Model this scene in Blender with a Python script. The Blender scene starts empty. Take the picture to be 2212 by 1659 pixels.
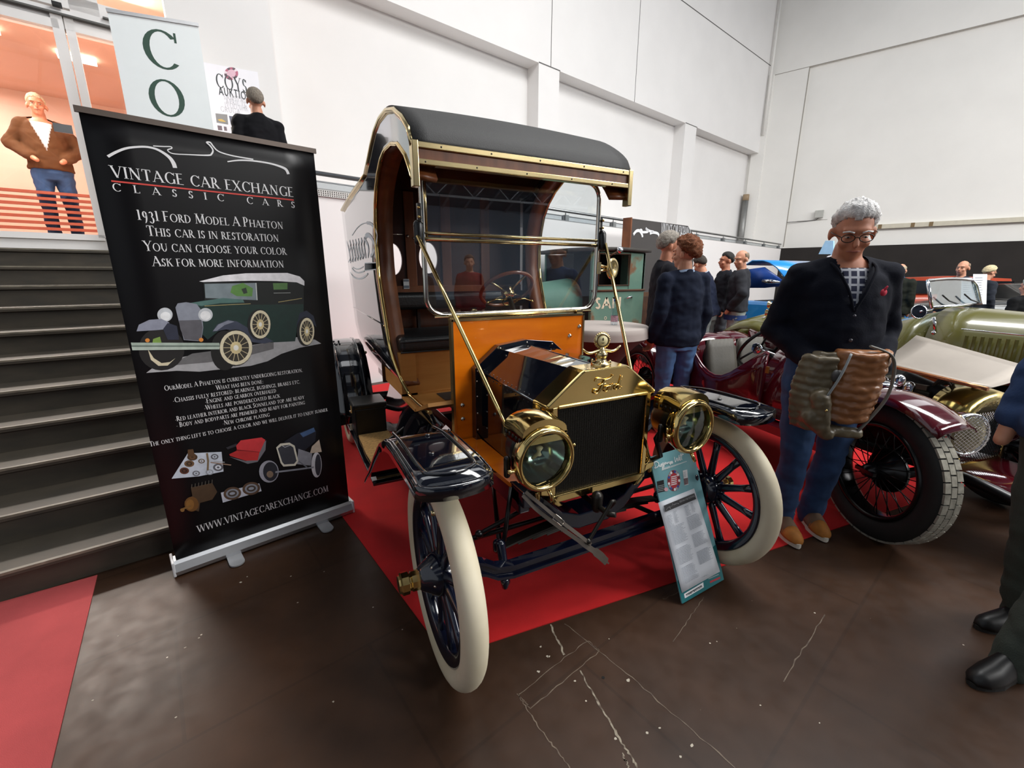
import bpy, bmesh, math, random
import numpy as np
from mathutils import Vector, Matrix, noise
random.seed(7)
SC = bpy.context.scene
COL = SC.collection
PI = math.pi
R = math.radians

# ---------------------------------------------------------------- camera
CAM = np.array([-1.1115, -1.3372, 1.4463])
YAW, PITCH, ROLL, FPX = 0.4774, 0.2476, 0.001, 935.8
IW, IH = 2212, 1659
_f = np.array([math.sin(YAW)*math.cos(PITCH), math.cos(YAW)*math.cos(PITCH), -math.sin(PITCH)])
_r0 = np.array([math.cos(YAW), -math.sin(YAW), 0.0]); _u0 = np.cross(_r0, _f)
_r = _r0*math.cos(ROLL)+_u0*math.sin(ROLL); _u = _u0*math.cos(ROLL)-_r0*math.sin(ROLL)
cam_data = bpy.data.cameras.new('camera'); cam_data.sensor_width = 36.0
cam_data.lens = FPX/IW*36.0; cam_data.clip_start = 0.02; cam_data.clip_end = 200
cam = bpy.data.objects.new('camera', cam_data); COL.objects.link(cam)
cam.matrix_world = Matrix(((_r[0], _u[0], -_f[0], CAM[0]), (_r[1], _u[1], -_f[1], CAM[1]), (_r[2], _u[2], -_f[2], CAM[2]), (0, 0, 0, 1)))
SC.camera = cam

# ---------------------------------------------------------------- world, lights, exposure
SC.view_settings.view_transform = 'Standard'; SC.view_settings.look = 'None'
SC.view_settings.gamma = 1.0; SC.view_settings.use_curve_mapping = False
SC.view_settings.exposure = -0.5
W = bpy.data.worlds.new('hall_daylight'); SC.world = W; W.use_nodes = True
W.node_tree.nodes['Background'].inputs[0].default_value = (0.86, 0.92, 1.0, 1)
W.node_tree.nodes['Background'].inputs[1].default_value = 0.75

def area(name, loc, tgt, sx, sy, power, col=(1, 1, 1)):
    L = bpy.data.lights.new(name, 'AREA'); L.shape = 'RECTANGLE'; L.size = sx; L.size_y = sy
    L.energy = power; L.color = col
    o = bpy.data.objects.new(name, L); COL.objects.link(o); o.location = loc
    d = Vector(tgt)-Vector(loc); o.rotation_euler = d.to_track_quat('-Z', 'Y').to_euler()
    return o
area('skylight_fill', (8, 0.5, 11.2), (8, 0.5, 0), 24, 2.2, 520, (0.97, 0.98, 1.0))
area('skylight_fill', (6, 6.0, 11.2), (6, 6.0, 0), 24, 2.0, 60, (0.97, 0.98, 1.0))
area('skylight_fill', (10.5, -6.5, 10.6), (11.5, -5.5, 0), 24, 2.2, 4700, (1, 0.99, 0.97))  # added fill from behind the camera, strengthened to brighten walls and fronts
area('skylight_fill', (15, -13, 8.1), (15, -7, 1.5), 21, 2.2, 3900, (1, 0.99, 0.97))  # added fill, tilted towards the walls and set off to the right
area('foyer_glow', (-3.55, 6.0, 4.35), (-2.3, .8, .2), 2.6, .3, 300, (1.0, 0.88, 0.78))

# ---------------------------------------------------------------- geometry helpers
def pray(x, y):
    return _f+(x-IW/2)/FPX*_r-(y-IH/2)/FPX*_u
def onX(x, y, v): d = pray(x, y); return Vector(CAM+d*((v-CAM[0])/d[0]))
def onY(x, y, v): d = pray(x, y); return Vector(CAM+d*((v-CAM[1])/d[1]))
def onZ(x, y, v=0.0): d = pray(x, y); return Vector(CAM+d*((v-CAM[2])/d[2]))
def onP(x, y, p, n): d = pray(x, y); n = np.array(n, float); return Vector(CAM+d*(((np.array(p)-CAM)@n)/(d@n)))

class MB:
    def __init__(s): s.v = []; s.f = []; s.m = []; s.s = []
    def add(s, V, F, mi=0, sm=False):
        b = len(s.v); s.v += [tuple(float(c) for c in p) for p in V]
        for f in F: s.f.append([i+b for i in f]); s.m.append(mi); s.s.append(sm)
        return s
    def box(s, c, d, rz=0.0, M=None, mi=0):
        V = [Vector(((i & 1)-.5, ((i >> 1) & 1)-.5, ((i >> 2) & 1)-.5)) for i in range(8)]
        V = [Vector((p.x*d[0], p.y*d[1], p.z*d[2])) for p in V]
        if rz: V = [Matrix.Rotation(rz, 3, 'Z') @ p for p in V]
        if M is not None: V = [M @ p for p in V]
        V = [p+Vector(c) for p in V]
        return s.add(V, [(0, 2, 3, 1), (4, 5, 7, 6), (0, 1, 5, 4), (2, 6, 7, 3), (0, 4, 6, 2), (1, 3, 7, 5)], mi)
    def bx(s, x0, x1, y0, y1, z0, z1, mi=0):
        return s.box(((x0+x1)/2, (y0+y1)/2, (z0+z1)/2), (abs(x1-x0), abs(y1-y0), abs(z1-z0)), mi=mi)
    def bar(s, a, b, w, h, mi=0, up=(0, 0, 1)):
        a = Vector(a); b = Vector(b); d = (b-a); L = d.length; d.normalize()
        x = d.cross(Vector(up))
        if x.length < 1e-4: x = d.cross(Vector((1, 0, 0)))
        x.normalize(); z = x.cross(d)
        M = Matrix((x, d, z)).transposed()
        return s.box((a+b)/2, (w, L, h), M=M, mi=mi)
    def tube(s, P, r, n=8, closed=False, sm=True, mi=0, caps=True, e=1.0):
        P = [Vector(p) for p in P]; N = len(P)
        rr = [r]*N if not hasattr(r, '__len__') else list(r)
        T = []
        for i in range(N):
            if closed: t = P[(i+1) % N]-P[i-1]
            else: t = P[min(i+1, N-1)]-P[max(i-1, 0)]
            T.append(t.normalized() if t.length > 1e-9 else Vector((0, 0, 1)))
        ref = Vector((0, 0, 1)) if abs(T[0].z) < .9 else Vector((0, 1, 0))
        x = T[0].cross(ref).normalized(); V = []
        for i in range(N):
            x = (x-T[i]*x.dot(T[i]))
            x = x.normalized() if x.length > 1e-6 else T[i].orthogonal().normalized()
            y = T[i].cross(x)
            for k in range(n):
                a = 2*PI*k/n; V.append(P[i]+(x*math.cos(a)+y*(math.sin(a)*e))*rr[i])
        F = []
        for i in range(N if closed else N-1):
            j = (i+1) % N
            for k in range(n):
                F.append((i*n+k, i*n+(k+1) % n, j*n+(k+1) % n, j*n+k))
        s.add(V, F, mi, sm)
        if caps and not closed:
            b = len(s.v)-len(V)
            s.f.append([b+k for k in range(n)][::-1]); s.m.append(mi); s.s.append(False)
            s.f.append([b+(N-1)*n+k for k in range(n)]); s.m.append(mi); s.s.append(False)
        return s
    def lathe(s, prof, o=(0, 0, 0), ax=(0, 0, 1), n=24, mi=0, sm=True, closed=False):
        ax = Vector(ax).normalized(); o = Vector(o)
        x = ax.orthogonal().normalized(); y = ax.cross(x); V = []
        for (r, h) in prof:
            for k in range(n):
                a = 2*PI*k/n; V.append(o+ax*h+(x*math.cos(a)+y*math.sin(a))*r)
        N = len(prof); F = []
        for i in range(N if closed else N-1):
            j = (i+1) % N
            for k in range(n): F.append((i*n+k, i*n+(k+1) % n, j*n+(k+1) % n, j*n+k))
        return s.add(V, F, mi, sm)
    def prism(s, poly, dv, mi=0):
        P = [Vector(p) for p in poly]; dv = Vector(dv); n = len(P)
        return s.add(P+[p+dv for p in P], [tuple(range(n))[::-1], tuple(range(n, 2*n))]+[(i, (i+1) % n, n+(i+1) % n, n+i) for i in range(n)], mi)
    def grid(s, rows, mi=0, sm=True, closed=False):
        n = len(rows[0]); V = [p for r in rows for p in r]; F = []
        for i in range(len(rows)-1):
            for k in range(n if closed else n-1):
                F.append((i*n+k, i*n+(k+1) % n, (i+1)*n+(k+1) % n, (i+1)*n+k))
        return s.add(V, F, mi, sm)
    def loft(s, rings, mi=0, sm=True):
        n = len(rings[0]); s.grid(rings, mi, sm, True); b = len(s.v)-n*len(rings)
        s.f.append([b+k for k in range(n)][::-1]); s.m.append(mi); s.s.append(sm)
        s.f.append([b+(len(rings)-1)*n+k for k in range(n)]); s.m.append(mi); s.s.append(sm)
        return s
    def ell(s, c, r, M=None, nu=16, nv=10, mi=0, sm=True):
        c = Vector(c); V = []; r = (r, r, r) if not hasattr(r, '__len__') else r
        for j in range(nv+1):
            t = PI*j/nv-PI/2
            t = max(min(t, PI/2-1e-3), -PI/2+1e-3)
            for k in range(nu):
                a = 2*PI*k/nu; p = Vector((r[0]*math.cos(t)*math.cos(a), r[1]*math.cos(t)*math.sin(a), r[2]*math.sin(t)))
                V.append(c+(M @ p if M is not None else p))
        F = [(j*nu+k, j*nu+(k+1) % nu, (j+1)*nu+(k+1) % nu, (j+1)*nu+k) for j in range(nv) for k in range(nu)]
        F.append(tuple(range(nu))[::-1]); F.append(tuple(nv*nu+k for k in range(nu)))
        return s.add(V, F, mi, sm)
    def cap(s, a, b, ra, rb, n=12, mi=0):
        a = Vector(a); b = Vector(b); d = (b-a).normalized(); P = []; rr = []
        for t in (-.999, -.92, -.7, -.38, 0): P.append(a+d*ra*t); rr.append(ra*math.sqrt(max(0, 1-t*t)))
        for t in (0, .38, .7, .92, .999): P.append(b+d*rb*t); rr.append(rb*math.sqrt(max(0, 1-t*t)))
        return s.tube(P, rr, n, mi=mi)
    def face(s, P, mi=0): return s.add(P, [tuple(range(len(P)))], mi)
    def build(s, name, mats, parent=None, bevel=0, solid=0, off=0, world=True, sub=0, bseg=2):
        me = bpy.data.meshes.new(name); V = s.v
        if parent is not None and world:
            root = parent
            while root.parent: root = root.parent
            Mi = ROOTM[root.name].inverted(); V = [Mi @ Vector(p) for p in V]
        me.from_pydata([tuple(p) for p in V], [], s.f)
        if not isinstance(mats, (list, tuple)): mats = [mats]
        for m in mats: me.materials.append(m)
        me.polygons.foreach_set('material_index', s.m); me.polygons.foreach_set('use_smooth', s.s)
        bm = bmesh.new(); bm.from_mesh(me); bmesh.ops.recalc_face_normals(bm, faces=bm.faces); bm.to_mesh(me); bm.free()
        me.update()
        o = bpy.data.objects.new(name, me); COL.objects.link(o)
        if parent is not None: o.parent = parent
        else: ROOTM[o.name] = Matrix.Identity(4)
        if solid:
            md = o.modifiers.new('thickness', 'SOLIDIFY'); md.thickness = solid; md.offset = off
        if bevel:
            md = o.modifiers.new('bevel', 'BEVEL'); md.width = bevel; md.segments = bseg; md.limit_method = 'ANGLE'; md.angle_limit = R(40)
            md.harden_normals = False
        if sub:
            md = o.modifiers.new('sub', 'SUBSURF'); md.levels = sub; md.render_levels = sub
        return o

ROOTM = {}
def tag(o, label, cat=None, group=None, kind=None):
    o['label'] = label
    if cat: o['category'] = cat
    if group: o['group'] = group
    if kind: o['kind'] = kind
    return o
def thing(name, label, cat, loc=(0, 0, 0), rz=0.0, group=None):
    o = bpy.data.objects.new(name, None); COL.objects.link(o); o.empty_display_size = .1
    o.location = loc; o.rotation_euler = (0, 0, rz)
    ROOTM[o.name] = Matrix.Translation(Vector(loc)) @ Matrix.Rotation(rz, 4, 'Z')
    return tag(o, label, cat, group)
def struct(name, mb, mats, **k):
    o = mb.build(name, mats, **k)
    if o.parent is None: o['kind'] = 'structure'
    return o
def copy_tree(o, parent=None):
    c = o.copy(); COL.objects.link(c)
    if parent is not None: c.parent = parent
    else: ROOTM[c.name] = ROOTM[o.name].copy()
    for ch in list(o.children): copy_tree(ch, c)
    return c

# ---------------------------------------------------------------- materials
def lin(h):
    if not isinstance(h, str): return tuple(h)+(1,)
    h = h.lstrip('#'); c = [int(h[i:i+2], 16)/255 for i in (0, 2, 4)]
    return tuple((x/12.92 if x <= .04045 else ((x+.055)/1.055)**2.4) for x in c)+(1,)
MC = {}
def mat(name, col, rough=.5, metal=0.0, var=.06, vs=8.0, bump=0.0, bs=60.0, coat=0.0, emit=None, es=0.0, spec=None, sheen=0.0, stretch=None):
    if name in MC: return MC[name]
    m = bpy.data.materials.new(name); m.use_nodes = True; nt = m.node_tree; b = nt.nodes['Principled BSDF']
    c = lin(col); tc = nt.nodes.new('ShaderNodeTexCoord'); src = tc.outputs['Object']
    if stretch:
        mp = nt.nodes.new('ShaderNodeMapping'); mp.inputs['Scale'].default_value = stretch
        nt.links.new(src, mp.inputs[0]); src = mp.outputs[0]
    if var:
        nz = nt.nodes.new('ShaderNodeTexNoise'); nz.inputs['Scale'].default_value = vs; nz.inputs['Detail'].default_value = 5
        nt.links.new(src, nz.inputs['Vector'])
        rp = nt.nodes.new('ShaderNodeValToRGB'); rp.color_ramp.elements[0].position = .3; rp.color_ramp.elements[1].position = .7
        rp.color_ramp.elements[0].color = tuple(max(0, x*(1-var)) for x in c[:3])+(1,)
        rp.color_ramp.elements[1].color = tuple(min(1, x*(1+var)) for x in c[:3])+(1,)
        nt.links.new(nz.outputs[0], rp.inputs[0]); nt.links.new(rp.outputs[0], b.inputs['Base Color'])
    else: b.inputs['Base Color'].default_value = c
    b.inputs['Roughness'].default_value = rough; b.inputs['Metallic'].default_value = metal
    if coat: b.inputs['Coat Weight'].default_value = coat; b.inputs['Coat Roughness'].default_value = .03
    if spec is not None: b.inputs['Specular IOR Level'].default_value = spec
    if sheen: b.inputs['Sheen Weight'].default_value = sheen
    if emit: b.inputs['Emission Color'].default_value = lin(emit); b.inputs['Emission Strength'].default_value = es
    if bump:
        n2 = nt.nodes.new('ShaderNodeTexNoise'); n2.inputs['Scale'].default_value = bs; n2.inputs['Detail'].default_value = 4
        nt.links.new(src, n2.inputs['Vector'])
        bp = nt.nodes.new('ShaderNodeBump'); bp.inputs['Strength'].default_value = bump; bp.inputs['Distance'].default_value = .01
        nt.links.new(n2.outputs[0], bp.inputs['Height']); nt.links.new(bp.outputs[0], b.inputs['Normal'])
    MC[name] = m; return m
def two(name, c1, c2, scale, lo=.45, hi=.55, rough=.6, metal=0.0, stretch=None, bump=0.0, detail=6, coat=0.0, c3=None):
    if name in MC: return MC[name]
    m = mat(name, c1, rough, metal, var=0, coat=coat); nt = m.node_tree; b = nt.nodes['Principled BSDF']
    tc = nt.nodes['Texture Coordinate']; src = tc.outputs['Object']
    if stretch:
        mp = nt.nodes.new('ShaderNodeMapping'); mp.inputs['Scale'].default_value = stretch; nt.links.new(src, mp.inputs[0]); src = mp.outputs[0]
    nz = nt.nodes.new('ShaderNodeTexNoise'); nz.inputs['Scale'].default_value = scale; nz.inputs['Detail'].default_value = detail
    nt.links.new(src, nz.inputs['Vector'])
    rp = nt.nodes.new('ShaderNodeValToRGB'); rp.color_ramp.elements[0].position = lo; rp.color_ramp.elements[1].position = hi
    rp.color_ramp.elements[0].color = lin(c1); rp.color_ramp.elements[1].color = lin(c2)
    if c3:
        e = rp.color_ramp.elements.new((lo+hi)/2); e.color = lin(c3)
    nt.links.new(nz.outputs[0], rp.inputs[0]); nt.links.new(rp.outputs[0], b.inputs['Base Color'])
    if bump:
        bp = nt.nodes.new('ShaderNodeBump'); bp.inputs['Strength'].default_value = bump; bp.inputs['Distance'].default_value = .01
        nt.links.new(nz.outputs[0], bp.inputs['Height']); nt.links.new(bp.outputs[0], b.inputs['Normal'])
    return m
def glass(name, tint=(1, 1, 1), ior=1.5, rough=0.0, mult=1.0):
    if name in MC: return MC[name]
    m = bpy.data.materials.new(name); m.use_nodes = True; nt = m.node_tree
    for n in list(nt.nodes):
        if n.type != 'OUTPUT_MATERIAL': nt.nodes.remove(n)
    out = [n for n in nt.nodes if n.type == 'OUTPUT_MATERIAL'][0]
    tr = nt.nodes.new('ShaderNodeBsdfTransparent'); tr.inputs[0].default_value = tuple(tint)+(1,)
    gl = nt.nodes.new('ShaderNodeBsdfGlossy'); gl.inputs['Roughness'].default_value = rough
    fr = nt.nodes.new('ShaderNodeFresnel'); ge = nt.nodes.new('ShaderNodeNewGeometry')
    sg = nt.nodes.new('ShaderNodeMath'); sg.operation = 'MULTIPLY_ADD'; sg.inputs[1].default_value = -2.0; sg.inputs[2].default_value = 1.0
    pw = nt.nodes.new('ShaderNodeMath'); pw.operation = 'POWER'; pw.inputs[0].default_value = ior
    nt.links.new(ge.outputs['Backfacing'], sg.inputs[0]); nt.links.new(sg.outputs[0], pw.inputs[1]); nt.links.new(pw.outputs[0], fr.inputs[0])
    mu = nt.nodes.new('ShaderNodeMath'); mu.operation = 'MULTIPLY'; mu.inputs[1].default_value = mult; mu.use_clamp = True
    mx = nt.nodes.new('ShaderNodeMixShader')
    nt.links.new(fr.outputs[0], mu.inputs[0]); nt.links.new(mu.outputs[0], mx.inputs[0])
    nt.links.new(tr.outputs[0], mx.inputs[1]); nt.links.new(gl.outputs[0], mx.inputs[2]); nt.links.new(mx.outputs[0], out.inputs[0])
    MC[name] = m; return m

# ---------------------------------------------------------------- lettering (flat print, drawn stroke by stroke)
# T/t: thick/thin straight stroke; A: round stroke with contrast (cx cy rx ry a0 a1)
GL = {
 'A': (.80, 't .06 0 .40 1;T .38 1 .74 0;t .19 .34 .60 .34'), 'B': (.62, 'T .12 0 .12 1;A .28 .74 .22 .26 -90 90;A .30 .26 .26 .27 -90 90;t .12 1 .3 1;t .12 .5 .3 .5;t .12 0 .3 0'),
 'C': (.78, 'A .46 .5 .42 .52 42 318;t .77 .74 .77 1'), 'D': (.80, 'T .12 0 .12 1;A .28 .5 .46 .5 -90 90;t .12 1 .3 1;t .12 0 .3 0'),
 'E': (.58, 'T .12 0 .12 1;t .12 .98 .52 .98;t .12 .52 .44 .52;t .12 .02 .54 .02'), 'F': (.55, 'T .12 0 .12 1;t .12 .98 .52 .98;t .12 .5 .44 .5'),
 'G': (.82, 'A .46 .5 .42 .52 42 318;T .74 .02 .74 .42;t .77 .74 .77 1'), 'H': (.84, 'T .13 0 .13 1;T .71 0 .71 1;t .13 .52 .71 .52'),
 'I': (.28, 'T .14 0 .14 1'), 'J': (.36, 'T .2 -.05 .2 1;A .06 -.02 .14 .16 270 360'), 'K': (.72, 'T .13 0 .13 1;t .13 .45 .6 1;T .30 .62 .66 0'),
 'L': (.56, 'T .12 0 .12 1;t .12 .02 .54 .02;t .53 .02 .53 .2'), 'M': (.96, 't .12 0 .16 1;T .16 1 .48 .06;t .48 .06 .80 1;T .80 1 .84 0'),
 'N': (.84, 't .13 0 .13 1;T .13 1 .70 0;t .70 0 .70 1'), 'O': (.92, 'A .46 .5 .44 .52 0 360'), 'P': (.60, 'T .12 0 .12 1;A .28 .72 .24 .28 -90 90;t .12 1 .3 1;t .12 .44 .3 .44'),
 'Q': (.92, 'A .46 .5 .44 .52 0 360;T .5 .1 .8 -.2'), 'R': (.68, 'T .12 0 .12 1;A .28 .74 .22 .26 -90 90;t .12 1 .3 1;t .12 .48 .3 .48;T .30 .48 .64 0'),
 'S': (.52, 'A .26 .74 .20 .27 20 270;A .26 .25 .22 .27 -160 90;t .45 .76 .45 .96;t .05 .04 .05 .24'), 'T': (.68, 'T .34 0 .34 1;t .03 .98 .65 .98;t .04 .98 .04 .8;t .64 .98 .64 .8'),
 'U': (.80, 'T .13 .3 .13 1;A .40 .32 .27 .34 180 360;t .67 .3 .67 1'), 'V': (.78, 'T .06 1 .40 0;t .40 0 .72 1'),
 'W': (1.12, 'T .06 1 .33 0;t .33 0 .57 1;T .55 1 .82 0;t .82 0 1.06 1'), 'X': (.74, 'T .08 1 .66 0;t .10 0 .64 1'), 'Y': (.74, 'T .06 1 .37 .46;t .37 .46 .68 1;T .37 0 .37 .46'),
 'Z': (.66, 't .06 .98 .60 .98;T .60 .98 .06 .02;t .06 .02 .62 .02'), '1': (.34, 'T .17 0 .17 .95;t .04 .9 .17 .95'), '9': (.54, 'A .27 .55 .21 .3 0 360;A .20 .45 .28 .75 -80 10'),
 '3': (.50, 'A .22 .6 .2 .25 -90 150;A .22 .05 .24 .32 -150 90'), '.': (.24, 'D .12 .05'), ',': (.22, 'D .11 .05;t .12 .05 .06 -.16'), ':': (.24, 'D .12 .05;D .12 .55'), '-': (.36, 't .05 .36 .31 .36'), ' ': (.34, '')}
def strokes(ch, sans=None):
    wt, wn = (.145, .052) if sans is None else (sans, sans)
    w, d = GL.get(ch, GL[' ']); out = []
    for it in d.split(';'):
        if not it: continue
        p = it.split(); k = p[0]; a = [float(x) for x in p[1:]]
        if k in 'Tt':
            if sans and k == 't' and ((ch in 'CGST' and abs(a[0]-a[2]) < .01)): continue
            hw = (wt if k == 'T' else wn)/2
            x0, y0, x1, y1 = a; dx, dy = x1-x0, y1-y0
            if abs(dy) > .3:
                ox, oy = hw*math.hypot(dx, dy)/abs(dy), 0
            else:
                L = math.hypot(dx, dy); ox, oy = -dy/L*hw, dx/L*hw
            out.append([(x0-ox, y0-oy), (x0+ox, y0+oy), (x1+ox, y1+oy), (x1-ox, y1-oy)])
            if not sans and abs(dy) > .3:
                for (x, y) in ((x0, y0), (x1, y1)):
                    if (y in (0, 1)) and not (ch in 'AMN' and y == 1 and k == 'T' and ch != 'M') and not (ch in 'VW' and y == 0) and not (ch == 'N' and y == 0 and k == 'T') and not (ch == 'A' and y == 1):
                        sw = .09+hw; yy = (0, .035) if y == 0 else (.965, 1.0)
                        out.append([(x-sw, yy[0]), (x+sw, yy[0]), (x+sw, yy[1]), (x-sw, yy[1])])
        elif k == 'A':
            cx, cy, rx, ry, a0, a1 = a; n = max(5, int(abs(a1-a0)/14))
            for i in range(n):
                q = []
                for t in (a0+(a1-a0)*i/n, a0+(a1-a0)*(i+1)/n):
                    t = R(t); q.append(((cx+rx*math.cos(t), cy+ry*math.sin(t)), (cx+(rx-wt)*math.cos(t), cy+(ry-wn)*math.sin(t))))
                out.append([q[0][0], q[1][0], q[1][1], q[0][1]])
        elif k == 'D':
            cx, cy = a; r = .075 if not sans else sans*.7
            out.append([(cx+r*math.cos(2*PI*i/8), cy+r*math.sin(2*PI*i/8)) for i in range(8)])
    return w, out
def layout(txt, sans=None, small=.78, track=.06):
    x = 0; polys = []
    for ch in txt:
        sc = small if ch.islower() else 1.0
        if ch in '.,:- ' : sc = small if txt.upper() != txt else 1.0
        w, st = strokes(ch.upper(), sans)
        polys += [[(x+px*sc, py*sc) for (px, py) in q] for q in st]
        x += w*sc+track
    return polys, x-track
def put_text(mb, txt, A, B, h, nrm, mi=0, sans=None, small=.78, track=.06, off=.0012, up=None):
    """write txt from baseline point A to baseline point B, cap height h, on a surface of normal nrm"""
    A = Vector(A); B = Vector(B); nrm = Vector(nrm).normalized(); polys, w = layout(txt, sans, small, track)
    d = B-A; L = d.length; d.normalize(); up = Vector(up) if up is not None else nrm.cross(d); sx = L/w
    for q in polys:
        mb.add([A+d*(px*sx)+up*(py*h)+nrm*off for (px, py) in q], [tuple(range(len(q)))], mi)
    return mb
def ribbon(mb, P, w, nrm, mi=0, off=.0012):
    """flat stroke of width w (number or list) along 3D points lying on a surface of normal nrm"""
    P = [Vector(p) for p in P]; nrm = Vector(nrm).normalized(); N = len(P); rows = []
    ww = [w]*N if not hasattr(w, '__len__') else w
    for i in range(N):
        t = (P[min(i+1, N-1)]-P[max(i-1, 0)]).normalized(); x = nrm.cross(t)
        rows.append([P[i]+x*ww[i]/2+nrm*off, P[i]-x*ww[i]/2+nrm*off])
    return mb.grid(rows, mi, False)
def bez(P, n=6):
    """smooth curve through points (Catmull-Rom)"""
    P = [Vector(p) for p in P]; out = []
    for i in range(len(P)-1):
        a, b, c, d = P[max(i-1, 0)], P[i], P[i+1], P[min(i+2, len(P)-1)]
        for k in range(n):
            t = k/n; out.append(.5*((2*b)+(c-a)*t+(2*a-5*b+4*c-d)*t*t+(3*b-a-3*c+d)*t**3))
    out.append(P[-1]); return out
def plain_text(txt, size, M, name, m, parent, shear=0.0, ext=.0004, align='CENTER', world=True):
    """built-in sans lettering turned into a mesh; M places its XY plane"""
    cu = bpy.data.curves.new(name, 'FONT'); cu.body = txt; cu.size = size; cu.shear = shear; cu.extrude = ext; cu.align_x = align; cu.resolution_u = 3
    o = bpy.data.objects.new(name, cu); COL.objects.link(o)
    me = bpy.data.meshes.new_from_object(o.evaluated_get(bpy.context.evaluated_depsgraph_get()))
    bpy.data.objects.remove(o); mb = MB()
    mb.add([M @ v.co for v in me.vertices], [tuple(p.vertices) for p in me.polygons])
    bpy.data.meshes.remove(me)
    return mb.build(name, m, parent, world=world)
def frame_of(o, x, z):
    """matrix with given origin, x axis and z (normal) axis"""
    x = Vector(x).normalized(); z = Vector(z).normalized(); y = z.cross(x)
    return Matrix((( x.x, y.x, z.x, o[0]), (x.y, y.y, z.y, o[1]), (x.z, y.z, z.z, o[2]), (0, 0, 0, 1)))
LOGO = [[(0.0, 0.0), (0.04, 0.03), (0.087, 0.058), (0.133, 0.074), (0.186, 0.085), (0.231, 0.083), (0.267, 0.068), (0.299, 0.042), (0.314, 0.012), (0.318, -0.015)],
        [(0.226, 0.097), (0.273, 0.102), (0.314, 0.108), (0.318, 0.099), (0.295, 0.085), (0.319, 0.069), (0.397, 0.076), (0.509, 0.09), (0.532, 0.103), (0.542, 0.128), (0.528, 0.154), (0.513, 0.168), (0.533, 0.172), (0.546, 0.153), (0.565, 0.13), (0.597, 0.118), (0.664, 0.11), (0.778, 0.108)],
        [(0.617, 0.068), (0.689, 0.088), (0.776, 0.098), (0.876, 0.098), (0.947, 0.088), (0.987, 0.073), (1.0, 0.043)]]
LOGOW = [[.014, .013, .012, .011, .011, .012, .015, .019, .023, .022], [.006]*7+[.009]*4+[.009]*3+[.008]*4, [.007, .009, .01, .011, .014, .019, .02]]
def put_logo(mb, o, ux, uy, nrm, mi=0, k=1.0, off=.0012):
    for P, w in zip(LOGO, LOGOW):
        pts = [Vector(o)+Vector(ux)*p[0]+Vector(uy)*p[1] for p in P]
        sc = Vector(ux).length*k
        sm = bez(pts, 4); ww = []
        for i in range(len(sm)):
            t = i/(len(sm)-1)*(len(w)-1); j = min(int(t), len(w)-2); ww.append((w[j]+(w[j+1]-w[j])*(t-j))*sc)
        ribbon(mb, sm, ww, nrm, mi, off)

# ================================================================ the hall
def v3(a): return Vector(a)
white = mat('white_wall_paint', '#e6e4e2', .75, var=.02, vs=1.2, bump=.04, bs=30)
white2 = mat('right_wall_paint', '#ebe9e4', .8, var=.03, vs=.8, bump=.05, bs=25)
grey_paint = mat('grey_line_paint', '#5d5c5a', .7)
steel = mat('brushed_steel', '#9a9a9a', .32, 1.0)
dark_curtain = mat('dark_brown_cloth', '#262220', .95, var=.15, vs=2)

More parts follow.
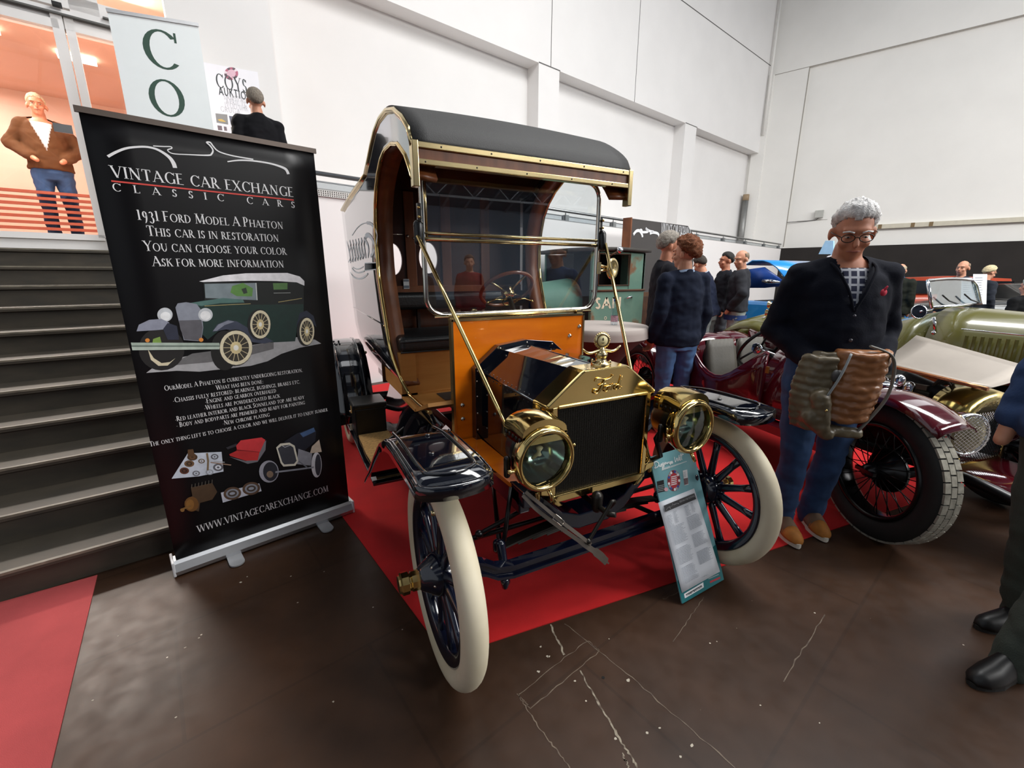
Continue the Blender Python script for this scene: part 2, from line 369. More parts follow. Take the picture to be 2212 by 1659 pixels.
def floor_mat():
    m = mat('dark_stone_floor', '#3d2c22', .38, var=0, spec=.3); nt = m.node_tree; b = nt.nodes['Principled BSDF']; tc = nt.nodes['Texture Coordinate']
    def N(t, **k):
        n = nt.nodes.new(t)
        for a, v in k.items(): n.inputs[a].default_value = v
        return n
    n1 = N('ShaderNodeTexNoise', Scale=1.7, Detail=8.0, Roughness=.65); n2 = N('ShaderNodeTexNoise', Scale=14.0, Detail=6.0)
    r1 = N('ShaderNodeValToRGB'); e = r1.color_ramp.elements; e[0].position = .3; e[0].color = lin('#2a1c13'); e[1].position = .72; e[1].color = lin('#432c1d')
    vo = N('ShaderNodeTexVoronoi', Scale=11.0); vo.feature = 'F1'; vo.inputs['Randomness'].default_value = 1
    n3 = N('ShaderNodeTexNoise', Scale=1.1, Detail=2.0)
    lt = nt.nodes.new('ShaderNodeMath'); lt.operation = 'LESS_THAN'; lt.inputs[1].default_value = .042
    gt = nt.nodes.new('ShaderNodeMath'); gt.operation = 'GREATER_THAN'; gt.inputs[1].default_value = .55
    mu = nt.nodes.new('ShaderNodeMath'); mu.operation = 'MULTIPLY'
    br = nt.nodes.new('ShaderNodeTexBrick'); br.inputs['Scale'].default_value = 1.0; br.inputs['Mortar Size'].default_value = .006
    br.inputs['Brick Width'].default_value = 1.2; br.inputs['Row Height'].default_value = .6; br.inputs['Color1'].default_value = (1, 1, 1, 1); br.inputs['Color2'].default_value = (.93, .93, .93, 1); br.inputs['Mortar'].default_value = (.78, .78, .78, 1)
    mp = nt.nodes.new('ShaderNodeMapping'); mp.inputs['Rotation'].default_value = (0, 0, R(-12)); mp.inputs['Location'].default_value = (.3, .2, 0)
    L = nt.links.new
    for n in (n1, n2, vo, n3): L(tc.outputs['Object'], n.inputs['Vector'])
    L(tc.outputs['Object'], mp.inputs[0]); L(mp.outputs[0], br.inputs[0])
    L(n1.outputs[0], r1.inputs[0]); L(vo.outputs['Distance'], lt.inputs[0]); L(n3.outputs[0], gt.inputs[0]); L(lt.outputs[0], mu.inputs[0]); L(gt.outputs[0], mu.inputs[1])
    m1 = nt.nodes.new('ShaderNodeMix'); m1.data_type = 'RGBA'; m1.blend_type = 'MULTIPLY'; m1.inputs[0].default_value = 1
    L(r1.outputs[0], m1.inputs[6]); L(br.outputs[0], m1.inputs[7])
    m2 = nt.nodes.new('ShaderNodeMix'); m2.data_type = 'RGBA'; L(mu.outputs[0], m2.inputs[0]); L(m1.outputs[2], m2.inputs[6]); m2.inputs[7].default_value = lin('#b9ae9e')
    L(m2.outputs[2], b.inputs['Base Color'])
    rr = nt.nodes.new('ShaderNodeMapRange'); rr.inputs[3].default_value = .28; rr.inputs[4].default_value = .55; L(n2.outputs[0], rr.inputs[0]); L(rr.outputs[0], b.inputs['Roughness'])
    bp = nt.nodes.new('ShaderNodeBump'); bp.inputs['Strength'].default_value = .08; bp.inputs['Distance'].default_value = .004; L(n2.outputs[0], bp.inputs['Height']); L(bp.outputs[0], b.inputs['Normal'])
    return m
flo = struct('floor', MB().bx(-14, 26, -24, 13, -.2, 0), floor_mat())

# worn paint lines, a patched strip and a bolt hole in the floor
paint = two('worn_line_paint', '#8f8574', '#4a3a2e', 40, .42, .62, .7)
mb = MB(); UPZ = (0, 0, 1)
def fl(p): return onZ(p[0], p[1], 0.0)
def wob(P, n=14, a=.004):
    P = [fl(p) for p in P]; out = []
    for i in range(len(P)-1):
        for k in range(n): q = P[i].lerp(P[i+1], k/n); out.append(q+Vector((random.uniform(-a, a), random.uniform(-a, a), 0)))
    return out+[P[-1]]
def rw(P, w): return [random.uniform(.55, 1.2)*w for _ in P]
for P, w in (([(1189, 1348), (1219, 1415)], .009), ([(1252, 1448), (1325, 1575), (1377, 1659), (1400, 1720)], .008), ([(1345, 1630), (1358, 1659), (1372, 1700)], .005)):
    q = wob(P); ribbon(mb, q, rw(q, w), UPZ, 0, .0008)
for P, w in (([(1219, 1346), (1365, 1465), (1588, 1659)], .004), ([(1119, 1500), (1169, 1577), (1231, 1659)], .004), ([(1119, 1500), (1269, 1384), (1296, 1406), (1146, 1531), (1119, 1500)], .003), ([(1690, 1473), (1782, 1328)], .004), ([(1432, 1295), (1520, 1256)], .004), ([(1454, 1386), (1520, 1290)], .003)):
    q = wob(P); ribbon(mb, q, rw(q, w), UPZ, 1, .0007)
for (x, y, r) in ((1357, 1469, .008), (1182, 1418, .006), (1168, 1397, .005), (1186, 1418, .005), (1163, 1451, .006), (1330, 1596, .005), (1495, 1610, .007), (1398, 1583, .005), (1242, 1471, .005), (520, 1258, .006), (534, 1246, .004), (643, 1302, .005), (430, 1378, .004), (400, 1399, .004), (200, 1513, .004), (628, 1245, .004), (700, 1235, .004), (255, 1374, .003), (380, 1550, .004), (720, 1516, .004), (1425, 1573, .004), (1643, 1524, .004), (1770, 1562, .003), (1470, 1635, .004)):
    c = fl((x, y)); n = 7
    mb.add([c+Vector((r*random.uniform(.6, 1.3)*math.cos(2*PI*i/n), r*random.uniform(.5, 1.1)*math.sin(2*PI*i/n), .0008)) for i in range(n)], [tuple(range(n))], 2)
c = fl((1303, 1464)); mb.add([c+Vector((.006*math.cos(2*PI*i/12), .006*math.sin(2*PI*i/12), .0009)) for i in range(12)], [tuple(range(12))], 3)
mb.build('worn_floor_markings', [paint, two('scuffed_seam', '#6b5c4c', '#46362b', 30, .4, .65, .6), mat('chipped_white_paint', '#a89f90', .7), mat('bolt_hole', '#0c0a09', .9)], flo)

# ---- carpets
def carpet_mat(n, c1, c2): return two(n, c1, c2, 9, .3, .7, .95, bump=.0, detail=10)
car_red = mat('red_needle_felt', '#c21517', .95, var=.1, vs=5, bump=.35, bs=420)
def mat_sheet(name, P, label, m, z=.0045):
    mb = MB(); mb.prism([(p[0], p[1], 0.0003) for p in P], (0, 0, z))
    return tag(mb.build(name, m), label, 'carpet')
mat_sheet('red_carpet', [(-.705, .0), (3.35, -.36), (3.7, .7), (5.2, 5.7), (-.6, 4.42), (-.93, 4.33), (-.96, 1.35)], 'large red felt carpet lying under the antique delivery van', car_red)
mat_sheet('red_carpet', [(-2.084, 1.243), (-3.9, 1.02), (-3.6, -.75), (-1.73, -.75)], 'red carpet runner in front of the grey stone stairs', mat('foyer_tinted_red_felt', '#a84343', .95, var=.12, vs=4, bump=.35, bs=420))  # pinkish red holds the light from the foyer in its colour

# ---- stone stairs up to the entrance
A11 = R(11); sd = Vector((math.cos(A11), math.sin(A11), 0)); sn = Vector((-math.sin(A11), math.cos(A11), 0))
S0 = Vector((-1.86, 1.30, 0)); HS, TS = .151, .292
stone = two('dark_stair_stone', '#443d33', '#343029', 5, .3, .7, .6, stretch=(1, 1, 3), bump=.12, c3='#3c362d')
edge = mat('worn_step_edge', '#6d675a', .5, var=.3, vs=14)
st = thing('entrance_stairs', 'wide dark stone staircase behind the pull-up banner', 'stairs', tuple(S0), A11)
L0, L1 = -5.6, .62
for k in range(11):
    mb = MB(); y0 = k*TS
    mb.bx(L0, L1, y0+.012, 11*TS, k*HS, (k+1)*HS-.03)
    mb.build('riser', stone, st, world=False)
    MB().bx(L0, L1, y0-.012, (y0+TS+.03) if k < 10 else 11*TS, (k+1)*HS-.03, (k+1)*HS).build('tread', stone, st, bevel=.004, world=False)
    MB().bx(L0, L1, y0-.014, y0+.006, (k+1)*HS-.012, (k+1)*HS+.0008).build('nosing', edge, st, world=False)
# landing at the top
mb = MB(); la = S0+sn*(10.9*TS)+sd*L0; lb = S0+sn*(10.9*TS)+sd*1.0
mb.prism([(la.x, la.y, 0), (lb.x, lb.y, 0), (lb.x-.2, 5.75, 0), (la.x-.3, 4.65, 0)], (0, 0, 11*HS-.004))
struct('floor_landing', mb, stone)

# ---- entrance facade with glazed doors
AD = R(12.1); dd = Vector((math.cos(AD), math.sin(AD), 0)); dn = Vector((-math.sin(AD), math.cos(AD), 0)); DQ = Vector((-.88, 5.59, 0))
def dp(s, z, t=0.0): return DQ+dd*s+dn*t+Vector((0, 0, z))
def dbox(mb, s0, s1, z0, z1, t0=0.0, t1=.12, mi=0):
    c = dp((s0+s1)/2, (z0+z1)/2, (t0+t1)/2); return mb.box(c, (s1-s0, t1-t0, z1-z0), rz=AD, mi=mi)
mb = MB()
dbox(mb, -.98, 0, 1.6, 12.5, 0, .3)              # solid white wall with the poster
dbox(mb, -6.5, -.98, 1.55, 1.83, 0, .3)          # white plinth below the glass
dbox(mb, -1.845, -.98, 3.82, 4.12, 0, .14); dbox(mb, -6.5, -1.845, 3.81, 3.98, 0, .14)
dbox(mb, -1.06, -.98, 4.12, 12.5, 0, .14); dbox(mb, -6.5, -1.62, 4.0, 12.5, .0, .14)
dbox(mb, -6.5, -1.06, 5.2, 12.5, .0, .14)
dbox(mb, -6.5, -6.2, 1.6, 12.5, 0, .3)
struct('wall_entrance', mb, white)
mb = MB()
dbox(mb, -2.0, -1.915, 1.83, 3.95, -.03, .10); dbox(mb, -1.905, -1.835, 1.83, 3.95, -.02, .10)
dbox(mb, -1.06, -.97, 1.83, 3.85, -.02, .1); dbox(mb, -1.84, -1.0, 1.83, 1.93, -.02, .08); dbox(mb, -1.9, -.97, 3.80, 3.88, -.02, .1)
dbox(mb, -3.9, -1.95, 3.79, 3.87, -.03, .1); dbox(mb, -3.9, -1.95, 1.80, 1.86, -.03, .1); dbox(mb, -3.95, -3.86, 1.83, 3.95, -.03, .1)
white_alu = mat('white_lacquered_frame', '#eceae8', .35, var=.01)
d1 = struct('door_1', mb, white_alu)
mb = MB(); dbox(mb, -6.5, -.97, 3.91, 3.925, -.06, .0); dbox(mb, -1.60, -.98, 3.99, 4.005, -.03, .0); struct('trim_1', mb, grey_paint)
gl = glass('door_glass', (.97, .98, .98), 1.45)
gm = MB(); dbox(gm, -3.86, -2.0, 1.86, 3.79, .03, .042); gm.build('glass_pane', gl, d1)
gm = MB(); dbox(gm, -1.835, -1.06, 1.93, 3.80, .03, .042); gm.build('glass_pane', gl, d1)
gm = MB(); dbox(gm, -1.62, -1.06, 4.12, 5.2, .03, .042); gm.build('glass_pane', gl, d1)
gm = MB(); c = dp(-1.93, 3.99, -.05); gm.box(c, (.07, .06, .03), rz=AD); tag(gm.build('door_sensor', mat('black_plastic', '#171717', .5)), 'small black motion sensor above the glass entrance doors', 'sensor')
gm = MB(); dbox(gm, -2.16, -2.02, 2.85, 2.93, .0, .03); gm.build('door_plate', steel, d1)
# warm foyer behind the glass
sal = mat('salmon_lit_foyer_wall', '#d8b4a2', .7, var=.08, vs=.8)  # tone of the warm foyer light is put into the wall colour
mb = MB(); dbox(mb, -6.4, 0, 1.70, 1.80, .3, 5.5, 1); dbox(mb, -6.4, 0, 1.8, 6.6, 5.4, 5.5, 0); dbox(mb, -.25, -.02, 1.8, 6.6, .3, 5.5, 0); dbox(mb, -6.4, -6.2, 1.8, 6.6, .3, 5.5, 0); dbox(mb, -6.4, 0, 4.55, 4.65, .3, 5.5, 0)
struct('wall_foyer', mb, [sal, mat('foyer_floor_stone', '#c9a48e', .3, var=.1)])
lampw = mat('warm_light_strip', '#ffffff', .5, emit='#fff0dc', es=9.0, var=0)
def foyer_lamp(s, z, t, ds, dt, lab, n):
    m = MB(); m.box(dp(s, z, t), (ds, dt, .05), rz=AD); return tag(m.build(n, lampw), lab, 'ceiling light')
foyer_lamp(-3.35, 4.52, 2.6, .22, 4.6, 'long glowing strip light on the foyer ceiling left of the glass door', 'strip_light')
foyer_lamp(-2.75, 4.52, 2.6, .2, .2, 'small round-looking downlight seen through the left glass door', 'ceiling_downlight')
foyer_lamp(-1.95, 4.52, 3.0, .42, .2, 'bright downlight seen through the narrow right glass door', 'ceiling_downlight')
aw = area('foyer_lamp_light', tuple(dp(-3.35, 4.47, 2.6)), tuple(dp(-3.35, 0, 2.6)), .25, 4.4, 250, (1.0, .92, .86)); aw.rotation_euler = (0, 0, AD)
# slatted red barrier and a white counter inside
mb = MB()
for k in range(9): mb.box(dp(-3.0, 1.88+k*.075, 1.9), (1.9, .05, .035), rz=AD)
tag(mb.build('slatted_barrier', mat('red_brown_slats', '#8a3f28', .6)), 'low red-brown slatted barrier inside the foyer behind the glass', 'barrier')
mb = MB(); dbox(mb, -4.3, -3.35, 1.8, 2.55, 1.2, 1.7); tag(mb.build('reception_counter', mat('pale_lilac_laminate', '#d8c8d8', .4), bevel=.01), 'pale counter at the far left inside the foyer', 'counter')

# ---- main wall with beam, pilasters and panel joints
WQ = Vector((1.02, 7.47, 0))
def wp(s, z, t=0.0): return WQ+dd*s+dn*t+Vector((0, 0, z))
def wbox(mb, s0, s1, z0, z1, t0, t1, mi=0): return mb.box(wp((s0+s1)/2, (z0+z1)/2, (t0+t1)/2), (s1-s0, t1-t0, z1-z0), rz=AD, mi=mi)
mb = MB(); wbox(mb, -1.95, 17.2, 0, 12.5, .38, .6); wbox(mb, -1.95, 16.2, 6.0, 12.5, 0, .5)
wbox(mb, 3.55, 4.2, 0, 6.01, 0, .5); wbox(mb, 9.74, 10.42, 0, 6.01, 0, .5); wbox(mb, -1.98, -1.88, 0, 6.01, 0, .5)
struct('wall_back', mb, white)
mb = MB()
for s, z0, z1 in ((3.92, 6.0, 12.4), (7.09, 6.0, 12.4)): wbox(mb, s-.008, s+.008, z0, z1, -.004, .01)
wbox(mb, 7.8, 16.2, 8.94, 8.965, -.004, .01); wbox(mb, 3.55, 4.22, 6.0, 6.02, -.006, .01); wbox(mb, 9.74, 10.44, 6.0, 6.02, -.006, .01)
struct('trim_2', mb, grey_paint)
# column pipe by the corner
mb = MB(); c0 = wp(14.95, 0, .2); mb.tube([c0+Vector((0, 0, 2.0)), c0+Vector((0, 0, 4.3))], .11, 12); mb.tube([c0+Vector((0, 0, 4.3)), c0+Vector((0, 0, 4.52))], .115, 12, mi=1)
tag(mb.build('wall_pipe', [mat('galvanised_pipe', '#8d8d8b', .45, .7), mat('brown_pipe_collar', '#9a8468', .5)]), 'grey pipe rising behind the parapet in the far hall corner', 'pipe')

# ---- right wall
AR = R(-66); rd = Vector((math.cos(AR), math.sin(AR), 0)); rn = Vector((-rd.y, rd.x, 0)); RQ = Vector((16.5, 9.54, 0))
def rp(s, z, t=0.0): return RQ+rd*s+rn*t+Vector((0, 0, z))
def rbox(mb, s0, s1, z0, z1, t0, t1, mi=0): return mb.box(rp((s0+s1)/2, (z0+z1)/2, (t0+t1)/2), (s1-s0, abs(t1-t0), z1-z0), rz=AR, mi=mi)
mb = MB(); rbox(mb, -1.8, 24, 0, 8.62, 0, .4); rbox(mb, -1.8, 24, 8.62, 12.5, -.10, .4); rbox(mb, -1.75, -.02, 0, 8.62, -.10, .05); rbox(mb, -1.55, -1.1, 0, 8.62, -.2, .05)
struct('wall_right', mb, white2)
mb = MB(); rbox(mb, -.03, 0.0, 2.5, 8.62, -.104, -.09); rbox(mb, -1.7, 24, 8.605, 8.625, -.104, -.09); rbox(mb, .3, 1.25, 3.42, 3.432, -.01, .0); struct('trim_3', mb, mat('wall_crack_grey', '#9a958c', .8))
mb = MB(); rbox(mb, -.3, 24, 0, 2.437, -.35, -.30); struct('wall_dark_curtain', mb, dark_curtain)
mb = MB(); rbox(mb, 2.2, 24, 3.0, 3.14, -.12, .0); o = mb.build('cable_duct', mat('beige_duct', '#c8c2b0', .6)); tag(o, 'long beige cable duct running along the right wall', 'cable duct')
mb = MB()
for s in (2.75, 3.6, 4.05, 6.6): rbox(mb, s, s+.1, 3.0, 3.14, -.126, -.12)
mb.build('duct_clip', mat('brown_duct_clip', '#77613f', .6), o)
o = MB().box(rp(.98, 3.62, -.1), (.26, .14, .26), rz=AR).build('junction_box', mat('grey_junction_box', '#b4b4ae', .6), bevel=.01); tag(o, 'small grey junction box on the right wall beside the white-haired man', 'junction box')
MB().tube([rp(.98, 3.5, -.06), rp(.9, 3.43, -.03), rp(.6, 3.41, -.03), rp(-.02, 3.40, -.1)], .012, 6).build('cable', grey_paint, o)
mb = MB()
for i, s in enumerate((-1.35, -1.2)): mb.tube([rp(s, 6.6, -.26), rp(s, 11.9, -.26)], .045, 8)
tag(mb.build('service_pipes', white2), 'pair of white service pipes running up in the far corner', 'pipe')

# ---- parapet wall, grating and handrail
PA = Vector((-.72, 4.5, 0)); PD = Vector((.96, .281, 0)).normalized(); PN = Vector((-PD.y, PD.x, 0)); AP = math.atan2(PD.y, PD.x)
def pp(s, z, t=0.0): return PA+PD*s+PN*t+Vector((0, 0, z))
def pbox(mb, s0, s1, z0, z1, t0, t1, mi=0): return mb.box(pp((s0+s1)/2, (z0+z1)/2, (t0+t1)/2), (s1-s0, t1-t0, z1-z0), rz=AP, mi=mi)
mb = MB(); pbox(mb, -.55, 18.05, 0, 2.405, 0, .25); pbox(mb, .9, 18.05, 1.2, 1.66, .2, 2.6); struct('wall_parapet', mb, mat('parapet_paint', '#eeeae8', .75, var=.02, vs=1.0))
rail = thing('handrail', 'steel handrail with dark grey panels along the top of the white parapet', 'handrail', tuple(pp(0, 2.405)), AP)
MB().tube([pp(-.5, 2.60, .1), pp(17.9, 2.60, .1)], .026, 10).build('rail', steel, rail)
mb = MB(); pbox(mb, -.5, 17.9, 2.405, 2.42, .0, .24, 0); mb.build('base_strip', mat('grey_rail_strip', '#8a8a88', .5), rail)
x = -.1
for k, s in enumerate((-.3, 1.55, 3.1, 4.72, 6.3, 8.0, 10.35, 12.2, 14.05, 15.9, 17.6)):
    mb = MB(); pbox(mb, s-.05, s+.05, 2.40, 2.53, .06, .16); mb.tube([pp(s, 2.5, .11), pp(s, 2.6, .1)], .012, 6); mb.build('post', mat('grey_post_steel', '#8c8f90', .4, .6), rail)
mb = MB()
sl = [-.3, 1.55, 3.1, 4.72, 6.3, 8.0, 10.35, 12.2, 14.05, 15.9, 17.6]
for a, b in zip(sl[:-1], sl[1:]):
    pbox(mb, a+.07, b-.07, 2.505, 2.52, .10, .12); pbox(mb, a+.07, a+.085, 2.42, 2.52, .1, .12); pbox(mb, b-.085, b-.07, 2.42, 2.52, .1, .12)
mb.build('panel_frame', mat('dark_rail_frame', '#6e7072', .45, .5), rail)
mb = MB()
for a, b in zip(sl[:-1], sl[1:]): pbox(mb, a+.085, b-.085, 2.42, 2.505, .105, .112)
mb.build('rail_panel', glass('rail_glass', (.8, .83, .85), 1.5), rail)
gr = thing('ventilation_grille', 'white perforated ventilation grille just under the handrail beside the van', 'grille', tuple(pp(.3, 2.36)), AP)
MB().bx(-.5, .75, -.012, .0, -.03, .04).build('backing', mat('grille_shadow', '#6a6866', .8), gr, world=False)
mb = MB()
for i in range(48): mb.bx(-.5+i*.026, -.488+i*.026, -.02, -.012, -.03, .04)
for i in range(4): mb.bx(-.5, .75, -.02, -.013, -.03+i*.022, -.024+i*.022)
mb.build('mesh_bars', mat('grille_white', '#dedcd8', .6), gr, world=False)

# ---- roof of the hall, seen mirrored in the windscreen
ceil_m = mat('dark_corrugated_ceiling', '#828d9b', .85, var=.2, vs=1.5)
def zc(y): return 11.6 if y > -5 else 11.6+(y+5)*.38
mb = MB()
for y0, y1 in ((-22, -14.2), (-11.8, -7.7), (-5.3, -.7), (1.7, 4.9), (7.1, 13)):
    mb.prism([(-14, y0, zc(y0)), (-14, y1, zc(y1)), (-14, y1, zc(y1)+.2), (-14, y0, zc(y0)+.2)], (42, 0, 0))
struct('ceiling', mb, ceil_m)
tr = mat('grey_roof_steel', '#b4bac2', .6)
for k, y in enumerate((-19, -16.2, -13.4, -10.6, -7.8, -3.4)):
    z = zc(y)
    t = thing('roof_truss', 'pale steel roof truss %s, mirrored in the windscreen' % ['farthest behind the camera', 'fifth from the white wall', 'fourth from the white wall', 'third from the white wall', 'second from the white wall', 'nearest the white wall'][k], 'truss', (0, y, z-1.15), 0, 'roof trusses')
    MB().bx(-14, 26, -.06, .06, .95, 1.07).build('top_chord', tr, t, world=False)
    MB().bx(-14, 26, -.06, .06, 0, .10).build('bottom_chord', tr, t, world=False)
    mb = MB()
    for i in range(20): mb.bar((-14+2*i, 0, .06), (-13+2*i, 0, 1.0), .05, .05, up=(0, 1, 0)); mb.bar((-13+2*i, 0, 1.0), (-12+2*i, 0, .06), .05, .05, up=(0, 1, 0))
    mb.build('bracing', tr, t, world=False)
mb = MB()
for i in range(30): x = -13.5+1.3*i; mb.bar((x, -5, zc(-5)-.1), (x, -21.9, zc(-21.9)-.1), .07, .12)
struct('trim_4', mb, tr)
lamp_e = mat('hall_lamp_glow', '#ffffff', .5, emit='#fff2dc', es=14.0, var=0)
for k, (x, y) in enumerate(((1.6, -7.2), (4.2, -11.5), (8.5, -9.0), (-3, -10))):
    t = thing('hall_lamp', ['hanging hall lamp over the row behind the camera', 'hanging hall lamp far behind the camera', 'hanging hall lamp above the right rear of the hall', 'hanging hall lamp above the left rear of the hall'][k], 'lamp', (x, y, zc(y)-2.4), 0, 'hanging hall lamps')
    MB().bx(-.3, .3, -.2, .2, .03, .18).build('housing', grey_paint, t, world=False)
    MB().bx(-.27, .27, -.17, .17, .0, .03).build('diffuser', lamp_e, t, world=False)
    MB().tube([(0, 0, .18), (0, 0, 1.3)], .015, 6).build('hanger', grey_paint, t, world=False)
mb = MB(); mb.bx(-14, 26, -22.2, -22.0, 0, zc(-22)); struct('wall_far', mb, mat('far_wall_grey', '#8d9cb0', .8))

# ================================================================ the antique delivery van
brass = mat('polished_brass', '#dcc07e', .1, 1.0, var=.05, vs=6)
brass_soft = mat('pale_brass', '#d9c594', .2, 1.0, var=.08, vs=9)
nickel = mat('polished_nickel', '#d2ccc0', .1, 1.0, var=.04)
lacquer = mat('blue_black_lacquer', '#070a14', .08, var=0, coat=1.0, spec=.6)
black_enamel = mat('black_enamel', '#0a0a0c', .3, var=0)
navy = mat('navy_chassis_enamel', '#0b1022', .16, var=0, coat=.6)
cream = two('cream_rubber', '#d9cfb6', '#c3b798', 3.5, .35, .7, .6, bump=.05)
vinyl = mat('black_roof_cloth', '#0d0c0b', .62, var=.08, vs=3, bump=.25, bs=300)
leather = mat('black_leather', '#141516', .42, var=.15, vs=5, bump=.15, bs=90)
orange_wood = two('orange_varnished_wood', '#fb8610', '#e56f06', 2.2, .3, .75, .22, stretch=(1, 6, 7), coat=.8)
pine = two('plain_plywood', '#c08a48', '#a87234', 2.0, .3, .75, .5, stretch=(1, 3, 9))
mahogany = two('dark_mahogany', '#4b2410', '#371808', 2.2, .3, .7, .3, stretch=(8, 8, 1), coat=.25)
brownwood = two('brown_frame_wood', '#7d4826', '#62351a', 3.0, .3, .7, .4, stretch=(8, 8, 1))
core_m = mat('radiator_core_black', '#171614', .55, .3, var=.1)
lens_m = glass('lamp_lens', (.86, .93, .9), 1.6, mult=1.2)
van_glass = glass('windscreen_glass', (.93, .96, .97), 1.62, mult=2.2)
gun = mat('dark_steel', '#3a3835', .35, .8, var=.15)
strap_m = mat('grey_leather_strap', '#4d443c', .6, var=.15)

van = thing('delivery_van', 'antique dark blue delivery van with orange wooden dash and brass radiator on the red carpet', 'car', (0, 0, 0))
T2 = .711

# ---- wheels
def wheel(x, y, steer, front, right):
    sx = -1 if right else 1
    root = bpy.data.objects.new('wheel', None); COL.objects.link(root); root.parent = van; root.empty_display_size = .1
    M = Matrix.Translation((x, y, .387)) @ Matrix.Rotation(steer, 4, 'Z')
    def put(mb, n, m, **k):
        mb.v = [tuple(M @ Vector(p)) for p in mb.v]; return mb.build(n, m, root, **k)
    a = MB(); prof = [(.338+.043*math.cos(t), .043*math.sin(t)) for t in [2*PI*i/20 for i in range(20)]]
    a.lathe(prof, ax=(1, 0, 0), n=72, closed=True); put(a, 'tyre', cream)
    a = MB(); a.lathe([(.306, -.03), (.306, .03), (.297, .033), (.268, .024), (.262, .018), (.262, -.018), (.268, -.024), (.297, -.033)], ax=(1, 0, 0), n=60, closed=True); put(a, 'rim', navy)
    for k in range(12):
        t = 2*PI*k/12+.1; d = Vector((0, math.cos(t), math.sin(t))); a = MB()
        a.tube([d*.05, d*.10, d*.2, d*.268], [.017, .016, .0135, .0165], 10, e=1.25); put(a, 'spoke', navy)
    a = MB(); h = [(.001, -.055), (.05, -.055), (.062, -.045), (.078, -.028), (.078, .028), (.06, .05), (.045, .075), (.036, .085), (.001, .085)]
    a.lathe([(r, z*sx) for r, z in h], ax=(1, 0, 0), n=28); put(a, 'hub', navy)
    a = MB()
    for k in range(6):
        t = 2*PI*k/6; a.cap((sx*.03, .062*math.cos(t), .062*math.sin(t)), (sx*.04, .062*math.cos(t), .062*math.sin(t)), .007, .007, 8)
    put(a, 'hub_bolt', nickel)
    if front:
        a = MB(); c = [(.036, .085), (.036, .11), (.031, .114), (.031, .118), (.040, .122), (.040, .145), (.033, .15), (.031, .156), (.001, .158)]
        a.lathe([(r, z*sx) for r, z in c], ax=(1, 0, 0), n=10, sm=False)
        put(a, 'hub_cap', brass)
    else:
        a = MB(); a.lathe([(.001, -sx*.06), (.145, -sx*.06), (.145, -sx*.10), (.001, -sx*.11)], ax=(1, 0, 0), n=30); put(a, 'brake_drum', black_enamel)
        a = MB(); a.lathe([(r, z*sx) for r, z in [(.034, .085), (.034, .12), (.026, .13), (.001, .132)]], ax=(1, 0, 0), n=16); put(a, 'hub_cap', brass)
    a = MB(); t = 1.2; d = Vector((0, math.cos(t), math.sin(t))); a.tube([d*.262, d*.215], .006, 8); a.tube([d*.225, d*.205], .009, 8); put(a, 'valve_stem', brass_soft)
    return root
w1 = wheel(-T2, 0, R(-1.4), True, True); tag(w1, 'cream tyred front wheel with a brass hub cap')
wheel(T2, 0, R(-1.4), True, False); wheel(-T2, 2.54, 0, False, True); wheel(T2, 2.54, 0, False, False)

# ---- chassis
mb = MB()
for sx in (-1, 1): mb.bx(sx*.31, sx*.36, .05, 3.0, .50, .60)
for y in (1.2, 2.3, 2.95): mb.bx(-.33, .33, y-.03, y+.03, .51, .59)
mb.build('chassis_frame', navy, van, bevel=.006)
mb = MB(); P = [(-.36, .575), (-.30, .565), (-.25, .52), (-.17, .44), (-.08, .405), (.08, .405), (.17, .44), (.25, .52), (.30, .565), (.36, .575)]
mb.loft([[(x, .02, z-.035), (x, .14, z-.035), (x, .14, z+.035), (x, .02, z+.035)] for x, z in P], sm=False); mb.build('front_crossmember', navy, van, bevel=.006)
mb = MB()
for k in range(5):
    L = .43-.07*k; rows = []
    for i in range(13):
        x = -L+2*L*i/12; z = .355+.04*(1-(x/.43)**2)-.009*k
        rows.append([(x, .055, z), (x, .105, z), (x, .105, z+.008), (x, .055, z+.008)])
    mb.loft(rows, sm=False)
mb.build('front_leaf_spring', gun, van)
mb = MB(); P = [(-.60, .375), (-.54, .35), (-.49, .315), (-.42, .30), (.42, .30), (.49, .315), (.54, .35), (.60, .375)]
mb.loft([[(x, -.022, z-.03), (x, .022, z-.03), (x, .022, z-.018), (x, .008, z-.014), (x, .008, z+.014), (x, .022, z+.018), (x, .022, z+.03), (x, -.022, z+.03), (x, -.022, z+.018), (x, -.008, z+.014), (x, -.008, z-.014), (x, -.022, z-.018)] for x, z in P], sm=False)
for sx in (-1, 1):
    mb.cap((sx*.60, 0, .29), (sx*.60, 0, .47), .024, .022, 12); mb.tube([(sx*.60, 0, .385), (sx*.67, 0, .387)], .022, 12)
    mb.cap((sx*.445, .0, .25), (sx*.445, .05, .39), .017, .020, 10); mb.cap((sx*.445, .08, .375), (sx*.445, .08, .35), .02, .02, 10); mb.cap((sx*.45, 0, .255), (sx*.45, 0, .23), .02, .014, 10)
mb.build('front_axle', navy, van)
mb = MB()
for sx in (-1, 1): mb.tube([(sx*.45, .02, .27), (0, 1.15, .36)], .012, 8)
mb.tube([(-.58, .16, .375), (.58, .16, .375)], .011, 8); mb.tube([(-.6, .02, .37), (-.58, .16, .375)], .012, 8); mb.tube([(.6, .02, .37), (.58, .16, .375)], .012, 8)
mb.tube([(-.5, .14, .40), (.1, .22, .50)], .010, 8); mb.tube([(.1, .22, .50), (.12, .3, .62)], .013, 8); mb.ell((-.5, .14, .40), .018)
mb.tube([(-.36, .12, .59), (-.43, .05, .40)], .010, 8); mb.tube([(.36, .12, .59), (.43, .05, .40)], .010, 8)
mb.build('steering_linkage', black_enamel, van)
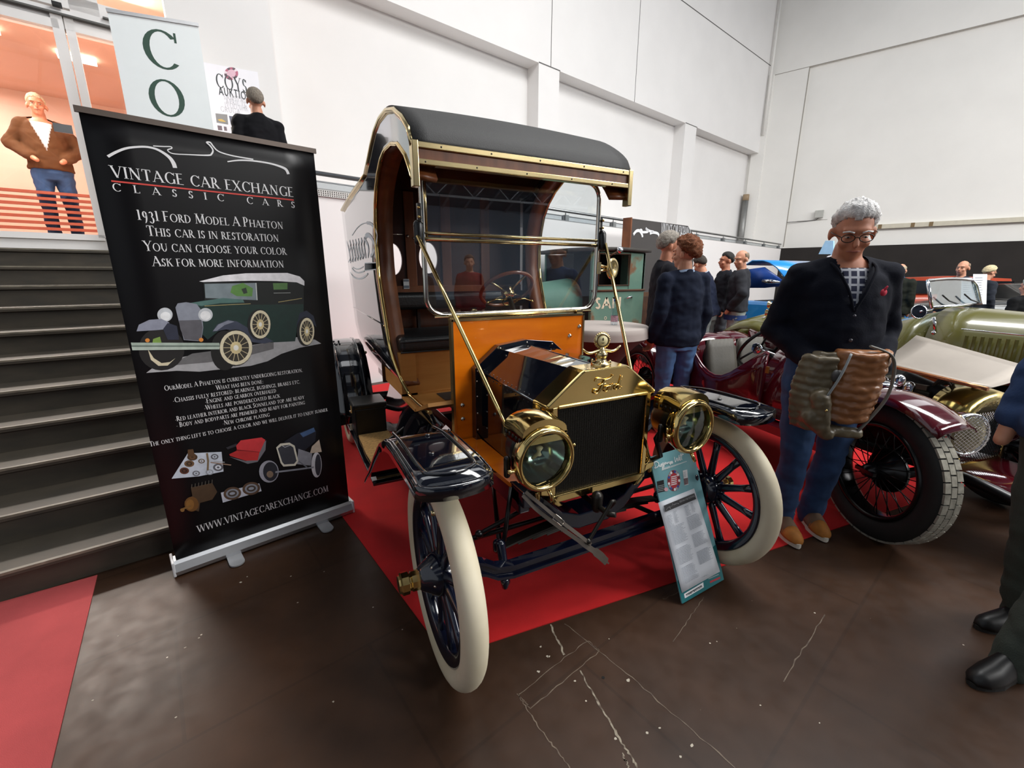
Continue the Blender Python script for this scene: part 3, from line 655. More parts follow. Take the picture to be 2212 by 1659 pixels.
mb = MB(); mb.tube([(-.55, 2.54, .387), (.55, 2.54, .387)], .04, 12); mb.ell((0, 2.54, .387), (.13, .15, .15)); mb.tube([(0, 2.5, .387), (0, 1.2, .47)], .03, 10); mb.build('rear_axle', black_enamel, van)
mb = MB(); mb.bx(-.2, .2, .35, 1.0, .42, .62); mb.bx(-.14, .14, .15, .55, .58, .92); mb.tube([(.18, .25, .8), (.22, .6, .72), (.24, 1.6, .45), (.24, 2.5, .44)], .025, 8); mb.tube([(-.16, .1, .60), (-.16, .62, .62)], .02, 8); mb.build('engine', black_enamel, van, bevel=.02)
# crank and strap
mb = MB(); mb.cap((-.045, -.05, .55), (-.045, -.05, .5), .025, .022); mb.tube([(-.045, .05, .51), (-.045, -.13, .51), (-.03, -.15, .515)], .012, 8)
P = bez([(-.035, -.12, .535), (-.04, -.15, .575), (-.058, -.155, .583), (-.075, -.155, .56), (-.155, -.155, .452), (-.165, -.155, .44)], 5); mb.tube(P, .0075, 8); mb.ell(P[-1], .012, nu=10, nv=6)
mb.build('starting_crank', gun, van)
def strap(mb, P, w, n=(0, -1, .3)):
    P = bez(P, 5); nn = Vector(n); rows = []
    for i in range(len(P)):
        t = (P[min(i+1, len(P)-1)]-P[max(i-1, 0)]).normalized(); x = t.cross(nn).normalized(); q = x.cross(t)
        ww = w[min(i*len(w)//len(P), len(w)-1)]
        rows.append([P[i]+x*ww-q*.0015, P[i]-x*ww-q*.0015, P[i]-x*ww+q*.0015, P[i]+x*ww+q*.0015])
    mb.loft(rows, sm=False)
mb = MB(); strap(mb, [(-.372, .0, .615), (-.33, -.04, .56), (-.25, -.09, .485), (-.17, -.16, .42), (-.12, -.17, .375), (-.085, -.17, .335), (-.066, -.168, .315)], [.008]*3+[.011, .016, .015, .003])
strap(mb, [(-.36, .0, .625), (-.31, -.05, .575), (-.255, -.10, .52), (-.19, -.15, .46), (-.155, -.16, .425)], [.007])
mb.build('crank_strap', strap_m, van)
mb = MB(); c = Vector((-.268, -.098, .53)); ux = Vector((.62, -.4, -.62)).normalized(); uy = ux.cross(Vector((0, -1, .3))).normalized()
mb.tube([c+ux*.022+uy*.011, c-ux*.022+uy*.011, c-ux*.022-uy*.011, c+ux*.022-uy*.011], .0022, 6, closed=True); mb.build('strap_buckle', nickel, van)

# ---- radiator
rad = MB(); top = [(-.278, .958), (-.115, 1.082), (.115, 1.082), (.278, .958)]
# top tank (brass), side columns, bottom rail
rad.loft([[(x*k, y, .958+(z-.958)*(k if z > 1 else 1)) for x, z in [(-.278, .95), (-.278, .962), (-.125, 1.078), (-.108, 1.086), (.108, 1.086), (.125, 1.078), (.278, .962), (.278, .95)]] for y, k in ((-.012, .975), (-.004, 1.0), (.095, 1.0))], sm=False)
for sx in (-1, 1):
    rad.bx(sx*.226, sx*.252, -.012, .095, .555, .955); rad.bx(sx*.250, sx*.279, .03, .095, .60, .955)
rad.bx(-.24, .24, -.014, .09, .548, .580)
for sx in (-1, 1): rad.loft([[(x, y, z) for x, z in zip((sx*.19, sx*.215, sx*.235, sx*.25, sx*.30, sx*.30, sx*.262, sx*.25, sx*.24), (.53, .53, .545, .585, .60, .625, .625, .62, .58))] for y in (-.016, .05)], sm=False)
rad.bx(-.228, .228, -.016, -.008, .945, .960)
radiator = rad.build('radiator', brass, van, bevel=.004)
mb = MB(); mb.bx(-.228, .228, .006, .075, .575, .95); mb.build('radiator_core', core_m, radiator)
mb = MB()
for i in range(75): z = .58+.37*i/75; mb.bx(-.226, .226, .0, .007, z, z+.0022)
for i in range(40): x = -.222+.444*i/39; mb.bx(x-.0012, x+.0012, .001, .007, .578, .948)
mb.build('radiator_fins', mat('black_fins', '#201d19', .5, .4, var=0), radiator)
mb = MB(); c = Vector((.0225, .055, 0))
mb.lathe([(.04, 1.083), (.042, 1.09), (.038, 1.096), (.024, 1.10), (.022, 1.118), (.026, 1.122), (.026, 1.134), (.019, 1.14), (.014, 1.146), (.012, 1.158), (.001, 1.158)], o=c, n=24)
for k in range(4):
    a = PI/4+k*PI/2; mb.cap(c+Vector((.036*math.cos(a), .036*math.sin(a), 1.094)), c+Vector((.036*math.cos(a), .036*math.sin(a), 1.102)), .006, .005, 8)
for sx in (-1, 1): mb.tube(bez([c+Vector((sx*.012, 0, 1.147)), c+Vector((sx*.05, 0, 1.138)), c+Vector((sx*.075, 0, 1.142)), c+Vector((sx*.098, -.002, 1.158))], 6), [.006]*10+[.0055]*6+[.005, .004, .003], 8)
cap_o = mb.build('radiator_cap', brass_soft, radiator)
mb = MB(); q = c+Vector((0, 0, 1.186)); ax = (-.28, -1, 0); mb.lathe([(.001, -.009), (.026, -.009), (.031, -.006), (.033, 0), (.031, .006), (.026, .010), (.022, .008), (.001, .008)], o=q, ax=Vector(ax), n=24)
for i in range(24): a = 2*PI*i/24; xx = Vector(ax).normalized().orthogonal().normalized(); yy = Vector(ax).normalized().cross(xx); mb.ell(q+(xx*math.cos(a)+yy*math.sin(a))*.032, .0045, nu=6, nv=4)
mb.tube([c+Vector((0, 0, 1.155)), c+Vector((0, 0, 1.166))], .008, 8); mb.build('temperature_gauge', brass_soft, radiator)
mb = MB(); mb.lathe([(.001, .0085), (.021, .0085), (.021, .0095), (.001, .0095)], o=q, ax=Vector(ax), n=20); mb.build('gauge_dial', mat('ivory_dial', '#e4d9a8', .5), radiator)
mb = MB(); n_ = Vector(ax).normalized(); s_ = n_.cross(Vector((0, 0, 1)))
mb.ell(q+n_*.011+Vector((0, 0, .006)), (.0025, .0025, .007), nu=6, nv=5); ribbon(mb, [q+s_*-.006+Vector((0, 0, -.008)), q+Vector((0, 0, -.0105)), q+s_*.006+Vector((0, 0, -.008))], .0025, n_, off=.0105); mb.build('gauge_mark', black_enamel, radiator)
# raised script on the tank
mb = MB(); y0 = -.017
def scr(P, r): mb.tube([Vector((.002+p[0]*.175, y0, 1.016+p[1]*.16)) for p in bez([(a, b, 0) for a, b in P], 6)], r, 6)
scr([(-.34, .13), (-.31, .20), (-.20, .20), (-.06, .15), (.06, .17), (.16, .23), (.13, .25)], .0026)
scr([(-.07, .15), (-.12, .05), (-.18, -.08), (-.28, -.17), (-.37, -.15), (-.36, -.08), (-.28, -.08)], .0036)
scr([(-.24, .02), (-.14, .05), (-.04, .05)], .0026)
scr([(.03, -.03), (-.05, -.05), (-.07, -.13), (-.02, -.16), (.05, -.11), (.03, -.03), (.09, -.03), (.13, .0)], .0028)
scr([(.13, .0), (.11, -.14), (.13, -.05), (.19, .0), (.23, -.02)], .0028)
scr([(.33, -.02), (.25, -.05), (.23, -.12), (.28, -.14), (.35, -.04), (.42, .20), (.35, -.08), (.37, -.14), (.43, -.09)], .0028)
mb.build('raised_script', brass, radiator)

# ---- hood
hf = [(-.272, .60), (-.272, .955), (-.115, 1.077), (0, 1.083), (.115, 1.077), (.272, .955), (.272, .60)]
hr = [(-.262, .60), (-.258, .965), (-.13, 1.066), (0, 1.088), (.13, 1.066), (.258, .965), (.262, .60)]
def lerp(a, b, t): return [(p[0]+(q[0]-p[0])*t, p[1]+(q[1]-p[1])*t) for p, q in zip(a, b)]
def hp(t): return [(x, .098+(.655-.098)*t, z) for x, z in lerp(hf, hr, t)]
for i, nm in ((0, 'hood_side'), (1, 'hood_panel'), (3, 'hood_panel'), (5, 'hood_side')):
    js = [0, 1] if nm == 'hood_side' else [0, 1, 2]
    mb = MB(); mb.grid([[hp(t/6)[i+j] for j in js] for t in range(7)], sm=False); mb.build(nm, lacquer, van, solid=.003)
mb = MB()
for e in (1, 3, 5): mb.tube([hp(0)[e], hp(1)[e]], .0045, 6)
for e in (1, 5):
    for t in range(1, 14): p = hp(t/14)[e]; mb.ell((p[0], p[1], p[2]+.018), .003, nu=6, nv=4); mb.ell((p[0]*1.01, p[1], p[2]-.014), .003, nu=6, nv=4)
mb.build('hood_hinge', lacquer, van)
mb = MB()
for sx in (-1, 1): mb.prism([(sx*.27, .10, .585), (sx*.36, .12, .585), (sx*.39, .68, .585), (sx*.27, .68, .585)], (0, 0, .02))
mb.build('hood_shelf', orange_wood, van)
# cowl flange
mb = MB(); co = lerp(hr, [(x*1.16, .59 if z < .7 else z+.02) for x, z in hr], .9); ci = [(x*.97, z-.005 if z > .7 else .59) for x, z in hr]
cc = [(-.300, .59), (-.298, .985), (-.165, 1.092), (0, 1.112), (.165, 1.092), (.298, .985), (.300, .59)]
mb.grid([[(x, .642, z) for x, z in ci], [(x*.985, .645, z) for x, z in cc], [(x, .685, z) for x, z in cc]], sm=False); mb.build('cowl_flange', lacquer, van, solid=.004, bevel=.003)
mb = MB()
for x, z in cc[:2]+cc[2:5]+cc[5:]: mb.ell((x*.95, .64, z-.012), .005, nu=8, nv=5)
for z in (.66, .75, .84, .92): mb.ell((-.287, .642, z), .005, nu=8, nv=5); mb.ell((.287, .642, z), .005, nu=8, nv=5)
mb.build('cowl_rivet', nickel, van)

# ---- firewall board
mb = MB(); mb.prism([(-.393, .69, .59), (.393, .69, .59), (.393, .69, 1.226), (-.393, .69, 1.226)], (0, .026, 0)); mb.build('dash_board', orange_wood, van, bevel=.004)
mb = MB(); mb.bx(-.399, .399, .684, .722, 1.222, 1.234)
for sx in (-1, 1): mb.bx(sx*.390, sx*.401, .684, .722, .59, 1.23)
mb.build('dash_edging', brass_soft, van)
mb = MB()
for x, z in ((-.352, .79), (-.352, .715), (.305, 1.11), (.37, 1.16)): mb.lathe([(.001, -.01), (.009, -.008), (.012, 0)], o=(x, .69, z), ax=(0, 1, 0), n=12)
mb.build('dash_bolt', nickel, van)

# ---- headlamps
def headlamp(sx):
    root = bpy.data.objects.new('headlamp', None); COL.objects.link(root); root.parent = van; root.empty_display_size = .1
    o = Vector((sx*.365, -.145, .822)); ax = (0, -1, 0)
    mb = MB(); mb.lathe([(.096, .012), (.100, .02), (.108, .022), (.116, .014), (.121, .0), (.119, -.012), (.113, -.018), (.114, -.026), (.109, -.034), (.110, -.042), (.102, -.05), (.098, -.05), (.098, .0)], o=o, ax=ax, n=48, closed=True); mb.build('rim', brass, root)
    mb = MB(); mb.lathe([(.001, .008), (.05, .006), (.098, .0)], o=o, ax=ax, n=40); mb.build('lens', lens_m, root)
    mb = MB(); mb.lathe([(.098, -.02), (.085, -.06), (.05, -.10), (.001, -.112)], o=o, ax=ax, n=36); mb.build('reflector', mat('lamp_reflector', '#6f7f78', .12, .9, var=.05), root)
    mb = MB(); mb.tube([o+Vector((0, .085, -.03)), o+Vector((0, .05, .0))], .007, 8); mb.lathe([(.012, 0), (.006, .012), (.014, .03), (.001, .03)], o=o+Vector((0, .045, .0)), ax=(0, -.2, 1), n=10); mb.build('burner', mat('steatite_burner', '#cdbf98', .5), root)
    mb = MB(); mb.lathe([(.104, -.045), (.104, -.075), (.088, -.10), (.08, -.15), (.07, -.17), (.001, -.175)], o=o, ax=ax, n=36); mb.build('lamp_body', black_enamel, root)
    # brass chimney hood on top
    mb = MB(); rows = []
    for y in (-.03, .11):
        rows.append([o+Vector((.09*math.sin(t), y+.03, .095+.05*math.cos(t) if abs(t) < 1.4 else .085)) for t in [-1.5+3.0*i/14 for i in range(15)]])
    rows.insert(1, [p*.5+q*.5+Vector((0, 0, .012)) for p, q in zip(rows[0], rows[1])])
    mb.grid(rows); 
    for r in (rows[0], rows[-1]): mb.face(r)
    mb.bx(o.x-.09, o.x+.09, o.y, o.y+.14, o.z+.060, o.z+.092); mb.build('chimney', brass, root)
    mb = MB()
    for k in range(5): mb.ell(o+Vector((sx*.0-.091, .02+.025*k, .078)), (.003, .008, .008), nu=8, nv=5); mb.ell(o+Vector((.091, .02+.025*k, .078)), (.003, .008, .008), nu=8, nv=5)
    mb.build('vent_hole', black_enamel, root)
    mb = MB(); mb.tube([o+Vector((-sx*.10, .07, -.02)), o+Vector((-sx*.12, .08, -.06)), o+Vector((-sx*.06, .1, -.16)), (sx*.33, .06, .58)], .011, 8)
    mb.cap(o+Vector((-.118, .06, .0)), o+Vector((-.118, .06, -.06)), .012, .012); mb.cap(o+Vector((.118, .06, .0)), o+Vector((.118, .06, -.06)), .012, .012); mb.build('lamp_fork', black_enamel, root)
    mb = MB(); mb.tube([o+Vector((.02, .01, -.12)), o+Vector((.03, .0, -.15)), o+Vector((.035, -.005, -.165))], .008, 8); mb.cap(o+Vector((-.122, -.0, -.02)), o+Vector((-.138, -.0, -.02)), .007, .009, 8); mb.ell(o+Vector((.122, -.0, .03)), .007, nu=8, nv=6)
    for dz in (.0, -.02, -.04): mb.cap(o+Vector((-.122*sx, .02, dz)), o+Vector((-.122*sx, .02, dz-.012)), .007, .007, 8)
    mb.build('lamp_fitting', brass, root)
headlamp(-1); headlamp(1)

# ---- fenders, running boards, aprons
def fender_front(sx):
    X0, X1 = sx*.595, sx*.828
    prof = [(-.19, .855), (-.10, .864), (.05, .864), (.16, .862), (.25, .84), (.36, .79), (.50, .69), (.64, .585), (.78, .48), (.90, .395), (1.0, .345)]
    n = 9; rows = []
    arc = []
    for i in range(n):                        # rounded front end
        t = PI*i/(n-1); arc.append(t)
    xs = [X0+(X1-X0)*(.5-.5*math.cos(t)) for t in arc]; ys = [-.24-0*t+.05*(1-math.sin(t)) for t in arc]
    rows = [[(xs[i], ys[i], .855) for i in range(n)]]
    for y, z in prof[1:]: rows.append([(xs[i], y, z) for i in range(n)])
    mb = MB(); mb.grid(rows)
    # rolled lip round the front and outer side
    lip_top = [Vector(r[-1]) for r in rows[::-1]]+[Vector(p) for p in rows[0][::-1]]+[Vector(r[0]) for r in rows[1:5]]
    ctr = Vector(((X0+X1)/2, .0, 0)); l2 = []; l3 = []
    for i, p in enumerate(lip_top):
        d = Vector((sx*1.0, 0, 0)) if i < len(rows)-1 else (Vector((p.x-ctr.x, (p.y+.19)*1.3, 0)) if p.y < -.18 else Vector((-sx, 0, 0)))
        d = d.normalized() if d.length > 1e-4 else Vector((0, -1, 0))
        l2.append(p+d*.008+Vector((0, 0, -.006))); l3.append(p+d*.009+Vector((0, 0, -.045 if i > 2 else -.03)))
    mb.grid([lip_top, l2, l3])
    o = mb.build('front_fender', lacquer, van, solid=.004)
    mb = MB(); bead = [(X0+sx*.035, .30, .845), (X0+sx*.032, .12, .868), (X0+sx*.032, -.12, .867), (X0+sx*.05, -.165, .866), ((X0+X1)/2, -.19, .866), (X1-sx*.05, -.165, .866), (X1-sx*.032, -.12, .867), (X1-sx*.032, .12, .868), (X1-sx*.035, .30, .845)]
    mb.tube(bez(bead, 5), .006, 8); mb.build('pressed_bead', lacquer, o)
    mb = MB(); mb.ell(((X0+X1)/2-.02, -.02, .868), (.01, .01, .004), nu=10, nv=5); mb.ell(((X0+X1)/2+.02, .16, .866), (.01, .01, .004), nu=10, nv=5); mb.build('fender_rivet', lacquer, o)
    # inner splash apron between fender and frame
    mb = MB(); mb.grid([[(sx*.36, .25, .60), (sx*.5, .22, .66), (X0, .2, .86)], [(sx*.36, .62, .60), (sx*.48, .60, .60), (X0, .60, .61)], [(sx*.36, .95, .60), (sx*.47, .95, .50), (sx*.56, .95, .36)]]); mb.build('splash_apron', lacquer, van, solid=.003)
    return o
fender_front(-1); fender_front(1)
def fender_rear(sx):
    X0, X1 = sx*.585, sx*.845
    prof = [(1.96, .352), (1.985, .45), (2.02, .56), (2.09, .70), (2.19, .81), (2.33, .885), (2.5, .915), (2.68, .9), (2.84, .835), (2.97, .72), (3.05, .58), (3.08, .46)]
    mb = MB(); mb.grid([[(X0, y, z), (X0+(X1-X0)*.33, y-.004, z+.008), (X0+(X1-X0)*.66, y-.004, z+.008), (X1, y, z)] for y, z in prof])
    c = Vector((0, 2.54, .387))
    for X, s in ((X1, 1), (X0, 1)): mb.grid([[(X, y, z) for y, z in prof], [(X, y+(c.y-y)*.09, z+(c.z-z)*.09) for y, z in prof]])
    o = mb.build('rear_fender', lacquer, van, solid=.004)
    for f in (.18, .82):
        mb = MB(); mb.tube([(X0+(X1-X0)*f, y-.006, z+.009) for y, z in prof], .0065, 6); mb.build('pressed_bead', lacquer, o)
    mb = MB()
    for f in (.2, .34):
        for yy, zz in ((2.42, .918), (2.36, .904)): mb.ell((X0+(X1-X0)*(1-f), yy, zz), .008, nu=8, nv=5)
    mb.build('fender_rivet', black_enamel, o)
    return o
fender_rear(-1); fender_rear(1)
mb = MB(); mb.tube(bez([(-.57, 2.5, .775), (-.585, 2.35, .77), (-.62, 2.2, .80)], 5), .007, 6); mb.build('fender_wire', black_enamel, van)
mat_m = mat('coir_mat', '#c9a063', .95, var=.25, vs=60, bump=.6, bs=250)
for sx in (-1, 1):
    mb = MB(); mb.bx(sx*.54, sx*.79, .94, 2.02, .315, .332); mb.build('running_board', lacquer, van, bevel=.004)
    mb = MB(); n = 12
    xo = [sx*.755+random.uniform(-.004, .004) for i in range(n+1)]
    mb.grid([[(sx*.548, 1.02+.70*i/n, .345), (xo[i], 1.02+.70*i/n, .345)] for i in range(n+1)], sm=False)
    mb.build('coir_mat', mat_m, van, solid=.014)
    mb = MB(); mb.grid([[(sx*.545, .90, .36), (sx*.545, 2.02, .335)], [(sx*.525, .90, .42), (sx*.52, 2.02, .40)], [(sx*.48, .90, .53), (sx*.46, 2.05, .55)], [(sx*.44, .86, .61), (sx*.42, 2.1, .64)], [(sx*.43, .80, .66), (sx*.42, 2.1, .74)]]); mb.build('side_apron', lacquer, van, solid=.004)
    mb = MB(); mb.tube([(sx*.40, 1.4, .52), (sx*.75, 1.4, .30)], .012, 6); mb.tube([(sx*.40, 1.95, .52), (sx*.75, 1.95, .30)], .012, 6); mb.build('board_bracket', black_enamel, van)
tb = MB(); tb.bx(-.765, -.555, 1.70, 1.93, .333, .535); tool = tb.build('tool_box', mat('satin_black_box', '#131313', .35, var=.05), van, bevel=.008)
mb = MB(); mb.bx(-.775, -.545, 1.69, 1.94, .535, .572); mb.build('box_lid', mat('satin_black_lid', '#1a1a19', .3, var=.05), tool, bevel=.01)
mb = MB(); mb.bx(-.78, -.772, 1.79, 1.84, .49, .545); mb.tube([(-.782, 1.80, .5), (-.782, 1.83, .5)], .006, 6); mb.build('box_latch', nickel, tool)

# ---- body
def fx(z): return .572 if z > 1.05 else .572-.085*((1.05-z)/.35)**1.6
outer = [(.583, 1.952), (.62, 2.018), (.72, 2.09), (.85, 2.156), (1.0, 2.196), (1.16, 2.205), (1.30, 2.185), (1.42, 2.145), (1.54, 2.095), (1.67, 2.045), (1.9, 2.036), (2.4, 2.022), (2.95, 1.985), (2.86, 1.60), (2.73, 1.17), (2.655, .87), (2.58, .80), (2.44, .765), (2.13, .73), (1.56, .72), (1.30, .70), (1.0, .69), (.72, .70)]
inner = [(.600, 1.833), (.64, 1.883), (.70, 1.945), (.82, 2.016), (.95, 2.048), (1.10, 2.055), (1.20, 2.035), (1.30, 1.985), (1.38, 1.92), (1.44, 1.84), (1.475, 1.74), (1.495, 1.62), (1.493, 1.5), (1.478, 1.42), (1.45, 1.34), (1.42, 1.26), (1.38, 1.17), (1.33, 1.06), (1.29, .95), (1.235, .82), (1.15, .745), (.95, .745), (.72, .765)]
def resamp(P, n):
    P = [Vector((p[0], p[1], 0)) for p in P]; d = [0]
    for i in range(1, len(P)): d.append(d[-1]+(P[i]-P[i-1]).length)
    out = []
    for k in range(n):
        t = d[-1]*k/(n-1); i = max(j for j in range(len(d)) if d[j] <= t+1e-9); i = min(i, len(P)-2)
        u = (t-d[i])/(d[i+1]-d[i]); out.append(P[i].lerp(P[i+1], u))
    return out
def pairwise(n=4):
    A, B = [], []
    for i in range(len(outer)-1):
        for k in range(n):
            t = k/n; A.append((outer[i][0]+(outer[i+1][0]-outer[i][0])*t, outer[i][1]+(outer[i+1][1]-outer[i][1])*t)); B.append((inner[i][0]+(inner[i+1][0]-inner[i][0])*t, inner[i][1]+(inner[i+1][1]-inner[i][1])*t))
    return A+[outer[-1]], B+[inner[-1]]
OA, IB = pairwise(4)
panel_m = lacquer
for sx in (-1, 1):
    mb = MB(); rows = []
    for k in range(9):
        t = k/8; rows.append([(sx*fx(a[1]+(b[1]-a[1])*t), a[0]+(b[0]-a[0])*t, a[1]+(b[1]-a[1])*t) for a, b in zip(OA, IB)])
    mb.grid(rows); sp = mb.build('side_panel', panel_m, van, solid=.012, off=0)
    mb = MB(); mb.tube([(sx*(fx(z)+.004), y, z) for y, z in bez2] if False else [(sx*(fx(z)+.004), y, z) for y, z in IB], .011, 8); mb.build('door_edge_brass', brass, van)
    rows = [[(sx*(fx(z)-.004), y, z) for y, z in IB[:78]], [(sx*(fx(z)-.10), y+.012, z-.004) for y, z in IB[:78]]]
    mb = MB(); mb.grid(rows[::1]); mb.build('door_frame', brownwood, van, solid=.02, off=1)
    mb = MB(); mb.tube([(sx*.578, y, z+.008) for y, z in outer[:10]], .012, 8); mb.tube([(sx*.578, y, z+.006) for y, z in outer[9:13]], .009, 8); mb.build('roof_edge_brass', brass_soft, van)
    mb = MB(); mb.tube([(sx*(fx(1.15)+.007), 1.37, 1.14), (sx*(fx(1.15)+.007), 2.73, 1.165)], .004, 6); mb.build('belt_moulding', lacquer, van)
    mb = MB()
    mb.ell((sx*(fx(1.135)+.012), 1.375, 1.14), .009, nu=8, nv=6); mb.ell((sx*.575, 2.3, .83), .014, nu=8, nv=6); mb.build('panel_screw', brass_soft, van)
# roof
rows = []; ro = outer[:13]; RB = [(p.x, p.y) for p in bez([(a, b, 0) for a, b in ro], 3)]
for y, z in RB:
    rows.append([(x, y, z+.012+.022*(1-(x/.575)**2)*min(1, max(0, (y-.58)/.5))) for x in [-.575+1.15*i/16 for i in range(17)]])
mb = MB(); mb.grid(rows); mb.build('roof', vinyl, van, solid=.012, off=1)
rows = [[(x, y, z-.02-.03*min(1, max(0, (y-.58)/.3))) for x in (-.55, 0, .55)] for y, z in RB if y > .6]
mb = MB(); mb.grid(rows); mb.build('headliner', mahogany, van, solid=.01)
mb = MB(); mb.bx(-.565, .565, .575, .60, 1.888, 1.962); mb.build('roof_fascia', brownwood, van)
mb = MB(); mb.bx(-.572, .572, .565, .602, 1.948, 1.972); mb.bx(-.572, .572, .565, .602, 1.886, 1.908)
for sx in (-1, 1): mb.bx(sx*.558, sx*.585, .562, .606, 1.80, 1.975)
mb.build('roof_front_trim', brass_soft, van, bevel=.003)
mb = MB()
for x in (-.53, -.3, -.05, .2, .45): mb.ell((x, .565, 1.897), .004, nu=6, nv=4); mb.ell((x+.07, .565, 1.96), .004, nu=6, nv=4)
mb.build('trim_screw', gun, van)
# lettering and swoosh painted on the side panel
decal = mat('pale_blue_lettering', '#eaf6ff', .8, var=.03)
mb = MB(); XN = (-1, 0, 0)
def sp_px(P, w, cx=735, cy=460, k=9.22):
    pts = [onX(cx+a/k, cy+b/k, -.5785) for a, b in P]; ribbon(mb, bez(pts, 5), w, XN, 0, .0015)
sp_px([(235, 450), (330, 310), (430, 225), (540, 200), (620, 225), (690, 310), (735, 430), (725, 560), (690, 700), (655, 800), (605, 860)], [.006]*15+[.02]*40)
sp_px([(500, 480), (540, 440), (600, 470), (660, 570), (690, 680), (700, 790), (695, 890)], .03)
sp_px([(500, 470), (510, 560), (555, 650), (565, 760), (550, 880)], .026)
for k in range(7): sp_px([(130+58*k, 560-13*k), (165+52*k, 700-10*k), (190+52*k, 860-6*k), (205+50*k, 1000-16*k)], .026); 
for k in range(6): sp_px([(165+55*k, 980-14*k), (205+54*k, 900-14*k), (190+56*k, 760-20*k), (215+56*k, 620-20*k)], .016)
sp_px([(250, 1080), (310, 1115), (380, 1115), (460, 1070)], .008); sp_px([(235, 1100), (290, 1165), (370, 1190), (480, 1160)], .011); sp_px([(200, 1170), (260, 1270), (380, 1310), (480, 1275), (550, 1210)], .013)
for k in range(7): sp_px([(490, 1010+22*k), (600, 1005+20*k), (715, 1000+19*k)], .012)
mb.build('side_lettering', decal, van)

# ---- cab interior
def holed(mb, x0, x1, z0, z1, cx, cz, rx, rz, y):
    n = 32; E = []; B = []
    for i in range(n):
        a = 2*PI*(i+.5)/n; c, s = math.cos(a), math.sin(a); E.append((cx+rx*c, y, cz+rz*s))
        k = min((x1-cx)/c if c > 0 else (x0-cx)/c if c < 0 else 9, (z1-cz)/s if s > 0 else (z0-cz)/s if s < 0 else 9); B.append((cx+k*c, y, cz+k*s))
    mb.grid([E, B], sm=False, closed=True)
    for (x, z) in ((x0, z0), (x1, z0), (x1, z1), (x0, z1)):
        i = min(range(n), key=lambda q: (B[q][0]-x)**2+(B[q][2]-z)**2); ds = sorted(range(n), key=lambda q: (B[q][0]-x)**2+(B[q][2]-z)**2)[:2]
        mb.face([B[ds[0]], (x, y, z), B[ds[1]]])
mb = MB(); holed(mb, -.55, -.305, 1.34, 1.86, -.43, 1.545, .065, .105, 1.75); holed(mb, -.305, -.06, 1.34, 1.86, -.18, 1.558, .067, .105, 1.75)
mb.face([(-.55, 1.75, .70), (-.06, 1.75, .70), (-.06, 1.75, 1.34), (-.55, 1.75, 1.34)]); mb.face([(-.06, 1.75, .70), (.55, 1.75, .70), (.55, 1.75, 2.0), (-.06, 1.75, 2.0)]); mb.face([(-.55, 1.75, 1.86), (-.06, 1.75, 1.86), (-.06, 1.75, 2.0), (-.55, 1.75, 2.0)])
mb.build('bulkhead', mahogany, van, solid=.02)
mb = MB()
for x in (-.305, -.05, .25): mb.bx(x-.035, x+.035, 1.725, 1.748, 1.34, 1.98)
mb.bx(-.55, .55, 1.722, 1.748, 1.30, 1.37); mb.build('bulkhead_batten', brownwood, van, bevel=.004)
mb = MB(); mb.bx(-.372, -.332, 1.715, 1.72, 1.35, 1.415); mb.build('notice_card', mat('white_card', '#dfe2e4', .6), van)
mb = MB(); mb.bx(-.37, -.334, 1.7135, 1.7145, 1.355, 1.372); mb.bx(-.37, -.334, 1.7135, 1.7145, 1.398, 1.412); mb.build('notice_print', mat('grey_print', '#6f7a86', .6), van)
mb = MB(); mb.tube([(-.54, 1.66, 1.70), (-.36, 1.66, 1.70)], .004, 6); mb.ell((-.34, 1.66, 1.69), .012, nu=8, nv=6); mb.ell((-.30, 1.66, 1.68), .01, nu=8, nv=6); mb.build('curtain_rod', nickel, van)
seat = MB(); seat.bx(-.53, .53, 1.23, 1.70, .985, 1.085); so = seat.build('seat_cushion', leather, van, bevel=.03, bseg=4)
mb = MB(); mb.tube([(-.53, 1.226, 1.055), (.53, 1.226, 1.055)], .005, 6); mb.tube([(-.53, 1.226, .992), (.53, 1.226, .992)], .005, 6); mb.build('seat_piping', leather, so)
mb = MB(); mb.bx(-.53, .53, 1.585, 1.66, 1.215, 1.33); mb.build('seat_backrest', leather, van, bevel=.032, bseg=4)
mb = MB(); mb.bx(-.3, -.28, 1.66, 1.70, 1.05, 1.3); mb.bx(.28, .3, 1.66, 1.70, 1.05, 1.3); mb.build('backrest_bracket', black_enamel, van)
mb = MB(); mb.bx(-.535, .535, 1.25, 1.72, .72, .985); mb.build('seat_box', pine, van, bevel=.003)
mb = MB(); mb.bx(-.535, -.44, 1.235, 1.25, .72, .985); mb.bx(-.535, .535, 1.235, 1.25, .72, .735); mb.build('seat_box_trim', pine, van)
mb = MB(); mb.bx(-.535, .535, .95, 1.26, .705, .722); mb.prism([(-.53, .95, .705), (.53, .95, .705), (.53, .70, .80), (-.53, .70, .80)], (0, .005, .018)); mb.build('floor_boards', pine, van)
mb = MB(); mb.bx(-.33, -.1, 1.03, 1.2, .7225, .726); mb.prism([(-.42, .93, .7335), (-.14, .93, .7335), (-.14, .78, .791), (-.42, .78, .791)], (0, .001, .003)); mb.build('floor_plate', mat('dark_rubber_plate', '#34302c', .7), van)
mb = MB(); 
for x in (-.1, .02, .14): mb.tube([(x, .9, .75), (x, .93, .86)], .008, 6); mb.box((x, .935, .87), (.045, .012, .05))
mb.tube([(.33, 1.15, .72), (.36, 1.22, 1.1)], .01, 8); mb.build('pedals', gun, van)
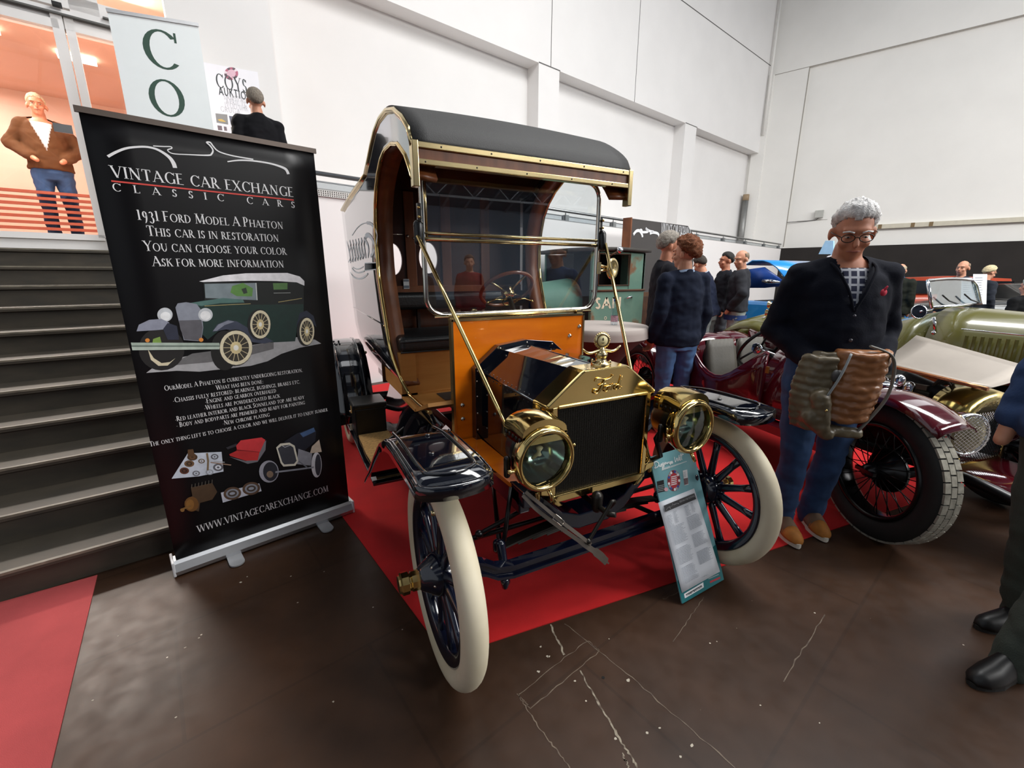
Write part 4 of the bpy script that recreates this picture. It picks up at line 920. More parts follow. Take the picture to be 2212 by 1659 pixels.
# steering wheel
cw = Vector((.262, 1.40, 1.345)); ax = Vector((0, .62, .78)).normalized(); e1 = Vector((1, 0, 0)); e2 = ax.cross(e1)
root = bpy.data.objects.new('steering_wheel', None); COL.objects.link(root); root.parent = van; root.empty_display_size = .1
mb = MB(); mb.tube([cw+(e1*math.cos(a)+e2*math.sin(a))*.185 for a in [2*PI*i/40 for i in range(40)]], .0125, 10, closed=True); mb.build('wheel_rim', mat('walnut_rim', '#7a3f1c', .25, var=.2, coat=.5), root)
for a in (.5, 2.1, 3.65, 5.2):
    mb = MB(); d = e1*math.cos(a)+e2*math.sin(a); mb.tube([cw+ax*-.03+d*.03, cw+ax*-.01+d*.1, cw+d*.18], [.009, .008, .007], 8); mb.build('wheel_spoke', brass_soft, root)
mb = MB(); mb.lathe([(.001, .02), (.03, .015), (.045, -.0), (.045, -.05), (.03, -.07), (.001, -.07)], o=cw, ax=ax, n=20); mb.build('wheel_hub', brass, root)
mb = MB(); mb.tube([cw, cw-ax*.32, (.25, .80, .79)], .017, 10); mb.build('steering_column', black_enamel, van)
q = cw-ax*.09
mb = MB(); mb.tube([q+(e1*math.cos(a)+e2*math.sin(a))*.055 for a in [2*PI*i/20 for i in range(14)]], .004, 6)
for sx in (-1, 1): mb.tube([q, q+e1*sx*.11+Vector((0, 0, .01)), q+e1*sx*.17+Vector((0, 0, -.01))], .005, 6); mb.ell(q+e1*sx*.17+Vector((0, 0, -.01)), .01, nu=8, nv=6)
mb.build('control_lever', brass, van)

# ---- windscreen
WY = .735
def rrect(x0, x1, z0, z1, r, y, n=6, tl=1, bl=1):
    P = []
    for cx, cz, a0, rr in ((x1-r, z1-r, 0, tl), (x0+r, z1-r, 90, tl), (x0+r, z0+r, 180, bl), (x1-r, z0+r, 270, bl)):
        for i in range(n+1):
            a = R(a0+90*i/n); P.append((cx+r*math.cos(a), y, cz+r*math.sin(a)))
    return P
fr = MB(); fr.tube(rrect(-.505, .505, 1.252, 1.932, .085, WY, 8), .0125, 10, closed=True); wf = fr.build('windscreen_frame', nickel, van)
mb = MB(); mb.tube([(-.5, WY-.006, 1.606), (.5, WY-.006, 1.606)], .0095, 8); mb.tube([(-.5, WY-.006, 1.632), (.5, WY-.006, 1.632)], .0075, 8); mb.build('centre_bar', brass_soft, wf)
mb = MB(); mb.tube([(-.488, WY-.006, 1.61), (-.488, WY-.006, 1.91)], .005, 6); mb.build('inner_bead', brass_soft, wf)
mb = MB(); P = rrect(-.497, .497, 1.26, 1.924, .08, WY, 8); mb.prism([p for p in P], (0, .004, 0)); mb.build('windscreen_glass', van_glass, wf)
for sx in (-1, 1):
    mb = MB(); mb.cap((sx*.528, WY-.01, 1.665), (sx*.532, WY-.015, 1.595), .024, .02, 12); mb.bx(sx*.512, sx*.528, WY-.01, WY+.01, 1.60, 1.76); mb.cap((sx*.522, WY, 1.70), (sx*.522, WY, 1.75), .008, .007); mb.build('frame_hinge', black_enamel, wf)
    mb = MB(); mb.ell((sx*.525, WY-.018, 1.74), .007, nu=8, nv=6); mb.ell((sx*.525, WY-.018, 1.70), .007, nu=8, nv=6); mb.build('hinge_rivet', brass, wf)
    mb = MB(); a = Vector((sx*.54, WY-.03, 1.615)); b = Vector((sx*.43, .42, 1.27)); c = Vector((sx*.30, .01, .60))
    mb.tube([a, a.lerp(c, .33), a.lerp(c, .66), c], .0095, 10); mb.cap(c, c+Vector((0, 0, -.03)), .012, .012); mb.build('stay_rod', brass, van)
    mb = MB(); mb.bx(sx*.36, sx*.40, WY-.03, WY-.0, 1.225, 1.25); mb.build('frame_bracket', brass_soft, wf)
mb = MB(); mb.tube([(-.47, WY-.012, 1.243), (.47, WY-.012, 1.243)], .006, 6); mb.build('sill_bead', brass_soft, wf)
# brass mirror on the windscreen frame
mi = MB(); q = Vector((.632, WY+.01, 1.48)); ax = Vector((.35, -1, 0)).normalized(); mi.lathe([(.001, .006), (.028, .008), (.034, .011), (.048, .008), (.056, .010), (.062, .004), (.06, -.004), (.03, -.012), (.001, -.014)], o=q, ax=ax, n=30)
mo = mi.build('mirror', brass_soft, van)
mb = MB(); mb.bx(.505, .525, WY-.02, WY+.02, 1.45, 1.515); mb.cap((.52, WY, 1.50), (.6, WY+.015, 1.485), .009, .008); mb.cap((.52, WY, 1.465), (.6, WY+.015, 1.475), .008, .008); mb.ell((.605, WY+.01, 1.48), .014, nu=10, nv=6); mb.build('mirror_arm', brass_soft, mo)

# ================================================================ signs, banners, card
B0 = onZ(380, 1242); B1 = onZ(760, 1105); bd = (B1-B0); BWID = bd.length; bd.normalize(); bn = Vector((-bd.y, bd.x, 0)); bf = -bn
def bq(x, y, t=0.0): return onP(x, y, B0, bn)+bf*t
def bz(u, z, t=0.0): return B0+bd*u+Vector((0, 0, z))+bf*t
cen = B0+bd*(BWID/2); ban = thing('pullup_banner', 'tall black pull-up banner with white lettering and an old car picture', 'banner', tuple(cen), math.atan2(bd.y, bd.x))
vin = mat('black_banner_vinyl', '#0f0e10', .38, var=.08, vs=2, spec=.28)
white_ink = mat('white_ink', '#e9e9ea', .45, var=0)
mb = MB(); rows = []
for k in range(25):
    z = .075+(2.055-.075)*k/24; rows.append([bz(.012+(BWID-.024)*i/12, z, .0+.006*math.sin(3.1*i/12+.9)*math.sin(PI*k/24)*(1 if k > 16 else .3)) for i in range(13)])
mb = MB(); mb.grid([[bz(.012+(.864)*i/6, .07+1.985*k/20) for i in range(7)] for k in range(21)]); panel = mb.build('print_panel', vin, ban, solid=.0015, off=-1)
ink = MB()
def btext(t, a, b, h, **k):
    A = bq(*a); Bq = bq(*b); z = (A.z+Bq.z)/2; A.z = z; Bq.z = z
    put_text(ink, t, A, Bq, h, bf, off=.0022, **k)
btext('VINTAGE CAR EXCHANGE', (242.8, 387.4), (634, 422), .044, track=.10)
btext('C L A S S I C   C A R S', (244.5, 415.6), (637, 447), .030, track=.42)
btext('1931 Ford Model A Phaeton', (297.5, 475), (611.7, 494.5), .042)
btext('This car is in restoration', (319, 510), (602.4, 521.7), .042)
btext('You can choose your color', (312.4, 541.6), (619, 550.8), .042)
btext('Ask for more information', (330, 574.7), (613.4, 578), .042)
btext('OurModel A Phaeton is currently undergoing restoration.', (355.5, 842), (653.8, 804.7), .0235)
btext('What has been done:', (467, 841), (569, 829), .0235)
btext('-Chassis fully restored: bearings, bushings, brakes etc.', (373.7, 867.7), (648, 829.5), .0235)
btext('-Engine and gearbox overhaled', (443, 870), (596.8, 848.8), .0235)
btext('-Wheels are powdercoated black', (441, 884), (604.8, 860), .0235)
btext('-Red leather interior and black Sonneland top are ready', (378, 907), (657.8, 864), .0235)
btext('- Body and bodyparts are primered and ready for painting', (381, 920.7), (658.8, 875), .0235)
btext('-New chrome plating', (481, 916.7), (582.6, 900.8), .0235)
btext('The only thing left is to choose a color and we will deliver it to enjoy summer', (323, 960.5), (708, 891), .0235)
btext('WWW.VINTAGECAREXCHANGE.COM', (426.8, 1147.8), (709.5, 1063), .038)
put_logo(ink, bz(.0704, 1.9004), bd*.671, Vector((0, 0, .671)), bf, k=1.0, off=.0022)
ink.build('printed_lettering', white_ink, panel)
a, b = bq(241, 394), bq(634, 430); z = (a.z+b.z)/2; a.z = b.z = z
mb = MB(); ribbon(mb, [a, b], .006, bf, off=.0022); mb.build('red_rule', mat('red_ink', '#d9433a', .5, var=0), panel)
PIC = []
PC = {}
def pc(c):
    if c not in PC: PC[c] = len(PC); PIC.append(mat('ink_'+c, '#'+c, .5, var=.12, vs=30))
    return PC[c]
pm = MB(); lay = [0]
def bpt(p): return bq(150+p[0]/3.017, 230+p[1]/3.017)
def pol(c, P, dy=0):
    lay[0] += 1; t = .0022+lay[0]*.00003
    pm.add([bpt((x, y+dy))+bf*t for x, y in P], [tuple(range(len(P)))], pc(c))
def el(c, cx, cy, rx, ry, dy=0, rot=0): pol(c, [(cx+rx*math.cos(2*PI*i/24)*math.cos(rot)-ry*math.sin(2*PI*i/24)*math.sin(rot), cy+rx*math.cos(2*PI*i/24)*math.sin(rot)+ry*math.sin(2*PI*i/24)*math.cos(rot)) for i in range(24)], dy)
def line(c, P, w, dy=0):
    lay[0] += 1; ribbon(pm, [bpt((x, y+dy)) for x, y in P], w, bf, pc(c), .0022+lay[0]*.00003)
Y2 = 1568.8
shadow_edge = [(1640, 1545), (1500, 1572), (1380, 1612), (1290, 1660), (1180, 1690), (1010, 1710), (850, 1728), (700, 1722), (500, 1736)]
pol('a9a9ab', [(500, 1736), (560, 1690), (700, 1640), (900, 1600), (1250, 1545), (1500, 1500), (1600, 1520)]+shadow_edge)
pol('6c6b6c', [(640, 1690), (800, 1610), (1180, 1560), (1330, 1530), (1330, 1580), (1100, 1640), (900, 1668)])
el('1d1b1a', 600, 1580, 150, 140); pol('d9cfb0', [(510, 1580), (530, 1650), (580, 1690), (640, 1688), (690, 1640), (655, 1665), (600, 1672), (550, 1640)]); pol('7fa04a', [(545, 1515), (590, 1500), (600, 1540), (540, 1545)])
el('161514', 1010, 1590, 90, 130)
pol('12302a', [(770, 1285), (880, 1262), (1180, 1250), (1525, 1285), (1525, 1340), (1490, 1400), (1470, 1530), (1310, 1538), (1200, 1440), (1000, 1440), (900, 1520), (800, 1420)])
pol('0d1412', [(872, 1148), (1490, 1145), (1525, 1170), (1527, 1288), (1180, 1292), (880, 1262)])
pol('7e8b90', [(880, 1156), (1213, 1150), (1218, 1262), (886, 1248)]); pol('5f8f45', [(1060, 1170), (1130, 1150), (1195, 1185), (1190, 1238), (1090, 1236), (1048, 1212)]); pol('2f3a30', [(1120, 1190), (1150, 1180), (1160, 1215), (1135, 1222)])
pol('587f48', [(1325, 1152), (1420, 1150), (1420, 1192), (1330, 1194)]); line('d0d6d4', [(1215, 1150), (1222, 1262)], .004); line('c8cccb', [(1330, 1216), (1440, 1214)], .002)
pol('f0eff2', [(845, 1140), (925, 1120), (1000, 1101), (1150, 1087), (1420, 1085), (1500, 1108), (1530, 1138), (1530, 1168), (1480, 1146), (1350, 1138), (1180, 1136), (870, 1144)])
pol('4f736d', [(775, 1282), (1000, 1248), (1130, 1258), (1140, 1278), (980, 1282), (860, 1300)]); line('b9a870', [(880, 1300), (1180, 1285)], .0025); line('b9a870', [(1360, 1275), (1515, 1250)], .003)
pol('232a3d', [(1480, 1420), (1500, 1345), (1545, 1330), (1590, 1365), (1610, 1440), (1590, 1420), (1545, 1385), (1505, 1430), (1495, 1500)])
pol('8b909c', [(690, 1310), (705, 1283), (760, 1275), (830, 1288), (860, 1330), (872, 1440), (858, 1530), (745, 1522), (712, 1400)]); pol('5d5c62', [(712, 1395), (858, 1390), (868, 1440), (856, 1525), (750, 1520), (722, 1450)])
el('c9ced2', 622, 1357, 50, 46); el('eef1f2', 626, 1366, 34, 28); el('c9ced2', 886, 1357, 47, 44); el('f2f4f5', 886, 1362, 34, 30)
pol('8f93a3', [(437, 1465), (452, 1422), (520, 1390), (600, 1384), (650, 1408), (640, 1450), (560, 1458)]); pol('2a2e3f', [(640, 1410), (700, 1430), (715, 1520), (640, 1520), (610, 1450)])
pol('3c4254', [(930, 1470), (960, 1422), (1030, 1390), (1090, 1400), (1200, 1465), (1330, 1530), (1270, 1545), (1190, 1535), (1120, 1470), (1020, 1452)]); pol('828796', [(935, 1462), (970, 1420), (1035, 1394), (1075, 1402), (1010, 1425), (960, 1462)])
for cx, cy, rx, ry in ((1085, 1572, 106, 112), (1243, 1420, 66, 92), (1546, 1465, 48, 88)):
    el('191817', cx-8, cy, rx+10, ry+8); el('e6dcbc', cx, cy, rx, ry); el('3a352d', cx, cy, rx*.8, ry*.8)
    for k in range(14):
        a = 2*PI*k/14; line('cdbf98', [(cx+rx*.25*math.cos(a), cy+ry*.25*math.sin(a)), (cx+rx*.78*math.cos(a), cy+ry*.78*math.sin(a))], .003)
    el('dccb9a', cx, cy, rx*.36, ry*.36); el('f4f2ea', cx, cy, rx*.16, ry*.16)
pol('a9b9ac', [(400, 1538), (975, 1540), (978, 1556), (404, 1556)]); pol('b4c2b6', [(405, 1566), (978, 1566), (976, 1582), (410, 1588)]); pol('6d7c72', [(404, 1556), (978, 1556), (978, 1566), (405, 1566)])
el('d98a3a', 508, 1523, 15, 13); el('d98a3a', 857, 1520, 15, 13)
# small photographs lower down
pol('c4ccd8', [(665, 855), (770, 690), (990, 680), (1003, 808), (840, 840)], Y2)
for cx, cy, rx, ry, c, c2 in ((800, 715, 34, 22, '4a3524', '6b4c30'), (780, 757, 33, 22, '6e5238', '3c2c1e'), (748, 803, 31, 22, '5c3526', '2e1c14'), (860, 740, 22, 15, '6b5a48', 'c4ccd8'), (945, 712, 25, 18, '5f5f66', 'c4ccd8'), (968, 781, 33, 24, '5f5f66', 'd8dce4'), (825, 820, 25, 18, '73757c', 'c4ccd8'), (912, 812, 26, 18, '9aa0a8', 'c4ccd8')):
    el(c, cx, cy, rx, ry, Y2); el(c2, cx, cy, rx*.6, ry*.6, Y2); el(c, cx, cy, rx*.28, ry*.28, Y2)
pol('5a4028', [(770, 665), (805, 662), (812, 690), (832, 705), (770, 712)], Y2); line('7d6a50', [(895, 688), (903, 740), (900, 800)], .008, Y2); line('9a7f6c', [(918, 748), (1052, 766)], .005, Y2); line('b0aeb0', [(940, 740), (1010, 748)], .004, Y2)
pol('6b6a70', [(1230, 690), (1262, 620), (1280, 605), (1276, 668), (1225, 745), (1160, 758), (1040, 712), (1150, 740)], Y2); pol('2d2c32', [(1018, 652), (1088, 625), (1095, 640), (1030, 664)], Y2)
pol('c8353a', [(1085, 640), (1115, 605), (1250, 586), (1275, 602), (1240, 680), (1090, 665)], Y2); pol('b52b2c', [(1040, 695), (1090, 672), (1238, 680), (1225, 735), (1150, 738), (1045, 706)], Y2); line('8a1f22', [(1085, 668), (1238, 682)], .003, Y2)
el('9a9aa4', 1298, 808, 64, 72, Y2); el('22242c', 1308, 808, 48, 62, Y2); el('7e6a58', 1305, 826, 22, 22, Y2)
el('d3d4da', 1608, 765, 34, 82, Y2); el('30333d', 1618, 765, 20, 70, Y2)
pol('151a28', [(1395, 615), (1480, 560), (1590, 520), (1606, 548), (1600, 610), (1500, 700), (1460, 640)], Y2); pol('44608a', [(1500, 560), (1590, 522), (1600, 548), (1520, 585)], Y2); pol('c9b9a6', [(1578, 645), (1625, 600), (1642, 680), (1565, 690)], Y2); pol('8d8f98', [(1490, 660), (1580, 690), (1570, 770), (1480, 760)], Y2)
pol('d6d2c2', [(1345, 652), (1372, 626), (1432, 620), (1466, 640), (1490, 740), (1470, 770), (1392, 776), (1374, 752)], Y2); pol('3a3c44', [(1356, 658), (1380, 640), (1430, 634), (1456, 650), (1478, 738), (1462, 758), (1398, 762), (1384, 745)], Y2); line('c8ccd2', [(1385, 640), (1402, 650), (1440, 636)], .003, Y2)
line('8a8d96', [(1340, 812), (1480, 795), (1590, 780)], .010, Y2); line('6c6e76', [(1490, 740), (1560, 790)], .006, Y2)
pol('4b3826', [(790, 912), (930, 882), (962, 940), (930, 990), (850, 1012), (842, 1068), (770, 1045), (748, 1005), (800, 965)], Y2); el('6f4a22', 795, 1020, 46, 48, Y2); el('8a5f2c', 785, 1022, 26, 34, Y2); line('7d5a30', [(722, 1058), (790, 1030)], .010, Y2); el('8a6434', 735, 1058, 14, 12, Y2)
for k in range(7): line('57524a', [(795+22*k, 915-5*k), (797+22*k, 890-5*k)], .003, Y2)
pol('c6cad6', [(985, 945), (1235, 885), (1250, 935), (998, 1010)], Y2)
for cx, cy in ((1060, 950), (1183, 918)): el('5b4636', cx, cy, 58, 42, Y2, -.15); el('8d929c', cx, cy, 42, 29, Y2, -.15); el('4a4038', cx, cy, 30, 20, Y2, -.15); el('9aa0ac', cx, cy, 18, 9, Y2, -.15)
pm.build('printed_pictures', PIC, panel)
alu = mat('satin_aluminium', '#c9cacc', .3, .9, var=.03)
mb = MB(); mb.loft([[bz(u, z, t) for t, z in ((-.075, 0.008), (.03, .008), (.034, .03), (.02, .066), (.004, .078), (-.05, .078), (-.075, .06))] for u in (0.0, BWID)], sm=False); mb.build('base_cassette', alu, ban, bevel=.003)
mb = MB(); 
for u in (-.006, BWID): mb.box(bz(u+.003, .045, -.022), (.012, .11, .078), rz=math.atan2(bd.y, bd.x))
mb.build('end_cap', mat('grey_plastic_cap', '#d6d6d8', .4), ban, bevel=.004)
mb = MB(); mb.bar(bz(.0, 2.057, 0), bz(BWID, 2.057, 0), .012, .022); mb.build('top_rail', mat('dark_top_rail', '#5a4f48', .4, .5), ban)
mb = MB(); mb.tube([bz(BWID/2, .05, -.04), bz(BWID/2, 2.05, -.012)], .009, 8); mb.build('support_pole', alu, ban)
for u in (.245, .70):
    mb = MB(); P = [(-.032, -.07), (.032, -.07)]+[(.034*math.cos(a), .105+.034*math.sin(a)) for a in [PI*i/10 for i in range(11)]]
    mb.prism([bz(u+x, .004, t) for x, t in P], (0, 0, .007)); mb.build('foot', mat('pale_grey_foot', '#bfc0c2', .4, .5), ban)

# ---- white banner on the landing
Q2 = DQ-dn*.6
def cq(x, y, t=0.0): return onP(x, y, Q2, dn)-dn*t
cw_ = thing('white_banner', 'white pull-up banner with large dark green letters C and O on the landing', 'banner', tuple(Vector((-1.9, 4.76, 1.663))), AD)
ctl, ctr = cq(243, 40), cq(434, 51); u0 = (ctl-Q2).dot(dd); u1 = (cq(452, 165)-Q2).dot(dd)-.0
def cz(u, z, t=0.0): return Q2+dd*u+Vector((0, 0, z))-dn*t
mb = MB(); mb.prism([cz(-1.566, 1.72), cz(-.852, 1.72), cz(-.852, 3.93), cz(-1.566, 3.83)], tuple(-dn*.003)); cpan = mb.build('print_panel', mat('white_banner_vinyl', '#e8eeee', .5, var=.01), cw_)
g = MB()
def cglyph(ch, xa, xb, yt, yb):
    c0 = cq(xa, yb); c1 = cq(xb, yb); zt = cq((xa+xb)/2, yt).z; A = Vector(c0); Bq = Vector(c1); Bq.z = A.z+.02
    put_text(g, ch, A, Bq, zt-A.z, -dn, off=.0045, up=(0, 0, 1))
cglyph('C', 312, 388, 70, 141); cglyph('O', 327, 405, 178, 246)
g.build('green_letters', mat('dark_green_ink', '#1d4434', .5, var=0), cpan)
mb = MB(); mb.bar(cz(-1.572, 3.845, .005), cz(-.846, 3.945, .005), .02, .03); mb.build('top_rail', alu, cw_)
mb = MB(); mb.bx(-.40, .32, -.05, .05, .0, .06); mb.build('base_cassette', alu, cw_, world=False)
mb = MB(); mb.tube([cz(-1.2, 1.7, -.03), cz(-1.2, 3.85, -.03)], .009, 8); mb.build('support_pole', alu, cw_)

# ---- auction poster on the white wall
PQ = DQ-dn*.004
def tq(x, y, t=0.0): return onP(x, y, PQ, dn)-dn*t
ptl, pbr = tq(452, 143), tq(569, 300)
po = thing('auction_poster', 'white auction poster with a pink gem, hanging on the white wall by the landing', 'poster', tuple(DQ+dd*-.5+Vector((0, 0, 2.6))-dn*.002), AD)
mb = MB(); mb.prism([PQ+dd*-.775+Vector((0, 0, 2.55)), PQ+dd*-.215+Vector((0, 0, 2.55)), PQ+dd*-.215+Vector((0, 0, 3.86)), PQ+dd*-.775+Vector((0, 0, 3.82))], tuple(-dn*.004)); pp_ = mb.build('poster_sheet', mat('poster_paper', '#efeef3', .6, var=.01), po)
def tz(x, y): return tq(450+x/9.217, 130+y/9.217, .005)
k1, k2 = MB(), MB()
def ptext(m, t, a, b, h, **k):
    A, Bq = tz(*a), tz(*b); m_ = (A.z+Bq.z)/2; A.z = m_-.004; Bq.z = m_+.004
    put_text(m, t, A, Bq, h, -dn, off=.001, up=(0, 0, 1), **k)
ptext(k1, 'COYS', (165, 545), (785, 650), .145, track=.1); ptext(k1, 'AUKTION', (215, 690), (860, 810), .085, sans=.15, track=.12)
ptext(k2, 'SAMSTAG', (310, 785), (770, 850), .055, sans=.06, track=.16); ptext(k2, 'APRIL 13', (355, 870), (740, 930), .055, sans=.06, track=.16); ptext(k2, '13:OO UHR', (335, 945), (790, 1010), .055, sans=.06, track=.16); ptext(k2, 'GRUGA', (250, 1020), (640, 1080), .055, sans=.06, track=.16)
k1.build('poster_title', mat('charcoal_ink', '#33383b', .5, var=0), pp_); k2.build('poster_text', mat('grey_ink', '#b4b2b8', .5, var=0), pp_)
gm = MB(); c = (455, 270)
def ring(cx, cy, r0, r1, a0, a1, mi):
    n = 4; gm.grid([[tz(cx+r0*1.0*math.cos(a0+(a1-a0)*i/n), cy+r0*.92*math.sin(a0+(a1-a0)*i/n)) for i in range(n+1)], [tz(cx+r1*math.cos(a0+(a1-a0)*i/n), cy+r1*.92*math.sin(a0+(a1-a0)*i/n)) for i in range(n+1)]], mi, False)
for k in range(14): ring(c[0], c[1], 88, 138, 2*PI*k/14, 2*PI*(k+1)/14, (1, 2, 3, 1, 2)[k % 5])
gm.add([tz(c[0]+90*math.cos(2*PI*i/16), c[1]+84*math.sin(2*PI*i/16)) for i in range(16)], [tuple(range(16))], 0)
gm.build('pink_gem', [mat('gem_pink', '#dcb3c2', .4), mat('gem_rose', '#b5607a', .4), mat('gem_dark', '#5b4650', .4), mat('gem_pale', '#e8d6dd', .4)], pp_)
pmb = MB()
for P, mi in (([(140, 1060), (375, 1085), (395, 1285), (165, 1245)], 0), ([(410, 1110), (620, 1140), (640, 1310), (450, 1290)], 2), ([(178, 1300), (265, 1310), (280, 1400), (195, 1395)], 3), ([(305, 1320), (360, 1328), (375, 1410), (318, 1405)], 3), ([(448, 1335), (600, 1355), (620, 1470), (470, 1460)], 4)): pmb.face([tz(*q) for q in P], mi)
pmb.face([tz(x, y)-dn*.001 for x, y in ((185, 1180), (260, 1170), (350, 1225), (330, 1235), (215, 1215))], 1)
pmb.build('poster_pictures', [mat('pic_grey', '#8f8d8c', .5), mat('pic_yellow', '#d9b766', .5), mat('pic_slate', '#5c5d6e', .5), mat('pic_mauve', '#7a6a70', .5), mat('pic_olive', '#4e5248', .5)], pp_)

# ---- teal information card leaning at the front wheel
K0, K1 = onZ(1474, 1304, .008), onZ(1565, 1251, .008); kd = (K1-K0); KW = .308; kd.normalize(); kh = Vector((-kd.y, kd.x, 0)); ka = R(22); ku = Vector((0, 0, math.cos(ka)))+kh*math.sin(ka); kn = kd.cross(ku)
card = thing('information_card', 'teal information card with a white paper sheet, leaning in front of the cream front wheel', 'sign', tuple(K0+kd*KW/2), math.atan2(kd.y, kd.x))
def kz(u, v, t=0.0): return K0+kd*u+ku*v+kn*t
def kq(x, y, t=0.0): return onP(1400+x/4.739, 960+y/4.739, K0, kn)+kn*t
mb = MB(); mb.prism([kz(0, 0), kz(KW, 0), kz(KW*.975, .665), kz(.0, .665)], tuple(-kn*.006))
teal = two('teal_card', '#6ea3ab', '#7fb3ba', 6, .3, .7, .35)
ck = mb.build('card_board', teal, card)
mb = MB(); mb.face([kz(0, 0, .0006), kz(KW, 0, .0006), kz(KW, .17, .0006), kz(0, .10, .0006)]); mb.build('dark_teal_foot', mat('deep_teal', '#0f6a70', .35), ck)
paper = mat('white_paper', '#dfe3ea', .7, var=.02)
cor = [kq(97, 597), kq(465, 450), kq(730, 1300), kq(340, 1520)]; rows = []
for j in range(9):
    v = j/8; rows.append([(cor[3].lerp(cor[0], v)).lerp(cor[2].lerp(cor[1], v), i/6)+kn*(.003+.006*(v*(1-v))*4*abs(math.sin(2.5*i/6+.4))) for i in range(7)])
mb = MB(); mb.grid(rows); sh = mb.build('paper_sheet', paper, card, solid=.0006)
mb = MB(); G2 = mat('grey_type', '#9aa0aa', .7, var=0)
def sq(a, b, t=.012):                          # a,b in 0..1 on the sheet (b down)
    return (cor[0].lerp(cor[3], b)).lerp(cor[1].lerp(cor[2], b), a)+kn*t
def bars(a0, a1, b0, b1, n, rag=.25):
    for k in range(n):
        b = b0+(b1-b0)*k/n; e = a1-(a1-a0)*random.uniform(0, rag); x = a0
        while x < e-.01:
            w = min(random.uniform(.02, .07), e-x); mb.face([sq(x, b), sq(x+w, b), sq(x+w, b+.0045), sq(x, b+.0045)]); x += w+.008
bars(.09, .22, .165, .30, 9, .3); bars(.27, .36, .15, .28, 9, .5); bars(.57, .72, .145, .26, 8, .3); bars(.77, .84, .13, .25, 8, .5)
bars(.10, .47, .30, .50, 14); bars(.10, .47, .54, .72, 12); bars(.10, .47, .75, .93, 12); bars(.55, .92, .27, .42, 10); bars(.55, .92, .47, .62, 10); bars(.55, .92, .67, .82, 11); bars(.55, .68, .95, .96, 1)
mb.build('paper_type', G2, sh)
mb = MB(); mb.face([sq(.08, .045), sq(.93, .045), sq(.93, .115), sq(.08, .115)]); mb.build('paper_header', mat('header_grey', '#3b3a3c', .6), sh)
mb = MB(); o_ = sq(.11, .10, .0125); ux = (sq(.45, .10, .0125)-o_); put_logo(mb, o_, ux, ku*ux.length*1.1, kn, off=.0006)
put_text(mb, 'VINTAGE CAR EXCHANGE', sq(.48, .082, .0125), sq(.91, .082, .0125), .009, kn, off=.0006); mb.build('header_mark', mat('dim_white_ink', '#b8b8bb', .6), sh)
def kpt(P, mi, t=.0012): cm.face([kq(x, y, t) for x, y in P], mi)
cm = MB(); kpt([(88, 380), (158, 362), (170, 480), (100, 495)], 0); kpt([(352, 268), (398, 257), (412, 410), (370, 420)], 1); kpt([(362, 350), (404, 340), (411, 405), (370, 416)], 3)
kpt([(365, 1530), (562, 1410), (568, 1462), (375, 1575)], 1); kpt([(382, 1535), (545, 1440), (553, 1460), (388, 1555)], 0, .0016)
kpt([(630, 1400), (735, 1352), (738, 1372), (632, 1420)], 2); kpt([(615, 1370), (720, 1325), (721, 1334), (617, 1380)], 4)
for k in range(4): kpt([(97, 425+17*k), (160, 410+17*k), (160, 416+17*k), (97, 431+17*k)], 4, .0016)
for k in range(5): kpt([(360, 285+12*k), (385, 279+12*k), (385, 283+12*k), (360, 289+12*k)], 4, .0016)
def kel(cx, cy, rx, ry, mi, t): cm.face([kq(cx+rx*math.cos(2*PI*i/20), cy+ry*math.sin(2*PI*i/20), t) for i in range(20)], mi)
kel(262, 370, 66, 108, 2, .0012)
for k in range(18): a = 2*PI*k/18; kel(262+54*math.cos(a), 370+92*math.sin(a), 11, 14, (1, 3, 5, 4)[k % 4], .0014)
kel(262, 370, 40, 70, 2, .0016)
for k in range(5): kpt([(232, 330+20*k), (290, 316+20*k), (291, 326+20*k), (233, 340+20*k)], 1, .0018)
kel(182, 460, 20, 20, 6, .0018)
cm.build('printed_badges', [mat('badge_black', '#141416', .5), mat('badge_white', '#e8e8ea', .5), mat('badge_red', '#b5323c', .5), mat('badge_maroon', '#6e2a30', .5), mat('badge_grey', '#9aa4a8', .5), mat('badge_blue', '#30509a', .5), mat('badge_pink', '#dba6ae', .5)], ck)
cs = MB()
def kpoly(P, w): ribbon(cs, bez([kq(x, y, .0012) for x, y in P], 5), w, kn, off=.0006)
for P in ([(62, 185), (72, 235), (80, 240)], [(48, 195), (80, 175), (105, 195), (100, 225), (70, 243), (62, 232)], [(112, 210), (116, 228), (126, 220)], [(128, 212), (138, 204), (132, 200), (126, 212), (132, 224), (144, 214)],
          [(160, 195), (148, 190), (142, 205), (154, 208), (162, 192), (158, 235), (140, 240), (165, 205)], [(182, 188), (170, 186), (168, 200), (178, 200), (185, 186), (188, 198)], [(192, 185), (196, 200), (200, 184), (208, 182), (212, 196)], [(216, 180), (228, 178), (218, 196), (232, 192), (222, 210)], [(236, 186), (246, 178), (240, 172), (234, 184), (242, 194), (252, 184)],
          [(266, 128), (276, 180), (292, 140), (302, 172), (314, 110)], [(306, 148), (318, 140), (314, 134), (306, 146), (314, 160), (322, 150)], [(330, 92), (324, 160), (332, 158)], [(344, 90), (338, 150), (346, 152)], [(330, 112), (362, 98)]): kpoly(P, .0042)
for k in range(7): kpoly([(138+12*k, 268-4*k), (143+12*k, 246-4*k), (148+12*k, 266-4*k)], .0024)
for k in range(13): kpoly([(225+13*k, 240-5*k), (231+13*k, 220-4*k), (236+13*k, 236-5*k)], .0022)
for P in ([(385, 1548), (398, 1536)],): pass
cs.build('script_title', mat('card_white_ink', '#f0f4f4', .5), ck)
